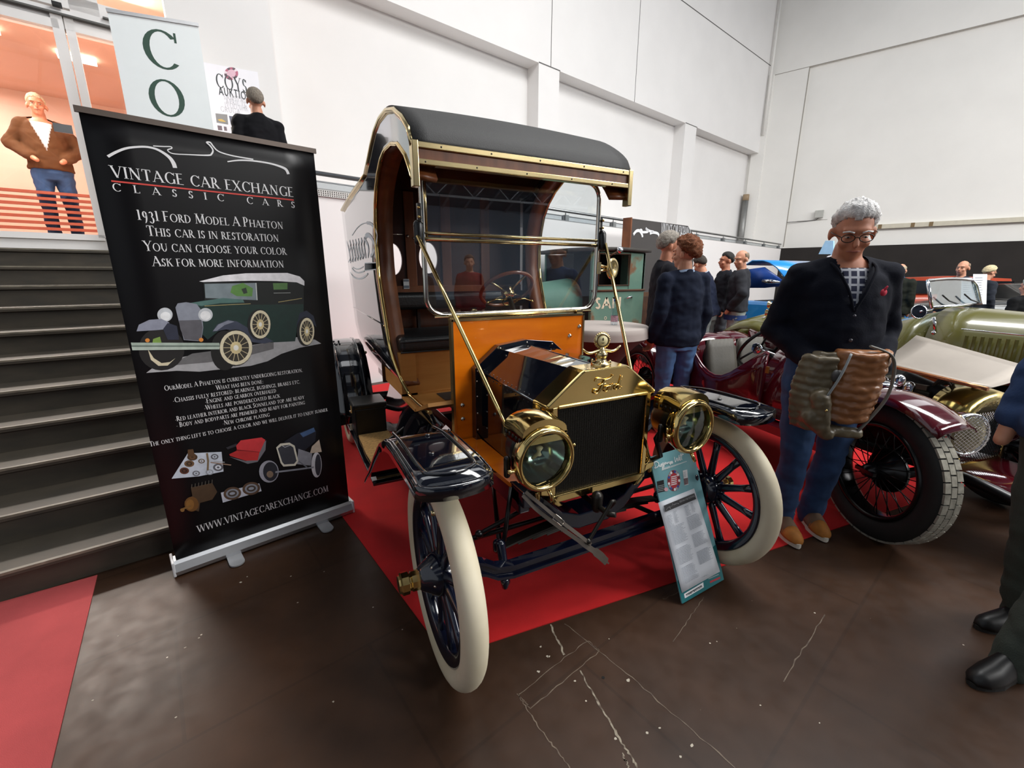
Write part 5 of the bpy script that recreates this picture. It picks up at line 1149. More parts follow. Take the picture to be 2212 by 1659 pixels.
ws = MB(); put_text(ws, 'WELT AM SONNTAG', kq(386, 1555, .0018), kq(552, 1458, .0018), .006, kn, sans=.16); ws.build('footer_lettering', mat('badge_white', '#e8e8ea', .5), ck)

# ---- dark display wall behind the green truck
AS = AP
dw = thing('display_wall', 'dark grey display wall with a white car outline and rusty brown end, behind the green truck', 'display', tuple(pp(8.4, 0, -.55)), AP)
def wq(x, y, t=0.0): return onP(x, y, pp(0, 0, -.8), PN)-PN*t
mb = MB(); a = wq(1366, 472); b = wq(1486, 488); c = wq(1500, 530); sA = (a-PA).dot(PD); sB = (b-PA).dot(PD); sC = (c-PA).dot(PD)
mb.prism([pp(sA, 0, -.8), pp(sC+.1, 0, -.8), pp(sC, wq(1494, 512).z, -.8), pp(sB, b.z, -.8), pp(sA, a.z, -.8)], tuple(PN*.03)); pn_ = mb.build('dark_panel', mat('charcoal_cloth', '#45413f', .8, var=.06, vs=2), dw)
mb = MB(); mb.prism([pp(sA, 0, -.8), pp(sA, a.z+.02, -.8), pp(sA, a.z+.02, -.62), pp(sA, 0, -.62)], tuple(-PD*.03)); mb.build('rusty_end_board', two('rusty_board', '#8a5230', '#5e3420', 3, .35, .7, .7), dw)
lg = MB()
def lq(x, y): return wq(1340+x/12.29, 460+y/12.29)
for P, w in (([(345, 575), (400, 500), (450, 470), (510, 478), (555, 540), (580, 600), (582, 645)], .055), ([(515, 455), (560, 455), (580, 505), (650, 510), (720, 500), (735, 470), (700, 440), (670, 405), (720, 450), (790, 485), (880, 500)], .045), ([(780, 545), (850, 520), (930, 525), (1000, 555), (1020, 615)], .05)): ribbon(lg, bez([lq(*q) for q in P], 5), w, -PN, off=.004)
put_text(lg, 'VINTAGE CAR EXCHANGE', lq(1075, 545), lq(1860, 640), .2, -PN, off=.004, up=(0, 0, 1)); put_text(lg, 'C', lq(1110, 690), lq(1165, 695), .16, -PN, off=.004, up=(0, 0, 1)); put_text(lg, 'LASSIC CARS', lq(1200, 700), lq(1800, 750), .16, -PN, off=.004, up=(0, 0, 1), track=.2)
lg.build('white_lettering', white_ink, pn_)
mb = MB(); a_, b_ = lq(1112, 580), lq(1860, 665); ribbon(mb, [a_, b_], .035, -PN, off=.004); mb.build('red_rule', mat('red_ink', '#d9433a', .5, var=0), pn_)

# ================================================================ other cars in the hall
burg = mat('burgundy_paint', '#4a0a16', .12, var=.04, coat=1.0)
burg_in = mat('grey_brown_leather', '#4a463e', .5, var=.12, bump=.1, bs=60)
chrome = mat('chrome', '#dfe2e6', .06, 1.0, var=0)
tyre_b = mat('black_rubber', '#151514', .75, var=.2, vs=30)
dusty = mat('dusty_tread', '#8d897d', .85, var=.25, vs=40)
wire = mat('black_wire_wheel', '#0c0b0c', .25, .4, var=0)
alu_dull = two('dull_aluminium', '#8f877e', '#a39a90', 2.5, .3, .7, .45, metal=.35)
copper = mat('copper_edge', '#c98a62', .25, .9)
gold_shell = mat('gold_radiator_shell', '#b8a260', .16, 1.0, var=.1)
block = mat('oily_engine_block', '#4c4a40', .45, .6, var=.3, vs=12)
blackhole = mat('dark_engine_bay', '#0b0b0c', .8)

rs = thing('vintage_roadster', 'burgundy vintage roadster with its engine cover raised, beside the white-haired man', 'car', (2.27, -.4, 0))
XC = 2.27
def sec(y, hw, zb, zt, pw=2.4, n=16, flat=0):
    P = []
    for i in range(n+1):
        t = PI*i/n; c, s = math.cos(t), math.sin(t)
        P.append((XC-hw*abs(c)**(2/pw)*(1 if c > 0 else -1), y, zb+(zt-zb)*abs(s)**(2/pw)))
    return P
mb = MB(); mb.loft([sec(.02, .31, .40, .955), sec(.2, .34, .39, .97), sec(.42, .37, .38, .955), sec(.54, .385, .38, .93)]); mb.build('scuttle', burg, rs)
mb = MB(); mb.loft([sec(1.30, .40, .38, .86), sec(1.5, .41, .38, .88), sec(1.8, .39, .40, .83), sec(2.1, .33, .43, .74), sec(2.35, .22, .48, .62), sec(2.45, .10, .51, .56)]); mb.build('tail', burg, rs)
def rim(y, near): 
    t = (y-.5)/.85; return (.90-.32*math.sin(PI*min(1, max(0, (y-.45)/.95)))**1.3) if near else .90-.06*math.sin(PI*t)
for near, sx in ((True, -1), (False, 1)):
    mb = MB(); mb.grid([[(XC+sx*(.385+.02*math.sin(PI*k/10)-(.02 if j == 0 else 0)), .5+.85*k/10, .38+(rim(.5+.85*k/10, near)-.38)*j/4) for k in range(11)] for j in range(5)]); mb.build('body_side', burg, rs, solid=.03)
    mb = MB(); mb.tube([(XC+sx*.39, .5+.85*k/10, rim(.5+.85*k/10, near)) for k in range(11)], .016, 8); mb.build('cockpit_rim', burg, rs)
mb = MB(); mb.bx(XC-.36, XC+.36, .5, 1.35, .36, .40); mb.build('cockpit_floor', burg_in, rs)
for cx in (XC-.17, XC+.19):
    mb = MB(); rows = []
    for k in range(15):
        x = cx-.16+.32*k/14; dip = .012*abs(math.sin(PI*k/2.0)); rows.append([(x, 1.0+.02*j+.015*(k in (0, 14))+dip, .44+.43*j/6-(.06 if k in (0, 14) and j == 6 else 0)) for j in range(7)])
    mb.grid(rows); mb.build('seat_back', burg_in, rs, solid=.09, off=1)
    mb = MB(); mb.bx(cx-.16, cx+.16, .68, 1.02, .42, .52); mb.build('seat_squab', burg_in, rs, bevel=.03)
mb = MB(); c = Vector((XC-.15, .72, .86)); ax = Vector((0, .85, .5)).normalized(); e1 = Vector((1, 0, 0)); e2 = ax.cross(e1)
mb.tube([c+(e1*math.cos(a)+e2*math.sin(a))*.2 for a in [2*PI*i/36 for i in range(36)]], .013, 8, closed=True)
for a in (.3, 2.4, 4.5): mb.tube([c, c+(e1*math.cos(a)+e2*math.sin(a))*.2], .009, 6)
mb.tube([c, c-ax*.3], .018, 8); mb.build('steering_wheel', mat('black_bakelite', '#0d0d0d', .3, var=0), rs)
q = onX(1638, 767, 2.0); mb = MB(); mb.ell(q, (.012, .045, .045)); mb.tube([q, q+Vector((.05, -.06, -.02)), q+Vector((.08, -.14, -.05))], .007, 6); mb.build('round_mirror', chrome, rs)
mb = MB(); P = [onY(1690, 725, .47), onY(1700, 748, .47), onY(1745, 738, .47), onY(1790, 735, .47)]; mb.tube([P[0], P[1]], .010, 8); mb.tube([P[1], P[2], P[3]], .011, 8); mb.build('screen_frame', chrome, rs)
mb = MB(); mb.prism([onY(1689, 722, .47), onY(1700, 746, .47), onY(1790, 733, .47), onY(1775, 695, .47), onY(1720, 686, .47)], (0, .004, 0)); mb.build('aero_screen', glass('aero_glass', (.8, .87, .92), 1.6), rs)
for (x, y) in ((1660, 815), (1647, 903)):
    q = onX(x, y, 1.868); mb = MB(); mb.box(q, (.012, .018, .05)); mb.build('gold_hinge', mat('gold_plate', '#b08a4a', .3, .9), rs)
# fenders
def cyc(cx, cy, hw, r, a0, a1, m, name, parent):
    rows = []
    for k in range(19):
        a = R(a0+(a1-a0)*k/18); rows.append([(cx-hw+2*hw*i/8, cy-(r+.03*math.sin(PI*i/8))*math.cos(a), .38+(r+.03*math.sin(PI*i/8)-.02*(i in (0, 8)))*math.sin(a)) for i in range(9)])
    mb = MB(); mb.grid(rows); return mb.build(name, m, parent, solid=.006)
cyc(1.70, -.38, .15, .43, 48, 172, burg, 'front_fender', rs); cyc(2.86, -.38, .15, .43, 48, 172, burg, 'front_fender', rs)
cyc(1.72, 1.75, .15, .43, 8, 172, burg, 'rear_fender', rs); cyc(2.84, 1.75, .15, .43, 8, 172, burg, 'rear_fender', rs)
mb = MB(); mb.grid([[(1.84, -.60, .62), (1.96, -.46, .60), (2.0, -.46, .45)], [(1.84, -.3, .80), (1.98, -.3, .74), (2.02, -.3, .42)], [(1.83, .1, .66), (1.97, .1, .72), (2.0, .1, .40)]]); mb.build('wing_valance', burg, rs, solid=.004)
mb = MB(); mb.bx(1.80, 1.95, .0, 1.4, .30, .36); mb.build('sill', burg, rs)
mb = MB(); mb.ell((1.78, -.26, .84), (.05, .07, .02)); mb.ell((1.84, -.30, .865), (.03, .03, .035)); mb.build('wing_lamp', chrome, rs)
def wire_wheel(cx, cy, steer, m_side, parent, r=.385, near=True):
    root = bpy.data.objects.new('wheel', None); COL.objects.link(root); root.parent = parent; root.empty_display_size = .1
    M = Matrix.Translation((cx, cy, r)) @ Matrix.Rotation(steer, 4, 'Z')
    def put(mb, n, m): mb.v = [tuple(M @ Vector(p)) for p in mb.v]; return mb.build(n, m, root)
    a = MB(); tw = .062
    a.lathe([(r-.115, -tw*.7), (r-.06, -tw), (r-.02, -tw*.9), (r-.004, -tw*.62), (r-.004, tw*.62), (r-.02, tw*.9), (r-.06, tw), (r-.115, tw*.7)], ax=(1, 0, 0), n=60, closed=True); put(a, 'tyre', tyre_b)
    if near:
        a = MB(); n = 44
        for k in range(n):
            t0 = 2*PI*k/n; t1 = t0+2*PI/n*.86
            for x0, x1 in ((-.045, -.017), (-.013, .013), (.017, .045)):
                off = (.4*2*PI/n if x0 == -.013 else 0)
                V = []
                for rr in (r-.008, r+.003):
                    for t in (t0+off, t1+off):
                        for x in (x0, x1): V.append((x, rr*math.cos(t), rr*math.sin(t)))
                a.add(V, [(0, 1, 3, 2), (4, 6, 7, 5), (0, 4, 5, 1), (2, 3, 7, 6), (0, 2, 6, 4), (1, 5, 7, 3)])
        put(a, 'tread', dusty)
    a = MB(); a.lathe([(r-.112, -.05), (r-.112, .05), (r-.13, .055), (r-.14, .035), (r-.14, -.035), (r-.13, -.055)], ax=(1, 0, 0), n=48, closed=True); put(a, 'rim', wire)
    a = MB()
    for k in range(36):
        t = 2*PI*k/36; u = t+(.5 if k % 2 else -.5); x = (-.03 if k % 2 else .03)
        a.tube([(x*1.6, .04*math.cos(t), .04*math.sin(t)), (x*.5, (r-.135)*math.cos(u), (r-.135)*math.sin(u))], .0028, 5)
    put(a, 'wire_spokes', wire)
    a = MB(); a.lathe([(.001, -.10), (.03, -.095), (.045, -.06), (.06, .02), (.12, .03), (.12, .05), (.001, .05)], ax=(1, 0, 0), n=24); a.bar((-.09, -.06, 0), (-.09, .06, 0), .02, .02); put(a, 'hub', wire)
    return root
wire_wheel(1.68, -.40, R(-16), -1, rs); wire_wheel(2.86, -.40, R(-16), 1, rs, near=False); wire_wheel(1.72, 1.75, 0, -1, rs, near=False); wire_wheel(2.84, 1.75, 0, 1, rs, near=False)
# nose
mb = MB()
def arch(hw, zb, zt, y, n=14):
    P = [(XC-hw, y, zb)]
    for i in range(n+1):
        t = PI*i/n; P.append((XC-hw*math.cos(t)*1.0, y, zt-.16+.16*math.sin(t)))
    return P+[(XC+hw, y, zb)]
A1, A2, A3 = arch(.245, .38, .815, -.52), arch(.255, .37, .83, -.44), arch(.255, .37, .83, -.36); I1 = arch(.19, .43, .70, -.525)
mb.grid([I1, A1, A2, A3]); mb.face([I1[0], A1[0], A1[-1], I1[-1]]); mb.build('radiator_shell', gold_shell, rs, solid=.006)
mb = MB()
for k in range(-22, 23):
    for s in (-1, 1):
        x0 = XC+k*.022; a = Vector((x0, -.53, .42)); b = Vector((x0+s*.29, -.53, .71))
        if b.x > XC+.19: f = (XC+.19-a.x)/(b.x-a.x); b = a.lerp(b, f) if f > 0 else a
        if b.x < XC-.19: f = (XC-.19-a.x)/(b.x-a.x); b = a.lerp(b, f) if f > 0 else a
        if a.x < XC-.19 and s > 0: f = (XC-.19-a.x)/(.29); a = a+Vector((.29*f, 0, .29*f)) if f < 1 else b
        if a.x > XC+.19 and s < 0: f = (a.x-XC-.19)/(.29); a = a+Vector((-.29*f, 0, .29*f)) if f < 1 else b
        if (b-a).length > .02: mb.bar(a, b, .003, .003)
mb.build('mesh_grille', chrome, rs)
mb = MB(); mb.bx(XC-.20, XC+.20, -.50, -.47, .40, .72); mb.build('radiator_matrix', blackhole, rs)
mb = MB(); mb.tube([(XC, -.45, .83), (XC, -.45, .87)], .03, 12); mb.build('filler_cap', chrome, rs)
def rlamp(x):
    o = Vector((x, -.60, .635)); ax = (-.25, -1, .05)
    mb = MB(); mb.lathe([(.10, 0), (.112, .004), (.116, -.012), (.112, -.03), (.10, -.03)], o=o, ax=ax, n=32, closed=True); r_ = mb.build('lamp_rim', chrome, rs)
    mb = MB(); mb.lathe([(.113, -.02), (.112, -.05), (.09, -.12), (.05, -.17), (.001, -.185)], o=o, ax=ax, n=28); mb.build('lamp_bowl', burg, rs)
    mb = MB(); mb.lathe([(.001, .012), (.06, .008), (.104, -.004)], o=o, ax=ax, n=28); mb.build('lamp_lens', mat('ribbed_lamp_glass', '#a39a7e', .15, .55, var=.2, vs=30), rs)
    n = Vector(ax).normalized(); u = Vector((0, 0, 1)).cross(n).normalized(); v = n.cross(u); mb = MB()
    for k in range(-6, 7):
        for d in ((.8, .6), (-.8, .6)):
            D_ = u*d[0]+v*d[1]; E_ = u*-d[1]+v*d[0]; w = k*.0155; L = math.sqrt(max(0, .102**2-w*w))
            mb.bar(o+E_*w-D_*L+n*.014, o+E_*w+D_*L+n*.014, .0022, .0022)
    mb.build('stone_guard', chrome, rs)
    mb = MB(); mb.tube([o+Vector((0, .06, -.1)), (x+(.08 if x < XC else -.08), -.44, .42)], .016, 8); mb.build('lamp_bracket', burg, rs)
rlamp(1.95); rlamp(2.59)
mb = MB()
for sx in (-1, 1): mb.tube(bez([(XC+sx*.21, -.3, .36), (XC+sx*.22, -.6, .37), (XC+sx*.23, -.85, .33), (XC+sx*.23, -1.0, .30)], 4), .03, 8)
mb.tube([(XC-.5, -.4, .33), (XC+.5, -.4, .33)], .028, 8); mb.build('frame_horns', mat('black_chassis', '#0d0c0e', .3), rs)
mb = MB(); mb.grid([[(XC-.22, -.52, .40), (XC+.22, -.52, .40)], [(XC-.23, -.8, .37), (XC+.23, -.8, .37)], [(XC-.23, -.99, .32), (XC+.23, -.99, .32)]]); mb.build('front_apron', burg, rs, solid=.01)
# engine bay and raised covers
mb = MB(); mb.bx(XC-.13, XC+.13, -.30, .0, .45, .77); mb.bx(XC-.24, XC+.24, -.33, .02, .40, .50); eng = mb.build('engine', block, rs, bevel=.01)
mb = MB(); mb.bx(XC-.11, XC+.02, -.27, -.12, .77, .80); mb.bx(XC-.11, XC+.02, -.09, .0, .77, .80); mb.build('valve_cover', mat('cast_alloy_cover', '#8a8374', .4, .8), eng)
mb = MB()
for y in (-.24, -.10): mb.tube([(XC-.13, y, .72), (XC-.22, y, .72)], .03, 10); mb.cap((XC-.22, y, .66), (XC-.22, y, .80), .035, .03)
mb.ell((XC-.2, -.16, .80), (.06, .06, .02)); mb.build('carburettor', chrome, eng)
mb = MB()
for k in range(6): mb.tube(bez([(XC-.08+.02*k, -.28, .80), (XC-.10+.03*k, -.33, .86-.008*k), (XC-.06+.02*k, -.38, .78), (XC-.06, -.4, .70)], 5), .006, 6)
mb.build('ignition_leads', mat('lead_rubber', '#5a5148', .5), eng)
mb = MB(); mb.tube(bez([(XC-.02, -.1, .8), (XC-.05, -.3, .76), (XC-.05, -.42, .74)], 5), .05, 10); mb.build('water_hose', mat('dark_hose', '#2b2d30', .6), eng)
mb = MB(); mb.bx(XC-.30, XC+.30, .0, .03, .40, .92); mb.bx(XC-.31, XC+.31, -.36, .02, .36, .40); mb.build('bulkhead', blackhole, rs)
fl_ = [onX(1890, 790, 2.05), onX(2152, 846, 2.05), onX(2230, 800, 2.45), onX(1948, 727, 2.45)]
mb = MB(); rows = []
for j in range(9):
    v = j/8; rows.append([fl_[0].lerp(fl_[1], u/6).lerp(fl_[3].lerp(fl_[2], u/6), v)+Vector((0, 0, -.012*math.sin(PI*v))) for u in range(7)])
mb.grid(rows); fo = mb.build('raised_cover', alu_dull, rs, solid=.004)
mb = MB(); mb.tube([Vector(p)+Vector((0, 0, -.004)) for p in rows[0]], .011, 8); mb.build('cover_edge', copper, fo)

# the roadster stands slightly askew, its cockpit well back
for ch in list(rs.children)+[g for c_ in rs.children for g in c_.children]:
    if ch.type == 'MESH':
        for v in ch.data.vertices:
            t = min(1, max(0, (v.co.y-.55)/.6)); v.co.y += .16*t*t*(3-2*t)
rs.rotation_euler.z = R(-9); rs.location.x += .05; rs.location.z = .005

# ---- olive car behind it
olive = mat('olive_paint', '#5d5a22', .28, var=.08, vs=3, coat=.5)
ol = thing('olive_car', 'olive green vintage car with papers behind its windscreen, beyond the burgundy roadster', 'car', (4.05, 0, 0))
OX = 4.05
def osec(y, hw, zb, zt, pw=3.0, n=18):
    P = []
    for i in range(n+1):
        t = PI*i/n; c, s = math.cos(t), math.sin(t); P.append((OX-hw*abs(c)**(2/pw)*(1 if c > 0 else -1), y, zb+(zt-zb)*abs(s)**(2/pw)))
    return P
mb = MB(); mb.loft([osec(.32, .50, .45, 1.17), osec(.1, .46, .45, 1.165), osec(-.4, .40, .45, 1.13), osec(-.9, .34, .45, 1.09), osec(-1.25, .30, .45, 1.06)]); bo = mb.build('bonnet', olive, ol)
mb = MB()
for k in range(26):
    y = .05-.045*k; hw = .456-.07*((.1-y)/1.0)
    mb.loft([[(OX-hw-.002, y, z), (OX-hw-.014, y+.012, z), (OX-hw-.002, y+.022, z)] for z in (.80, .97)], sm=False)
mb.build('louvre_row', olive, bo)
mb = MB(); mb.tube([(OX-.47, .1, 1.02), (OX-.41, -.4, 1.0), (OX-.31, -1.25, .95)], .006, 6); mb.ell((OX-.46, -.18, .80), .014, nu=8, nv=6); mb.build('bonnet_moulding', chrome, bo)
mb = MB(); mb.loft([osec(.32, .50, .42, 1.15), osec(.6, .53, .42, 1.05)], sm=True); mb.loft([osec(1.35, .55, .42, 1.06), osec(1.8, .55, .45, 1.04), osec(2.2, .46, .5, .9), osec(2.45, .3, .55, .75)]); mb.build('body', olive, ol)
for sx in (-1, 1):
    mb = MB(); mb.grid([[(OX+sx*.54, y, z) for y in (.55, .8, 1.1, 1.4)] for z in (.42, .7, 1.0)]); mb.build('door', olive, ol, solid=.03)
    for cy, nm in ((1.75, 'rear_fender'), (-.75, 'front_fender')):
        rows = []
        for k in range(15):
            a = R(5+170*k/14); rows.append([(OX+sx*(.48+.27*i/6), cy-.46*math.cos(a)*(1+.02*math.sin(PI*i/6)), .40+(.5+.05*math.sin(PI*i/6)-.04*(i == 6))*math.sin(a)) for i in range(7)])
        mb = MB(); mb.grid(rows); mb.build(nm, olive, ol, solid=.008)
        wire_wheel(OX+sx*.60, cy, 0, sx, ol, near=False)
mb = MB(); mb.bx(OX-.45, OX+.45, 1.15, 1.3, .6, 1.08); mb.build('seat', mat('tan_seat', '#77603f', .6), ol, bevel=.04)
WA = [onY(1998, 662, .30), onY(2163, 668, .30), onY(2158, 606, .36), onY(2002, 606, .36)]
fx0, fx1 = 3.55, 4.55
mb = MB(); P = [(fx0, .30, 1.18), (fx1, .30, 1.18), (fx1-.02, .38, 1.40), (fx0+.02, .38, 1.40)]
Pt = [(fx0, .30, 1.17)]+[(fx0+.01, .36, 1.35), (fx0+.05, .385, 1.395)]+[(fx0+.2+.6*k/6, .39-.03*0, 1.40+.008*math.sin(PI*k/6)) for k in range(7)]+[(fx1-.05, .385, 1.395), (fx1-.01, .36, 1.35), (fx1, .30, 1.17)]
mb.tube(Pt, .013, 8); mb.tube([(fx0, .30, 1.175), (OX, .24, 1.19), (fx1, .30, 1.175)], .014, 8); mb.build('windscreen_frame', chrome, ol)
mb = MB(); mb.prism([(fx0, .305, 1.18), (fx1, .305, 1.18), (fx1-.02, .385, 1.395), (fx0+.02, .385, 1.395)], (0, .004, 0)); mb.build('windscreen', glass('olive_car_glass', (.72, .80, .84), 1.7, mult=1.5), ol)
for x0 in (3.72, 4.16): mb = MB(); mb.tube([(x0+.24, .27, 1.195), (x0+.1, .29, 1.225), (x0, .31, 1.275)], .006, 6); mb.build('wiper', mat('black_plastic', '#171717', .5), ol)
mb = MB(); q = onX(1970, 676, 3.45); n = Vector((-.6, -.8, .25)).normalized(); mb.lathe([(.050, 0), (.058, .006), (.06, -.004), (.05, -.02), (.02, -.035)], o=q, ax=n, n=24); mb.tube([q, (3.55, .3, 1.16)], .01, 6); mb.build('wing_mirror', chrome, ol)
mb = MB(); mb.lathe([(.001, .003), (.052, .003)], o=q, ax=n, n=24); mb.build('mirror_glass', mat('dark_mirror', '#4a5060', .05, .9, var=0), ol)
mb = MB(); mb.tube([onX(2002, 688, 3.545), onX(2006, 722, 3.58)], .012, 8); mb.ell(onX(2002, 722, 3.57), .018, nu=8, nv=6); mb.build('bonnet_catch', chrome, ol)
for (x, y, L) in ((1646, 660, .34), (1641, 678, .28)):
    a = onX(x, y, 3.44); b = a+Vector((.02, -L, .02)); mb = MB(); mb.tube([a, a.lerp(b, .08), a.lerp(b, .25), b], [.042, .024, .014, .010], 12, caps=False); mb.ell(b, .02, nu=8, nv=6); mb.tube([b, b+Vector((.06, -.02, -.08))], .009, 6); mb.build('trumpet_horn', brass_soft, ol)
mb = MB(); mb.tube(bez([onX(1632, 690, 3.46), onX(1660, 678, 3.46), onX(1690, 662, 3.46)], 4), .014, 8); mb.build('body_moulding', chrome, ol)
wp_ = mat('white_notice_paper', '#e4e5ea', .7, var=.02)
for (x0, y0, x1, y1, lab) in ((2077, 600, 2102, 657, 'white notice sheet leaning inside the olive car windscreen, left one'), (2102, 592, 2132, 657, 'taller white notice sheet leaning inside the olive car windscreen, right one')):
    P = [onY(x0, y0, .40), onY(x1, y0, .40), onY(x1-2, y1, .325), onY(x0-2, y1, .325)]
    mb = MB(); mb.prism(P, (0, -.002, 0)); o = mb.build('notice_sheet', wp_); tag(o, lab, 'paper', 'notices on the olive car')
    mb = MB()
    for k in range(9):
        f = .12+.08*k; a_ = P[0].lerp(P[3], f); b_ = P[1].lerp(P[2], f); mb.face([a_.lerp(b_, .12)+Vector((0, -.004, 0)), a_.lerp(b_, random.uniform(.5, .9))+Vector((0, -.004, 0)), a_.lerp(b_, .6)+Vector((0, -.004, -.006)), a_.lerp(b_, .12)+Vector((0, -.004, -.006))])
    mb.build('notice_print', G2, o)

ol.location.x += .12; ol.location.z = .005
# ---- blue car with its bonnet up
blue = mat('bright_blue_paint', '#2a8fdd', .2, var=.04, coat=.8)
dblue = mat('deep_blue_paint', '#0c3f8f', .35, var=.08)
bc = thing('blue_car', 'bright blue car with its bonnet raised, behind the two men in dark jackets', 'car', (7.6, 3.0, 0))
def bX(x, y, v=6.0): return onX(x, y, v)
prof = [(1612, 572), (1625, 563), (1648, 563), (1662, 567), (1678, 578), (1700, 606)]
up = [bX(*q) for q in prof]; mb = MB()
mb.grid([[p+Vector((0, 0, 0)) for p in up], [p+Vector((1.4, 0, 0)) for p in up]]); mb.build('bonnet', blue, bc, solid=.02)
lo = [bX(*q) for q in [(1612, 582), (1640, 575), (1655, 580), (1668, 576), (1690, 606)]]
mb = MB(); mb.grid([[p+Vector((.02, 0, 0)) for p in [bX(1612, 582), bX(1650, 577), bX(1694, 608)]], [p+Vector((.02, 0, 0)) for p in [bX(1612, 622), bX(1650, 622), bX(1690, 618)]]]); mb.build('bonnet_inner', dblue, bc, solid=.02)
mb = MB(); a, b = bX(1648, 607), bX(1686, 610); mb.tube([a, a.lerp(b, .4), b], [.035, .045, .015], 8); mb.build('bonnet_handle', chrome, bc)
z0 = bX(1665, 652).z
mb = MB(); mb.prism([(6.0, 3.75, .25), (6.0, 2.25, .25), (6.0, 2.25, z0-.05), (6.0, 2.35, z0), (6.0, 3.6, z0), (6.0, 3.75, z0-.1)], (1.5, 0, 0)); mb.build('front_body', blue, bc, bevel=.06)
mb = MB(); mb.prism([(6.1, 2.5, z0-.02), (6.1, 3.5, z0-.02), (6.1, 3.5, z0+.005), (6.1, 2.5, z0+.005)], (1.3, 0, 0)); mb.ell((6.5, 2.9, z0+.05), (.2, .25, .12)); mb.tube([(6.2, 2.8, z0+.02), (6.2, 2.75, z0+.35)], .012, 6); mb.build('engine_bay', blackhole, bc)
mb = MB(); mb.prism([(7.4, 2.4, .25), (9.2, 2.5, .25), (9.3, 2.5, .9), (8.9, 2.6, 1.55), (8.7, 2.6, 1.62), (7.9, 2.6, 1.62), (7.5, 2.5, 1.0)], (0, 1.3, 0)); mb.build('cabin', blue, bc, bevel=.06)
for cx in (6.5, 8.6):
    for cy in (2.33, 3.68): mb = MB(); mb.lathe([(.001, -.1), (.2, -.1), (.31, -.09), (.32, 0), (.31, .09), (.2, .1), (.001, .1)], o=(cx, cy, .32), ax=(0, 1, 0), n=28); mb.build('wheel', tyre_b, bc)
mb = MB(); tri = [onX(1768, 549, 9.6), onX(1783, 520, 9.6), onX(1800, 520, 9.6), onX(1800, 549, 9.6)]
mb.prism(tri, (.05, 0, 0)); mb.prism([(tri[0].x, tri[3].y+.05, 0), (tri[0].x, tri[3].y, 0), (tri[0].x, tri[3].y, tri[3].z), (tri[0].x, tri[3].y+.05, tri[3].z)], (.05, 0, 0))
tag(mb.build('pale_flag', mat('sky_blue_cloth', '#a8d0ee', .7)), 'pale sky blue flag corner beside the white-haired head', 'flag')

# ---- rusty green truck
teal_r = two('rusty_green_paint', '#55796a', '#6a4a2c', 3.2, .47, .66, .6, bump=.15, c3='#5d7f6e')
rust = two('brown_rust', '#5a3d28', '#3a2a20', 5, .35, .7, .85)
tk = thing('pickup_truck', 'rusty green vintage pickup truck with SAN lettering on its door, behind the round table', 'truck', (3.4, 4.5, 0))
TY = 4.0
def ty(x, y, v=TY): return onY(x, y, v)
xa, xb = ty(1278, 600).x, ty(1392, 600).x; zr = ty(1340, 536).z; zt = ty(1340, 545).z; zw0, zw1 = ty(1330, 617).z, ty(1330, 549).z; xw0, xw1 = ty(1293, 580).x, ty(1360, 580).x; zm = ty(1330, 628).z
mb = MB(); mb.bx(xa, xw0, TY, TY+.05, zm, zt); mb.bx(xw1, xb, TY, TY+.05, zm, zt); mb.bx(xw0, xw1, TY, TY+.05, zw1, zt); mb.bx(xw0, xw1, TY, TY+.05, zm, zw0)
mb.bx(xa, xb, TY-.015, TY+.05, .45, zm); mb.bx(xb-.06, xb, TY, TY+1.35, .45, zt); mb.bx(xa, xb, TY+1.3, TY+1.35, .45, zt); cabm = mb.build('cab', teal_r, tk, bevel=.015)
mb = MB(); mb.bx(xa+.02, xb-.05, TY+.5, TY+1.29, .5, zt-.02); mb.build('cab_interior', mat('dark_cab_interior', '#16110e', .9), tk)
mb = MB(); mb.tube([(xw0, TY-.005, zw0), (xw1, TY-.005, zw0), (xw1, TY-.005, zw1), (xw0, TY-.005, zw1)], .012, 6, closed=True); mb.tube([(xa, TY-.02, zm), (xb, TY-.02, zm)], .018, 6); mb.build('window_frame', rust, tk)
mb = MB(); rows = []
for k in range(9):
    t = k/8; rows.append([(xa-.12+(xb-xa+.17)*i/6, TY-.06+1.5*t, zt+(zr-zt)*(.4+.6*math.sin(PI*min(max((i+.001)/6, .12), .9)))*(.5+.5*math.sin(PI*(.12+.76*t)))) for i in range(7)])
mb.grid(rows); mb.build('cab_roof', mat('dark_roof_fabric', '#3d3a36', .85, var=.2), tk, solid=.05)
lt = MB(); put_text(lt, 'SAN', ty(1283, 668), ty(1340, 666), .17, (0, -1, 0), sans=.17, off=.018, up=(0, 0, 1)); put_text(lt, 'O', ty(1303, 691), ty(1309, 691), .05, (0, -1, 0), sans=.17, off=.018, up=(0, 0, 1)); lt.build('door_lettering', mat('cream_sign_paint', '#c9bfa6', .8, var=.2, vs=20), cabm)
mb = MB(); mb.tube([ty(1353, 645, TY-.05), ty(1364, 641, TY-.06), ty(1366, 643, TY-.02)], .012, 6); mb.build('door_handle', chrome, tk)
mb = MB(); q = ty(1339, 541, TY-.1); mb.ell(q, (.055, .045, .055)); mb.build('spot_lamp', chrome, tk); mb = MB(); mb.tube([q, ty(1320, 552, TY-.05), ty(1316, 556, TY)], .014, 6); mb.build('lamp_arm', rust, tk)
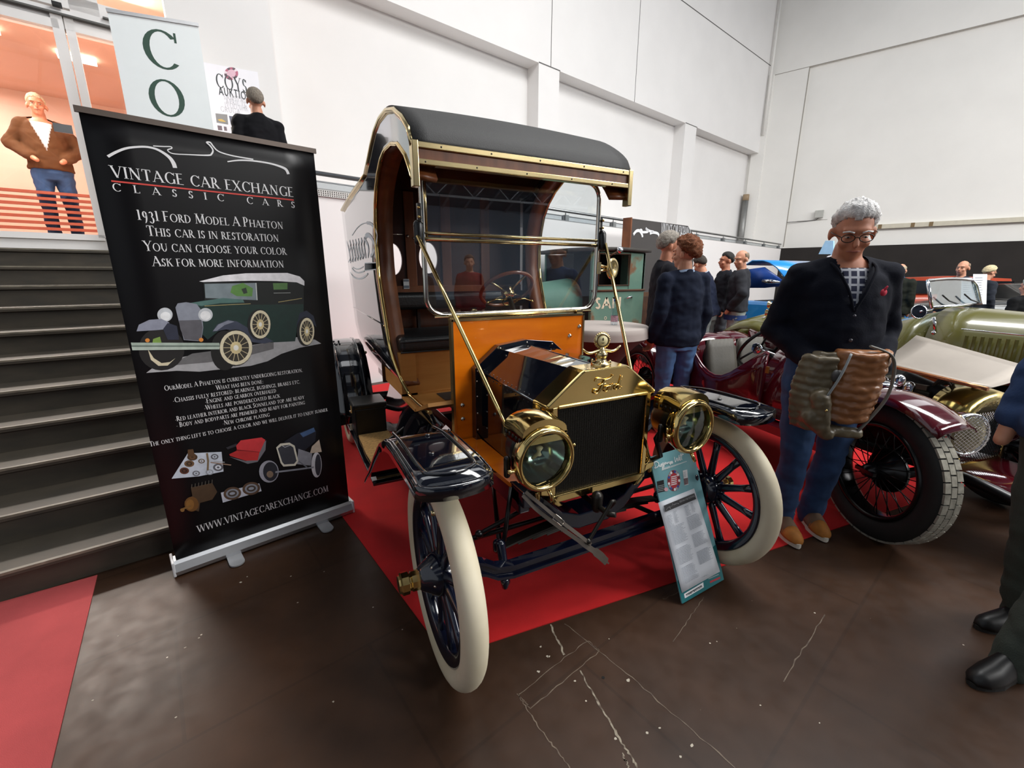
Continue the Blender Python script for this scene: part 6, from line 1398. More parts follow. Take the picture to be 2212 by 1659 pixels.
# hood and firewall to the left
hx0, hx1 = ty(1172, 640).x, xa
mb = MB(); rows = []
for k in range(7):
    t = k/6; x = hx0+(hx1-hx0)*t; r_ = .29+.06*t; rows.append([(x, TY+.60-r_*math.cos(a)*1.15, .98+.04*t+r_*math.sin(a)*1.05) for a in [PI*i/12-.05 for i in range(13)]]+[(x, TY+.60+r_*1.15, .55), (x, TY+.60-r_*1.15, .55)])
mb.grid(rows, closed=True); mb.build('hood', teal_r, tk)
mb = MB(); mb.face([(p[0]-.002, p[1], p[2]) for p in rows[0]]); mb.build('hood_front', mat('black_rusty_opening', '#1d1713', .9, var=.3), tk)
mb = MB(); mb.tube([(p[0]-.005, p[1], p[2]) for p in rows[0][:13]], .02, 6); mb.bar((hx0-.01, TY+.25, .98), (hx0-.01, TY+.95, .98), .03, .03); mb.build('hood_ring', rust, tk)
mb = MB(); mb.bx(xb, xb+1.7, TY+.05, TY+.1, .6, 1.1); mb.bx(xb, xb+1.7, TY+1.3, TY+1.35, .6, 1.1); mb.bx(xb, xb+1.7, TY+.05, TY+1.35, .55, .62); mb.bx(xb+1.65, xb+1.7, TY+.05, TY+1.35, .6, 1.1); mb.build('load_bed', rust, tk)
mb = MB(); mb.bx(hx0, xb+1.7, TY+.3, TY+.4, .42, .52); mb.bx(hx0, xb+1.7, TY+1.0, TY+1.1, .42, .52); mb.build('chassis', rust, tk)
for cx in (hx0+.12, xb+.9):
    for cy in (TY+.08, TY+1.28): mb = MB(); mb.lathe([(.001, -.06), (.22, -.06), (.34, -.07), (.365, 0), (.34, .07), (.22, .06), (.001, .06)], o=(cx, cy, .365), ax=(0, 1, 0), n=32); mb.build('wheel', tyre_b, tk)
for cx in (hx0+.12, xb+.9):
    for cy in (TY+.08, TY+1.28):
        mb = MB(); mb.grid([[(cx+.47*math.cos(a), cy-.14+.28*i/3, .38+.46*math.sin(a)) for i in range(4)] for a in [PI*k/12 for k in range(13)]]); mb.build('fender', teal_r, tk, solid=.01)

tk.location.z = .005
# ---- round standing table with a bottle
dep = 4.05; tcx = Vector(CAM+pray(1296, 702)*dep); tz_ = tcx.z; tr_ = .44
tb_ = thing('standing_table', 'round standing table in a grey and maroon stretch cover behind the van', 'table', (tcx.x, tcx.y, 0))
mb = MB(); mb.lathe([(.001, tz_), (tr_-.01, tz_), (tr_, tz_-.01), (tr_+.004, tz_-.05), (tr_+.006, tz_-.10)], o=(tcx.x, tcx.y, 0), n=40); mb.build('top_cover', mat('grey_stretch_cloth', '#a79d97', .85, var=.04), tb_)
mb = MB(); rows = []
for k in range(13):
    t = k/12; rows.append([(tcx.x+math.cos(a)*((tr_+.004)*(1-t)+.30*t-.26*math.sin(PI*t)**.8*(.7+.3*abs(math.sin(2*a)))), tcx.y+math.sin(a)*((tr_+.004)*(1-t)+.30*t-.26*math.sin(PI*t)**.8*(.7+.3*abs(math.sin(2*a)))), (tz_-.10)*(1-t)+.012*t) for a in [2*PI*i/32 for i in range(32)]])
mb.grid(rows, closed=True); mb.build('skirt_cover', mat('maroon_stretch_cloth', '#4f302c', .85, var=.05), tb_)
mb = MB()
for sx in (0, 1, 2, 3): a = PI/4+sx*PI/2; ribbon(mb, [(tcx.x+math.cos(a)*.15*(1+t*1.1), tcx.y+math.sin(a)*.15*(1+t*1.1), .35-.34*t) for t in (0, .3, .6, 1)], .03, (math.cos(a), math.sin(a), .3), off=.03)
mb.build('skirt_edge', mat('grey_stretch_cloth', '#a79d97', .85, var=.04), tb_)
bq_ = Vector(CAM+pray(1327, 690)*dep); bz0 = tz_
bt = thing('water_bottle', 'clear plastic water bottle with a blue cap standing on the round table', 'bottle', (bq_.x, bq_.y, bz0+.001))
mb = MB(); mb.lathe([(.001, 0), (.03, .0), (.033, .01), (.033, .10), (.030, .12), (.033, .14), (.031, .17), (.014, .205), (.013, .22)], o=(bq_.x, bq_.y, bz0+.001), n=20); mb.build('bottle_body', glass('bottle_plastic', (.85, .9, .93), 1.5, .1), bt)
mb = MB(); mb.lathe([(.0335, .03), (.0335, .085)], o=(bq_.x, bq_.y, bz0+.001), n=20); mb.build('bottle_label', mat('pink_label', '#c59aa8', .5, var=.4, vs=60), bt)
mb = MB(); mb.lathe([(.001, .238), (.015, .238), (.015, .215), (.001, .215)], o=(bq_.x, bq_.y, bz0+.001), n=14); mb.build('bottle_cap', mat('blue_cap', '#2a6fb8', .4), bt)

# ---- cars far away along the right wall
def far_car(name, label, loc, rz, paint, L=4.2, Wd=1.65, H=1.4, cab0=-.35, cab1=1.3):
    t = thing(name, label, 'car', loc, rz)
    mb = MB(); rows = []
    for x, z0, z1, w in ((-L/2, .45, .62, .72), (-L/2+.15, .3, .78, .95), (-.9, .25, .92, 1), (0, .25, .95, 1), (1.2, .25, .94, 1), (L/2-.2, .3, .85, .95), (L/2, .45, .7, .75)):
        h = Wd/2*w; rows.append([(x, -h, z0), (x, -h, z1-.08), (x, -h*.9, z1), (x, h*.9, z1), (x, h, z1-.08), (x, h, z0)])
    mb.loft(rows); mb.build('car_body', paint, t, world=False)
    mb = MB(); mb.loft([[(x, -w, .9), (x+d, -w*.8, zt), (x+d, w*.8, zt), (x, w, .9)] for x, d, w, zt in ((cab0-.35, .5, Wd*.46, .95), (cab0, .1, Wd*.46, H-.05), ((cab0+cab1)/2, 0, Wd*.46, H), (cab1-.1, -.05, Wd*.46, H-.06), (cab1+.3, -.3, Wd*.46, .95))]); mb.build('car_cabin', paint, t, world=False)
    mb = MB()
    for s in (-1, 1):
        for x0, x1 in ((cab0, (cab0+cab1)/2-.05), ((cab0+cab1)/2+.05, cab1-.1)):
            mb.add([(x0, s*Wd*.455, .97), (x1, s*Wd*.455, .97), (x1, s*Wd*.40, H-.12), (x0+.12, s*Wd*.40, H-.12)], [(0, 1, 2, 3)])
    mb.build('side_windows', mat('dark_car_glass', '#15181b', .08, var=0), t, world=False)
    for x in (-L/2+.75, L/2-.8):
        for s in (-1, 1): mb = MB(); mb.lathe([(.001, -.09), (.2, -.09), (.3, -.08), (.31, 0), (.3, .08), (.2, .09), (.001, .09)], o=(x, s*(Wd/2-.08), .31), ax=(0, 1, 0), n=24); mb.build('wheel', tyre_b, t, world=False)
    return t
oq = Vector(CAM+pray(2010, 596)*11.5)
far_car('orange_car', 'orange-red car whose roof shows behind the bald man in a black puffer jacket', (oq.x+.3, oq.y, 0), R(-60), mat('orange_red_paint', '#a8432a', .3, coat=.5), H=oq.z, cab0=-.9, cab1=1.4)
gq = Vector(CAM+pray(2225, 615)*9.0)
gc = far_car('dark_saloon', 'dark saloon with a pale side stripe at the right edge behind the olive car', (gq.x, gq.y, 0), R(-50), mat('black_saloon_paint', '#1b1c1c', .3, coat=.5), H=gq.z+.05)
mb = MB(); mb.bx(-1.7, 1.7, -.845, -.82, .72, .84); mb.build('pale_stripe', mat('pale_door_paint', '#cfd2d2', .3), gc, world=False)
rq = Vector(CAM+pray(1955, 575)*16); 

# ================================================================ people
WS = bpy.data.scenes.new('workbench')
def remesh(mb, vox, smooth=4, fac=.5):
    me = bpy.data.meshes.new('tmp'); me.from_pydata(mb.v, [], mb.f)
    bm = bmesh.new(); bm.from_mesh(me); bmesh.ops.recalc_face_normals(bm, faces=bm.faces); bm.to_mesh(me); bm.free()
    o = bpy.data.objects.new('tmp', me); WS.collection.objects.link(o)
    m = o.modifiers.new('r', 'REMESH'); m.mode = 'VOXEL'; m.voxel_size = vox; m.use_smooth_shade = True
    if smooth: s = o.modifiers.new('s', 'SMOOTH'); s.iterations = smooth; s.factor = fac
    
    with bpy.context.temp_override(scene=WS, view_layer=WS.view_layers[0]):
        dg = bpy.context.evaluated_depsgraph_get(); dg.update(); r = bpy.data.meshes.new_from_object(o.evaluated_get(dg))
    bpy.data.objects.remove(o); bpy.data.meshes.remove(me)
    for p in r.polygons: p.use_smooth = True
    return r
def skin_obj(mb, name, m, parent, vox, smooth=4, cut=None, wrinkle=0.0, wf=7.0, seed=0):
    me = remesh(mb, vox, smooth); me.name = name
    if wrinkle:
        for v in me.vertices:
            p = v.co; n = v.normal
            v.co = p+n*(wrinkle*(noise.noise(Vector((p.x*wf+seed, p.y*wf, p.z*wf*1.6)))+.5*noise.noise(Vector((p.x*wf*2.2, p.y*wf*2.2+seed, p.z*wf*3)))))
    if cut:
        bm = bmesh.new(); bm.from_mesh(me); bmesh.ops.delete(bm, geom=[f for f in bm.faces if cut(f.calc_center_median())], context='FACES'); bm.to_mesh(me); bm.free()
    me.materials.clear()
    for q in (m if isinstance(m, (list, tuple)) else [m]): me.materials.append(q)
    o = bpy.data.objects.new(name, me); COL.objects.link(o); o.parent = parent; return o
SKIN = mat('skin_light', '#c98f72', .55, var=.06, vs=20); SKIN2 = mat('skin_ruddy', '#bd7d60', .55, var=.08, vs=20)
for m_ in (SKIN, SKIN2):
    b_ = m_.node_tree.nodes['Principled BSDF']; b_.inputs['Subsurface Weight'].default_value = .12; b_.inputs['Subsurface Radius'].default_value = (.02, .008, .004)
EYE = mat('eye_white', '#b5aca4', .3, var=0); IRIS = mat('iris_dark', '#2b211b', .2, var=0); LIP = mat('lip_tone', '#9c5a4c', .5, var=0)

class Person:
    """figure 1.80 m tall in its own frame: faces -Y, right hand towards -X, feet on z = 0"""
    def __init__(s, name, label, loc, rz, H=1.78, lean=0, twist=0, head=(0, 0), arms=None, legs=None, belly=0.0, wide=1.0, vox=.012, top='#1b2233', trousers='#2f4565', shoe='#2a2422', hair='#888079', hairstyle='short', skin=SKIN, hem=.86, collar=None, hands=False, top_mat=None, shirt=None, vneck=None, sleeve=True, face=True, ears=True, tr_mat=None, bald=False, thick=.022, wr=.011, sink=.015, glasses=False, simple_shoes=True):
        s.k = H/1.8; k = s.k; s.root = thing('person', label, 'person', loc, rz)
        s.root.scale = (k, k, k); ROOTM[s.root.name] = ROOTM[s.root.name] @ Matrix.Scale(k, 4)
        if name != 'person': s.root.name = name
        A = dict(re=(-.222, .035, 1.14), rw=(-.215, -.05, .90), le=(.222, .035, 1.14), lw=(.215, -.05, .90))
        if arms: A.update(arms)
        Lg = dict(rk=(-.105, -.02, .49), ra=(-.11, .02, .09), lk=(.105, -.02, .49), la=(.11, .02, .09), rt=0, lt=0)
        if legs: Lg.update(legs)
        s.A, s.L = A, Lg
        V = Vector; piv = V((0, 0, .98)); Ml = Matrix.Rotation(R(lean), 4, 'X') @ Matrix.Rotation(R(twist), 4, 'Z')
        def up(p):
            p = V(p); return piv+(Ml.to_3x3() @ (p-piv))
        s.up = up
        sh = {'r': up((-.168*wide, .012, 1.42)), 'l': up((.168*wide, .012, 1.42))}
        E = {q: up(A[q+'e']) for q in 'rl'}; Wr = {q: up(A[q+'w']) for q in 'rl'}
        nb, hc = up((0, .015, 1.47)), up((0, -.005, 1.66))
        Mh = Ml.to_3x3() @ Matrix.Rotation(R(head[0]), 3, 'Z') @ Matrix.Rotation(R(head[1]), 3, 'X')
        pv = up((0, .01, 1.565-sink))
        hs = 1.09
        def hd(p): return pv+Mh @ ((V(p)-V((0, .01, 1.58)))*hs)
        s.hd, s.Mh = hd, Mh
        def torso(mb, t, z0, z1, soft=1.0):
            secs = [(.84, .172, .120, .0), (.92, .178, .125, .005), (1.0, .170, .118+belly*.5, -.3*belly), (1.08, .162, .112+belly, -.6*belly), (1.18, .166, .114+belly*.9, -.55*belly), (1.28, .172, .118+belly*.4, -.2*belly), (1.36, .168, .113, .0), (1.41, .150, .100, .004), (1.46, .112, .086, .010), (1.50, .070, .068, .014)]
            rings = []
            for z, rx, ry, cy in secs:
                if z < z0-.001 or z > z1+.001: continue
                rings.append([up(((rx*wide+t)*math.cos(a), cy+(ry+t)*math.sin(a), z)) for a in [2*PI*i/24 for i in range(24)]])
            mb.loft(rings)
        def arm(mb, t, q, hand=False, to=1.0):
            mb.cap(sh[q]+ (E[q]-sh[q])*.02, E[q], .054+t, .042+t); w = E[q].lerp(Wr[q], to); mb.cap(E[q], w, .042+t, (.032 if not t else .034)+t*.9)
            mb.ell(sh[q], .057+t*.9); mb.cap(up(((-.05 if q == 'r' else .05), .014, 1.468)), sh[q]+V((0, 0, .012)), .042+t*.7, .044+t*.7)
        def leg(mb, t, q):
            sx = -1 if q == 'r' else 1; hip = V((sx*.095*wide, 0, .90)); kn = V(Lg[q+'k']); an = V(Lg[q+'a'])
            mb.cap(hip, kn, .086+t, .058+t); mb.cap(kn, an+(V((0, 0, -.045)) if t else V((0, 0, 0))), .056+t, .038+t*1.5)
        # ---- one continuous body
        b = MB(); torso(b, 0, .84, 1.5)
        for q in 'rl': arm(b, 0, q); leg(b, 0, q)
        b.cap(nb, hd((0, .008, 1.60)), .066, .060)
        b.ell(hd((0, .012, 1.705)), (.0745, .095, .095), M=Mh, nu=24, nv=14); b.ell(hd((0, -.028, 1.625)), (.056, .062, .072), M=Mh); b.ell(hd((0, -.05, 1.592)), (.032, .034, .028), M=Mh)
        b.cap(hd((0, -.080, 1.685)), hd((0, -.103, 1.648)), .009, .0145); b.ell(hd((0, -.062, 1.705)), (.058, .03, .016), M=Mh)
        b.ell(hd((-.036, -.058, 1.645)), (.026, .026, .022), M=Mh); b.ell(hd((.036, -.058, 1.645)), (.026, .026, .022), M=Mh); b.ell(hd((0, -.078, 1.618)), (.026, .014, .014), M=Mh)
        if ears:
            for sx in (-1, 1): b.ell(hd((sx*.079, .018, 1.665)), (.011, .022, .033), M=Mh)
        if hands:
            for q in hands: s.hand(b, q, E[q], Wr[q])
        else:
            for q in 'rl': d = (Wr[q]-E[q]).normalized(); b.cap(Wr[q], Wr[q]+d*.10, .033, .026)
        s.body = skin_obj(b, 'body', skin, s.root, vox*.62 if hands else vox*.8, 3)
        # ---- clothes
        tm = top_mat or mat('cloth_'+top.strip('#'), top, .88, var=.10, vs=7, bump=.12, bs=120, spec=.2)
        j = MB(); torso(j, thick, hem, 1.5)
        pass
        if not vneck: j.tube([up((.062*math.cos(a), .020+.062*math.sin(a), 1.492+.020*math.sin(a))) for a in [2*PI*i/20 for i in range(20)]], .022, 8, closed=True)
        if sleeve:
            for q in 'rl': arm(j, thick*.8, q, to=.99)
        cut = None
        if vneck:
            Mi = Ml.inverted()
            def cut(c, z0=vneck):
                p = piv+Mi.to_3x3() @ (c-piv); return p.y < .02 and abs(p.x) < (p.z-z0)*.30 and p.z > z0
        s.top = skin_obj(j, 'jacket' if hem < .9 else 'pullover', tm, s.root, vox, 3, cut, wr, 8, hash(label) % 97)
        if shirt:
            sm = MB(); torso(sm, thick*.35, 1.0, 1.46); s.shirt = skin_obj(sm, 'shirt', shirt, s.root, vox, 3)
        trm = tr_mat or mat('trouser_'+trousers.strip('#'), trousers, .85, var=.14, vs=9, bump=.25, bs=160)
        t = MB()
        for q in 'rl': leg(t, .017, q)
        rings = []
        for z, rx, ry in ((.80, .165, .110), (.88, .178, .125), (.96, .176, .122), (1.02, .168, .115)): rings.append([(rx*wide*math.cos(a)+.012*math.cos(a), ry*math.sin(a)*1.1, z) for a in [2*PI*i/24 for i in range(24)]])
        t.loft(rings); s.trousers = skin_obj(t, 'trousers', trm, s.root, vox, 3, None, wr*.9, 9, 3)
        if collar:
            c = MB(); P = [up((.078*math.cos(a), .016+.074*math.sin(a), 1.488+.018*math.sin(a))) for a in [R(-62)+R(304)*i/20 for i in range(21)]]
            c.grid([[p-V((0, 0, .02)) for p in P], [p+V((0, 0, .018)) for p in P], [hd(Vector(p-pv)+V((0, .01, 1.58)))*0+p*1.0+(p-up((0, .016, p.z))).normalized()*.016-V((0, 0, .012)) for p in P]]); c.build('collar', collar, s.root, solid=.003, world=False)
        if simple_shoes: s.shoes(shoe)
        # ---- head details
        if hairstyle: s.hair(hair, hairstyle)
        if face:
            for sx in (-1, 1):
                e = MB(); e.ell(hd((sx*.031, -.0735, 1.676)), (.0125, .008, .0048), M=Mh, nu=10, nv=6); eo = e.build('eye', EYE, s.root, world=False)
                e = MB(); e.ell(hd((sx*.031, -.0808, 1.676)), (.0052, .003, .0044), M=Mh, nu=8, nv=6); e.build('iris', IRIS, eo, world=False)
                e = MB(); e.tube([hd((sx*.014, -.092, 1.698)), hd((sx*.032, -.088, 1.703)), hd((sx*.052, -.074, 1.697))], .0042, 6); e.build('eyebrow', mat('hair_'+hair.strip('#'), hair, .8, var=.2, vs=60), s.root, world=False)
            e = MB(); e.tube([hd((-.026, -.083, 1.617)), hd((-.01, -.0935, 1.620)), hd((0, -.093, 1.618)), hd((.01, -.0935, 1.620)), hd((.026, -.083, 1.617))], [.002, .0045, .005, .0045, .002], 6); e.build('mouth', LIP, s.root, world=False)
        if glasses:
            e = MB()
            for sx in (-1, 1):
                P = [hd((sx*.032+.024*math.cos(a), -.093+abs(.024*math.cos(a)+sx*.0)*.10, 1.676+.017*math.sin(a))) for a in [2*PI*i/18 for i in range(18)]]; e.tube(P, .0022, 6, closed=True)
                e.tube([hd((sx*.056, -.088, 1.68)), hd((sx*.08, -.03, 1.682)), hd((sx*.082, .03, 1.675))], .002, 6)
            e.tube([hd((-.009, -.097, 1.68)), hd((0, -.10, 1.683)), hd((.009, -.097, 1.68))], .002, 6); e.build('glasses', mat('dark_spectacle_frame', '#2a2018', .3), s.root, world=False)
    def hand(s, b, q, E, W):
        sx = -1 if q == 'r' else 1; d = (W-E).normalized(); fw = Vector((0, -1, 0)); fw = (fw-d*fw.dot(d)).normalized(); sd_ = d.cross(fw)*(-sx)     # towards the body
        b.cap(W, W+d*.03, .030, .028)
        for i in range(4):
            o = W+d*.035+fw*(.030-.020*i); kn = W+d*(.092-.004*abs(i-1))+fw*(.031-.0205*i)
            b.cap(o, kn, .016, .012, 10)
            L = (.040, .045, .042, .032)[i]; m = kn+(d*.85+sd_*.5).normalized()*L; tip = m+(d*.25+sd_*.95).normalized()*L*.72
            b.cap(kn, m, .0100, .0092, 10); b.cap(m, tip, .0092, .0080, 10)
        t0 = W+d*.03+fw*.026; t1 = t0+(d*.6+fw*.75+sd_*.2).normalized()*.042; t2 = t1+(d*.85+sd_*.45).normalized()*.034
        b.cap(t0, t1, .015, .0115, 10); b.cap(t1, t2, .011, .009, 10)
    def shoes(s, col):
        m = mat('shoe_'+col.strip('#'), col, .45, var=.1); so = mat('shoe_sole', '#1c1a18', .7)
        for q in 'rl':
            a = Vector(s.L[q+'a']); t = R(s.L[q+'t']); M = Matrix.Rotation(t, 3, 'Z')
            def P(x, y, z): return Vector((a.x, a.y, 0))+M @ Vector((x, y, z))
            b = MB(); rows = []
            for y, w, h in ((.075, .022, .05), (.06, .034, .085), (.0, .038, .105), (-.05, .042, .085), (-.11, .046, .058), (-.165, .038, .046), (-.20, .016, .032)):
                rows.append([P(w*math.cos(u), y, .015+h*max(0, math.sin(u))) for u in [PI*i/10 for i in range(11)]])
            b.loft(rows); sh = b.build('shoe', m, s.root, world=False)
            b = MB(); n = 20; out = [(.047*math.cos(u)*(1 if math.sin(u) < 0 else .82), -.06+(.145 if math.sin(u) < 0 else .14)*math.sin(u)) for u in [2*PI*i/n for i in range(n)]]
            b.prism([P(x, y, .0) for x, y in out], (0, 0, .018)); b.build('sole', so, sh, world=False)
    def hair(s, col, style):
        m = mat('hair_'+col.strip('#'), col, .8, var=.3, vs=55, bump=.6, bs=150); hd, Mh = s.hd, s.Mh
        r = {'short': .008, 'curly': .026, 'thin': .003, 'full': .016, 'white': .014}[style]; am = {'short': .004, 'curly': .020, 'thin': .0, 'full': .009, 'white': .010}[style]
        nu, nv = (56, 36); c = Vector((0, .013, 1.706)); V = []; keep = []; sd0 = len(col)+ord(col[1])
        for j in range(nv+1):
            t = PI*j/nv-PI/2
            for i in range(nu):
                a = 2*PI*i/nu; d = Vector((math.cos(t)*math.cos(a), math.cos(t)*math.sin(a), math.sin(t)))
                p0 = Vector((.0745*d.x, .095*d.y, .095*d.z))
                if p0.y < -.05: lim = .050
                elif p0.y < .0: lim = .050-(p0.y+.05)/.05*.055
                elif p0.y < .03: lim = -.012
                else: lim = -.012-(p0.y-.03)/.06*.075
                if style == 'thin': lim = .4 if (p0.y < -.005 or p0.z > .045) else lim
                lim += .010*noise.noise(Vector((a*6, sd0, t*3)))
                edge = max(0, min(1, (p0.z-lim)/.03)) if p0.z > lim else 0
                rr = -.006+(r+.006)*edge**.5+am*edge*(noise.noise(d*9+Vector((sd0, 0, 0)))+.6*noise.noise(d*22))
                V.append(hd(c+p0+d*rr)); keep.append(p0.z-lim)
        F = []
        for j in range(nv):
            for i in range(nu):
                q = (j*nu+i, j*nu+(i+1) % nu, (j+1)*nu+(i+1) % nu, (j+1)*nu+i)
                if max(keep[k] for k in q) > 0: F.append(q)
        b = MB(); b.add(V, F, 0, True); s.hair_o = b.build('hair', m, s.root, solid=.006, world=False); s.hair_o.modifiers['thickness'].offset = -1

def face_to(loc, tgt): d = Vector(tgt)-Vector(loc); return math.atan2(d.x, -d.y)

# ---- white-haired man with a jacket over his arm
plaid = mat('navy_plaid_shirt', '#2c3048', .8, var=0); nt = plaid.node_tree; bs_ = nt.nodes['Principled BSDF']; tcn = nt.nodes['Texture Coordinate']
def wave(axis, scale, lo):
    w = nt.nodes.new('ShaderNodeTexWave'); w.wave_type = 'BANDS'; w.bands_direction = axis; w.inputs['Scale'].default_value = scale; w.inputs['Distortion'].default_value = 0
    r = nt.nodes.new('ShaderNodeMath'); r.operation = 'GREATER_THAN'; r.inputs[1].default_value = lo; nt.links.new(tcn.outputs['Object'], w.inputs[0]); nt.links.new(w.outputs[1], r.inputs[0]); return r
wa, wb = wave('X', 9, .80), wave('Z', 9, .80); ad = nt.nodes.new('ShaderNodeMath'); ad.operation = 'MAXIMUM'; nt.links.new(wa.outputs[0], ad.inputs[0]); nt.links.new(wb.outputs[0], ad.inputs[1])
mx_ = nt.nodes.new('ShaderNodeMix'); mx_.data_type = 'RGBA'; mx_.inputs[6].default_value = lin('#2a2f4a'); mx_.inputs[7].default_value = lin('#c9ccd4'); nt.links.new(ad.outputs[0], mx_.inputs[0]); nt.links.new(mx_.outputs[2], bs_.inputs['Base Color'])
denim = two('blue_denim', '#20385c', '#2b4a74', 14, .3, .7, .85, bump=.2)
mloc = (1.42, -.10, .005); mrz = R(-40)
man = Person('person', 'white-haired man in a navy cardigan and blue jeans holding a quilted jacket', mloc, mrz, H=1.82, wide=1.08, belly=.02, vox=.011, top='#090d1a', hair='#dcdad8', hairstyle='white', skin=SKIN2, hem=.93, collar=plaid, shirt=plaid, vneck=1.26, glasses=True, head=(-12, 20), sink=.035, thick=.024,
    arms=dict(re=(-.262, .06, 1.14), rw=(-.13, -.15, 1.0), le=(.262, .06, 1.13), lw=(.15, -.15, 1.0)), legs=dict(rk=(-.10, -.05, .50), ra=(-.10, -.01, .09), lk=(.09, -.01, .50), la=(.085, .09, .09), rt=6, lt=2), tr_mat=denim, simple_shoes=False)
mr = man.root
for z in (1.235, 1.12, 1.0):
    b = MB(); b.lathe([(.001, .004), (.008, .003), (.009, 0)], o=(0.004, -.158-.01*(z < 1.2), z), ax=(0, -1, 0), n=12); b.build('button', mat('dark_horn_button', '#3a3640', .3), mr, world=False)
b = MB(); b.lathe([(.001, .006), (.016, .004), (.017, 0)], o=(.115, -.137, 1.345), ax=(.35, -1, 0), n=10); b.cap((.118, -.139, 1.360), (.124, -.141, 1.372), .006, .004); b.build('red_emblem', mat('red_embroidery', '#b3203a', .8), mr, world=False)
b = MB(); b.grid([[(x, -.150-.012*math.cos(x*9), z) for x in (-.010, .012)] for z in (.95, 1.05, 1.15, 1.25)], sm=False)
b = MB()
for sx in (-1, 1): b.tube(bez([man.up((0.0, -.155, 1.255)), man.up((sx*.04, -.155, 1.36)), man.up((sx*.085, -.10, 1.46)), man.up((sx*.085, .03, 1.50))], 5), .007, 6)
b.build('neckline_band', mat('cloth_090d1a', '#090d1a', .88), mr, world=False)
tan = two('tan_suede', '#6b5340', '#7d6450', 12, .3, .7, .8); och = mat('ochre_toe_suede', '#b0702a', .7, var=.2, vs=20); wsole = mat('white_sole', '#d8d2c4', .6); lace = mat('beige_lace', '#b09a80', .8)
for q in 'rl':
    a = Vector(man.L[q+'a']); M = Matrix.Rotation(R(man.L[q+'t']), 3, 'Z')
    def P(x, y, z): return Vector((a.x, a.y, 0))+M @ Vector((x, y, z))
    rows = []
    for y, w, h in ((.085, .022, .06), (.07, .036, .085), (.02, .040, .10), (-.03, .043, .098), (-.08, .047, .078), (-.125, .049, .060)): rows.append([P(w*math.cos(u), y, .024+h*math.sin(u)) for u in [PI*i/12 for i in range(13)]])
    b = MB(); b.loft(rows); so = b.build('shoe', tan, mr, world=False)
    rows = []
    for y, w, h in ((-.115, .0495, .062), (-.15, .047, .052), (-.185, .038, .043), (-.21, .020, .030)): rows.append([P(w*math.cos(u), y, .024+h*math.sin(u)) for u in [PI*i/12 for i in range(13)]])
    b = MB(); b.loft(rows); b.build('toe_cap', och, so, world=False)
    n = 28; out = []
    for i in range(n):
        u = 2*PI*i/n; out.append((.052*math.cos(u)*(1 if math.sin(u) < 0 else .80)*(1-.25*max(0, -math.sin(u))**6), -.062+(.155 if math.sin(u) < 0 else .152)*math.sin(u)))
    b = MB(); b.prism([P(x, y, .0) for x, y in out], (0, 0, .026)); b.build('sole', wsole, so, world=False)
    b = MB()
    for k in range(6):
        y = -.02-.017*k; z = .024+.10-.0085*k-.0018*k*k; b.tube(bez([P(-.026, y, z-.012), P(0, y-.006, z+.006), P(.026, y+.004, z-.012)], 4), .0032, 6); b.tube(bez([P(.026, y, z-.012), P(0, y-.006, z+.007), P(-.026, y-.012, z-.012)], 4), .0032, 6)
    b.tube(bez([P(0, -.02, .135), P(.03, -.05, .135), P(.05, -.04, .11)], 4), .003, 6); b.build('laces', lace, so, world=False)
# the quilted jacket he holds: its own thing, in his frame
Mm = ROOTM[mr.name]
jk = thing('quilted_jacket', 'brown and olive quilted jacket folded over the white-haired man\'s hands', 'jacket', tuple((Mm @ Vector((0, -.2, .62)))), mrz)
brown_q = two('brown_quilted_nylon', '#8a5a38', '#a06c45', 6, .3, .7, .30, bump=.1); olive_q = two('olive_quilted_nylon', '#5d5340', '#6d634e', 6, .3, .7, .38, bump=.1)
K = .0
def jw(x, y, z): return Vector(((x-.03)*.82, y*.85-.215, 1.055+(z-1.03)*.82))
oj = MB()
def jl(P): return [Mm @ Vector(p) for p in P]
rollsB = []
b = MB()
for k in range(9):
    z = 1.03-.047*k; t = k/8; xl = -.03-.05*t; xr = .22-.02*t-.07*max(0, t-.6)
    mid = (xl+xr)/2+.01*math.sin(k*1.7)
    P = bez([jw(xl, .02, z-.005), jw(xl+.05, -.03, z+.005), jw(mid, -.045+.012*math.sin(k), z-.006), jw(xr-.05, -.03, z+.006), jw(xr, .03, z+.012)], 4)
    b.tube(P, [.0215+.003*math.sin(i*.9+k) for i in range(len(P))], 10)
b.loft([[jw(x0-.01, .05, z), jw(x1, .06, z), jw(x1, -.015, z), jw(x0, -.015, z)] for x0, x1, z in ((-.03, .21, 1.06), (-.06, .20, .85), (-.08, .15, .64))])
b.v = [tuple(p*k_) if False else tuple(p) for p, k_ in zip(b.v, [1]*len(b.v))]
lin_o = skin_obj(b, 'brown_lining', brown_q, None, .0075, 1, None, .0045, 26, 5); lin_o.parent = jk
b = MB()
for k in range(10):
    z = 1.00-.045*k; t = k/9; xl = -.20-.03*math.sin(PI*t)-.01*t; xr = -.045-.05*t
    P = bez([jw(xl, .05, z), jw(xl+.04, .0, z+.004), jw((xl+xr)/2, -.025, z-.004), jw(xr, -.03, z+.002)], 4); b.tube(P, [.020+.0025*math.sin(i+k) for i in range(len(P))], 10)
b.loft([[jw(x0, .07, z), jw(x1, .06, z), jw(x1, -.0, z), jw(x0+.03, .01, z)] for x0, x1, z in ((-.15, -.02, 1.04), (-.24, -.07, .85), (-.20, -.08, .56))])
b.cap(jw(-.12, -.06, .78), jw(-.08, -.07, .60), .045, .03); b.cap(jw(-.15, -.05, .66), jw(-.05, -.05, .56), .04, .035); b.cap(jw(-.06, -.02, .575), jw(.13, -.0, .56), .032, .028)
out_o = skin_obj(b, 'olive_shell', olive_q, None, .0075, 1, None, .0045, 26, 9); out_o.parent = jk
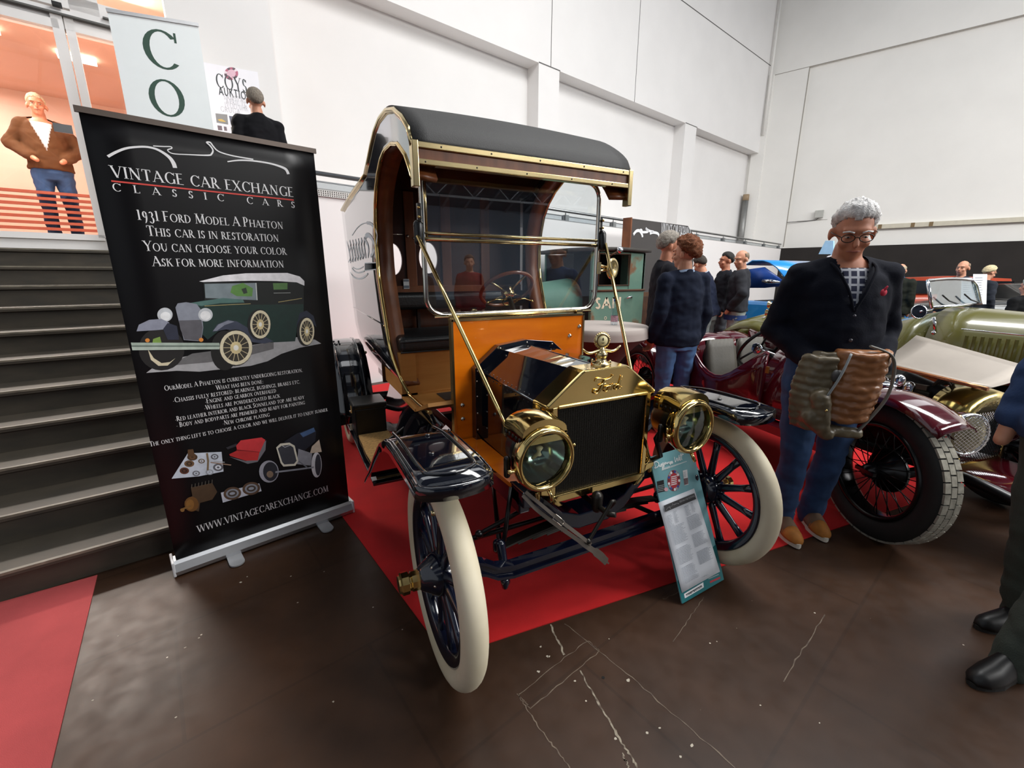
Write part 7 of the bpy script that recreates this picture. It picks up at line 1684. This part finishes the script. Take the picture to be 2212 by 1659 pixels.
for o in (lin_o, out_o):
    Mi = ROOTM[jk.name].inverted() @ Mm
    for v in o.data.vertices: v.co = Mi @ v.co
b = MB(); P = bez([Mm @ jw(-.01, -.07, 1.05), Mm @ jw(-.05, -.09, .93), Mm @ jw(-.10, -.09, .80)], 5); b.tube(P, .010, 8, e=.4); b.build('zip_binding', mat('pale_grey_binding', '#8d9497', .5), jk)
b = MB(); P = bez([Mm @ jw(.10, -.02, 1.09), Mm @ jw(.21, -.03, 1.04), Mm @ jw(.245, -.02, .92), Mm @ jw(.23, -.02, .78), Mm @ jw(.15, -.02, .62), Mm @ jw(.12, -.01, .57)], 6); b.tube(P, .011, 8, e=.5); b.build('edge_binding', mat('grey_binding', '#77756e', .5), jk)
b = MB(); q = Mm @ jw(-.07, -.075, .92); b.ell(q, (.022, .016, .03)); b.ell(q+Vector((.03, 0, .01)), (.02, .014, .016)); b.build('hood_toggle', mat('dark_grey_toggle', '#3f3f40', .6), jk)
b = MB(); b.ell(Mm @ jw(-.10, -.105, .72), .007, nu=8, nv=6); b.build('press_stud', brass, jk)

# ---- the couple talking behind the van
bl_ = Vector(CAM+pray(1484, 513)*3.72); bh_ = bl_.z; bl_ = (bl_.x, bl_.y, .006)
blz = Person('person', 'man with curly red-brown hair in a navy blazer and jeans, seen from behind', bl_, R(170), H=bh_, wide=1.12, vox=.011, top='#10182a', hair='#6f3d1c', hairstyle='curly', hem=.80, collar=mat('pale_blue_collar', '#8fa3c0', .8), hands='rl', head=(24, 0), face=True, thick=.03, wr=.010, tr_mat=two('mid_blue_denim', '#3d5f88', '#4d70a0', 12, .3, .7, .85), shoe='#4a3b2e',
    arms=dict(re=(-.245, .04, 1.14), rw=(-.24, -.02, .90), le=(.245, .04, 1.14), lw=(.235, -.05, .91)))
gl_ = Vector(CAM+pray(1446, 500)*4.35); gh_ = gl_.z; gl_ = (gl_.x, gl_.y, .006)
gry = Person('person', 'grey-haired man in a black jacket facing the man in the navy blazer', gl_, face_to(gl_, (2.9, 1.7, 0)), H=gh_, wide=1.10, vox=.012, top='#14151c', hair='#8d867c', hairstyle='full', hem=.84, head=(10, 8), trousers='#23242a', shoe='#b0a894', thick=.03, skin=SKIN2)
# ---- group looking into the blue car
g1 = Vector(CAM+pray(1543, 575)*6.3)
p1 = Person('person', 'dark-haired man in a dark navy jacket bending forward towards the blue car', (g1.x-.02, g1.y, .006), R(200), H=1.76, lean=16, vox=.014, top='#20263a', hair='#3a332c', hem=.84, trousers='#7d8584', head=(-25, 12), shoe='#2a2422', collar=mat('pale_grey_collar', '#aab2bf', .8), arms=dict(rw=(-.24, -.12, .98), re=(-.26, 0, 1.18)))
g2 = Vector(CAM+pray(1570, 552)*6.9)
p2 = Person('person', 'black-haired man half hidden between the two men in dark jackets', (g2.x, g2.y, .006), R(-120), H=1.80, vox=.014, top='#191b22', hair='#23211f', hem=.84, trousers='#2b2d33', skin=SKIN2)
g3 = Vector(CAM+pray(1605, 545)*6.2)
p3 = Person('person', 'balding man in a charcoal jacket and grey trousers with his hands in his pockets', (g3.x, g3.y, .006), R(215), H=1.80, wide=1.14, vox=.014, top='#2b2c31', hair='#8a7a68', hairstyle='thin', hem=.86, trousers='#8c938f', head=(45, 10), arms=dict(re=(-.31, .06, 1.18), rw=(-.22, -.07, .98), le=(.31, .06, 1.18), lw=(.22, -.07, .98)), thick=.034)
b = MB(); b.bx(-.17, .17, -.165, .165, .80, .86); b = MB(); b.lathe([(.195, .80), (.20, .87)], n=24); o = b.build('shirt_tail', mat('royal_blue_shirt', '#1f3f7a', .8), p3.root, world=False); o.scale = (1.05, .78, 1)

# ---- on the landing and in the foyer
la_ = Vector(CAM+pray(541, 188)*4.75)
lm_ = Person('person', 'grey-haired man in black seen from behind on the landing beside the auction poster', (la_.x+.03, la_.y, 1.663), face_to((la_.x, la_.y, 0), (-1.45, 6.5, 0)), H=la_.z-1.663, wide=1.12, vox=.012, top='#101014', hair='#7d7468', hem=.84, trousers='#22242a', collar=mat('grey_green_collar', '#6d6b5c', .8), face=False, thick=.03)
dmq = Vector(CAM+pray(72, 199)*5.55)
dmn = Person('person', 'man in a brown leather jacket and jeans standing behind the glass entrance door', (dmq.x, dmq.y, 1.806), face_to((dmq.x, dmq.y, 0), (-1.9, 1.0, 0)), H=dmq.z-1.806, wide=1.0, belly=.02, vox=.012, top='#5a3a22', hair='#b8a488', hem=.92, vneck=1.12, shirt=mat('white_shirt', '#cfd0d4', .8), tr_mat=denim, skin=SKIN2, arms=dict(re=(-.31, .06, 1.2), rw=(-.16, -.14, 1.05), le=(.31, .06, 1.2), lw=(.16, -.14, 1.05)), thick=.034)

# ---- people along the right wall
c1 = Vector(CAM+pray(1950, 568)*7.6)
q1 = Person('person', 'bald man in a black puffer jacket seen from behind beyond the olive car', (c1.x, c1.y, .0), face_to((c1.x, c1.y, 0), (12, 3, 0)), H=c1.z, wide=1.1, vox=.014, top='#1d2019', hair='#b3a58c', hairstyle='thin', hem=.84, trousers='#2a2b30', thick=.05, wr=.012)
c2 = Vector(CAM+pray(2084, 561)*7.2)
q2 = Person('person', 'bald man behind the olive car windscreen, his head turned left', (c2.x, c2.y, .0), R(-95), H=c2.z, vox=.014, top='#20242e', hair='#a08a74', hairstyle='thin', hem=.84, trousers='#2a2b30', collar=mat('white_collar', '#d4d6da', .8))
c3 = Vector(CAM+pray(2138, 575)*7.8)
q3 = Person('person', 'fair-haired man bending behind the notices on the olive car', (c3.x, c3.y, .0), R(60), H=c3.z+.02, vox=.014, top='#2a2e36', hair='#cfbf98', hairstyle='full', hem=.84, trousers='#2a2b30', head=(0, 18))
c4 = Vector(CAM+pray(2226, 600)*5.6)
q4 = Person('person', 'person in a black coat cut off by the right edge behind the olive bonnet', (c4.x, c4.y, .0), R(150), H=c4.z, vox=.014, top='#131416', hair='#b9c2b4', hairstyle='full', hem=.80, trousers='#1e1f24', face=False)

# ---- visitors behind the camera, mirrored in the windscreen
for k, (x, y, h, hr, tp, lb) in enumerate(((-.25, -3.3, 1.86, '#2a211b', '#1f1f26', 'dark-haired visitor in black behind the camera, mirrored in the windscreen'), (.75, -3.9, 1.72, '#8a7c6a', '#3a3430', 'grey-haired visitor in brown behind the camera, mirrored in the windscreen'), (1.75, -4.3, 1.78, '#5a4030', '#7a2024', 'visitor in a dark red pullover behind the camera, mirrored in the windscreen'))):
    Person('person', lb, (x, y, 0), R(175+10*k), H=h, vox=.02, top=tp, hair=hr, hem=.84, trousers='#2a2c33', face=False)
# ---- visitor cut off at the lower right
vq = Vector(CAM+pray(2395, 900)*1.50)
vis = Person('person', 'visitor in dark clothes with a blue sleeve and black shoes at the lower right edge', (vq.x, vq.y, 0), R(-112), H=1.80, vox=.012, top='#2e4164', hair='#4a3c30', hem=.84, trousers='#3d443c', shoe='#0e0d0d', arms=dict(le=(.26, -.02, 1.12), lw=(.08, .02, .98)), thick=.035,
    legs=dict(lk=(.12, -.12, .50), la=(.10, -.22, .09), lt=10, rk=(-.10, .02, .49), ra=(-.10, .10, .09)))
b = MB(); b.bx(-.02, .14, -.34, -.12, .52, .80); b.tube(bez([(.06, -.20, .80), (.10, -.17, 1.1), (.10, -.10, 1.45)], 5), .012, 6)

bpy.data.scenes.remove(WS)
bpy.context.view_layer.update()
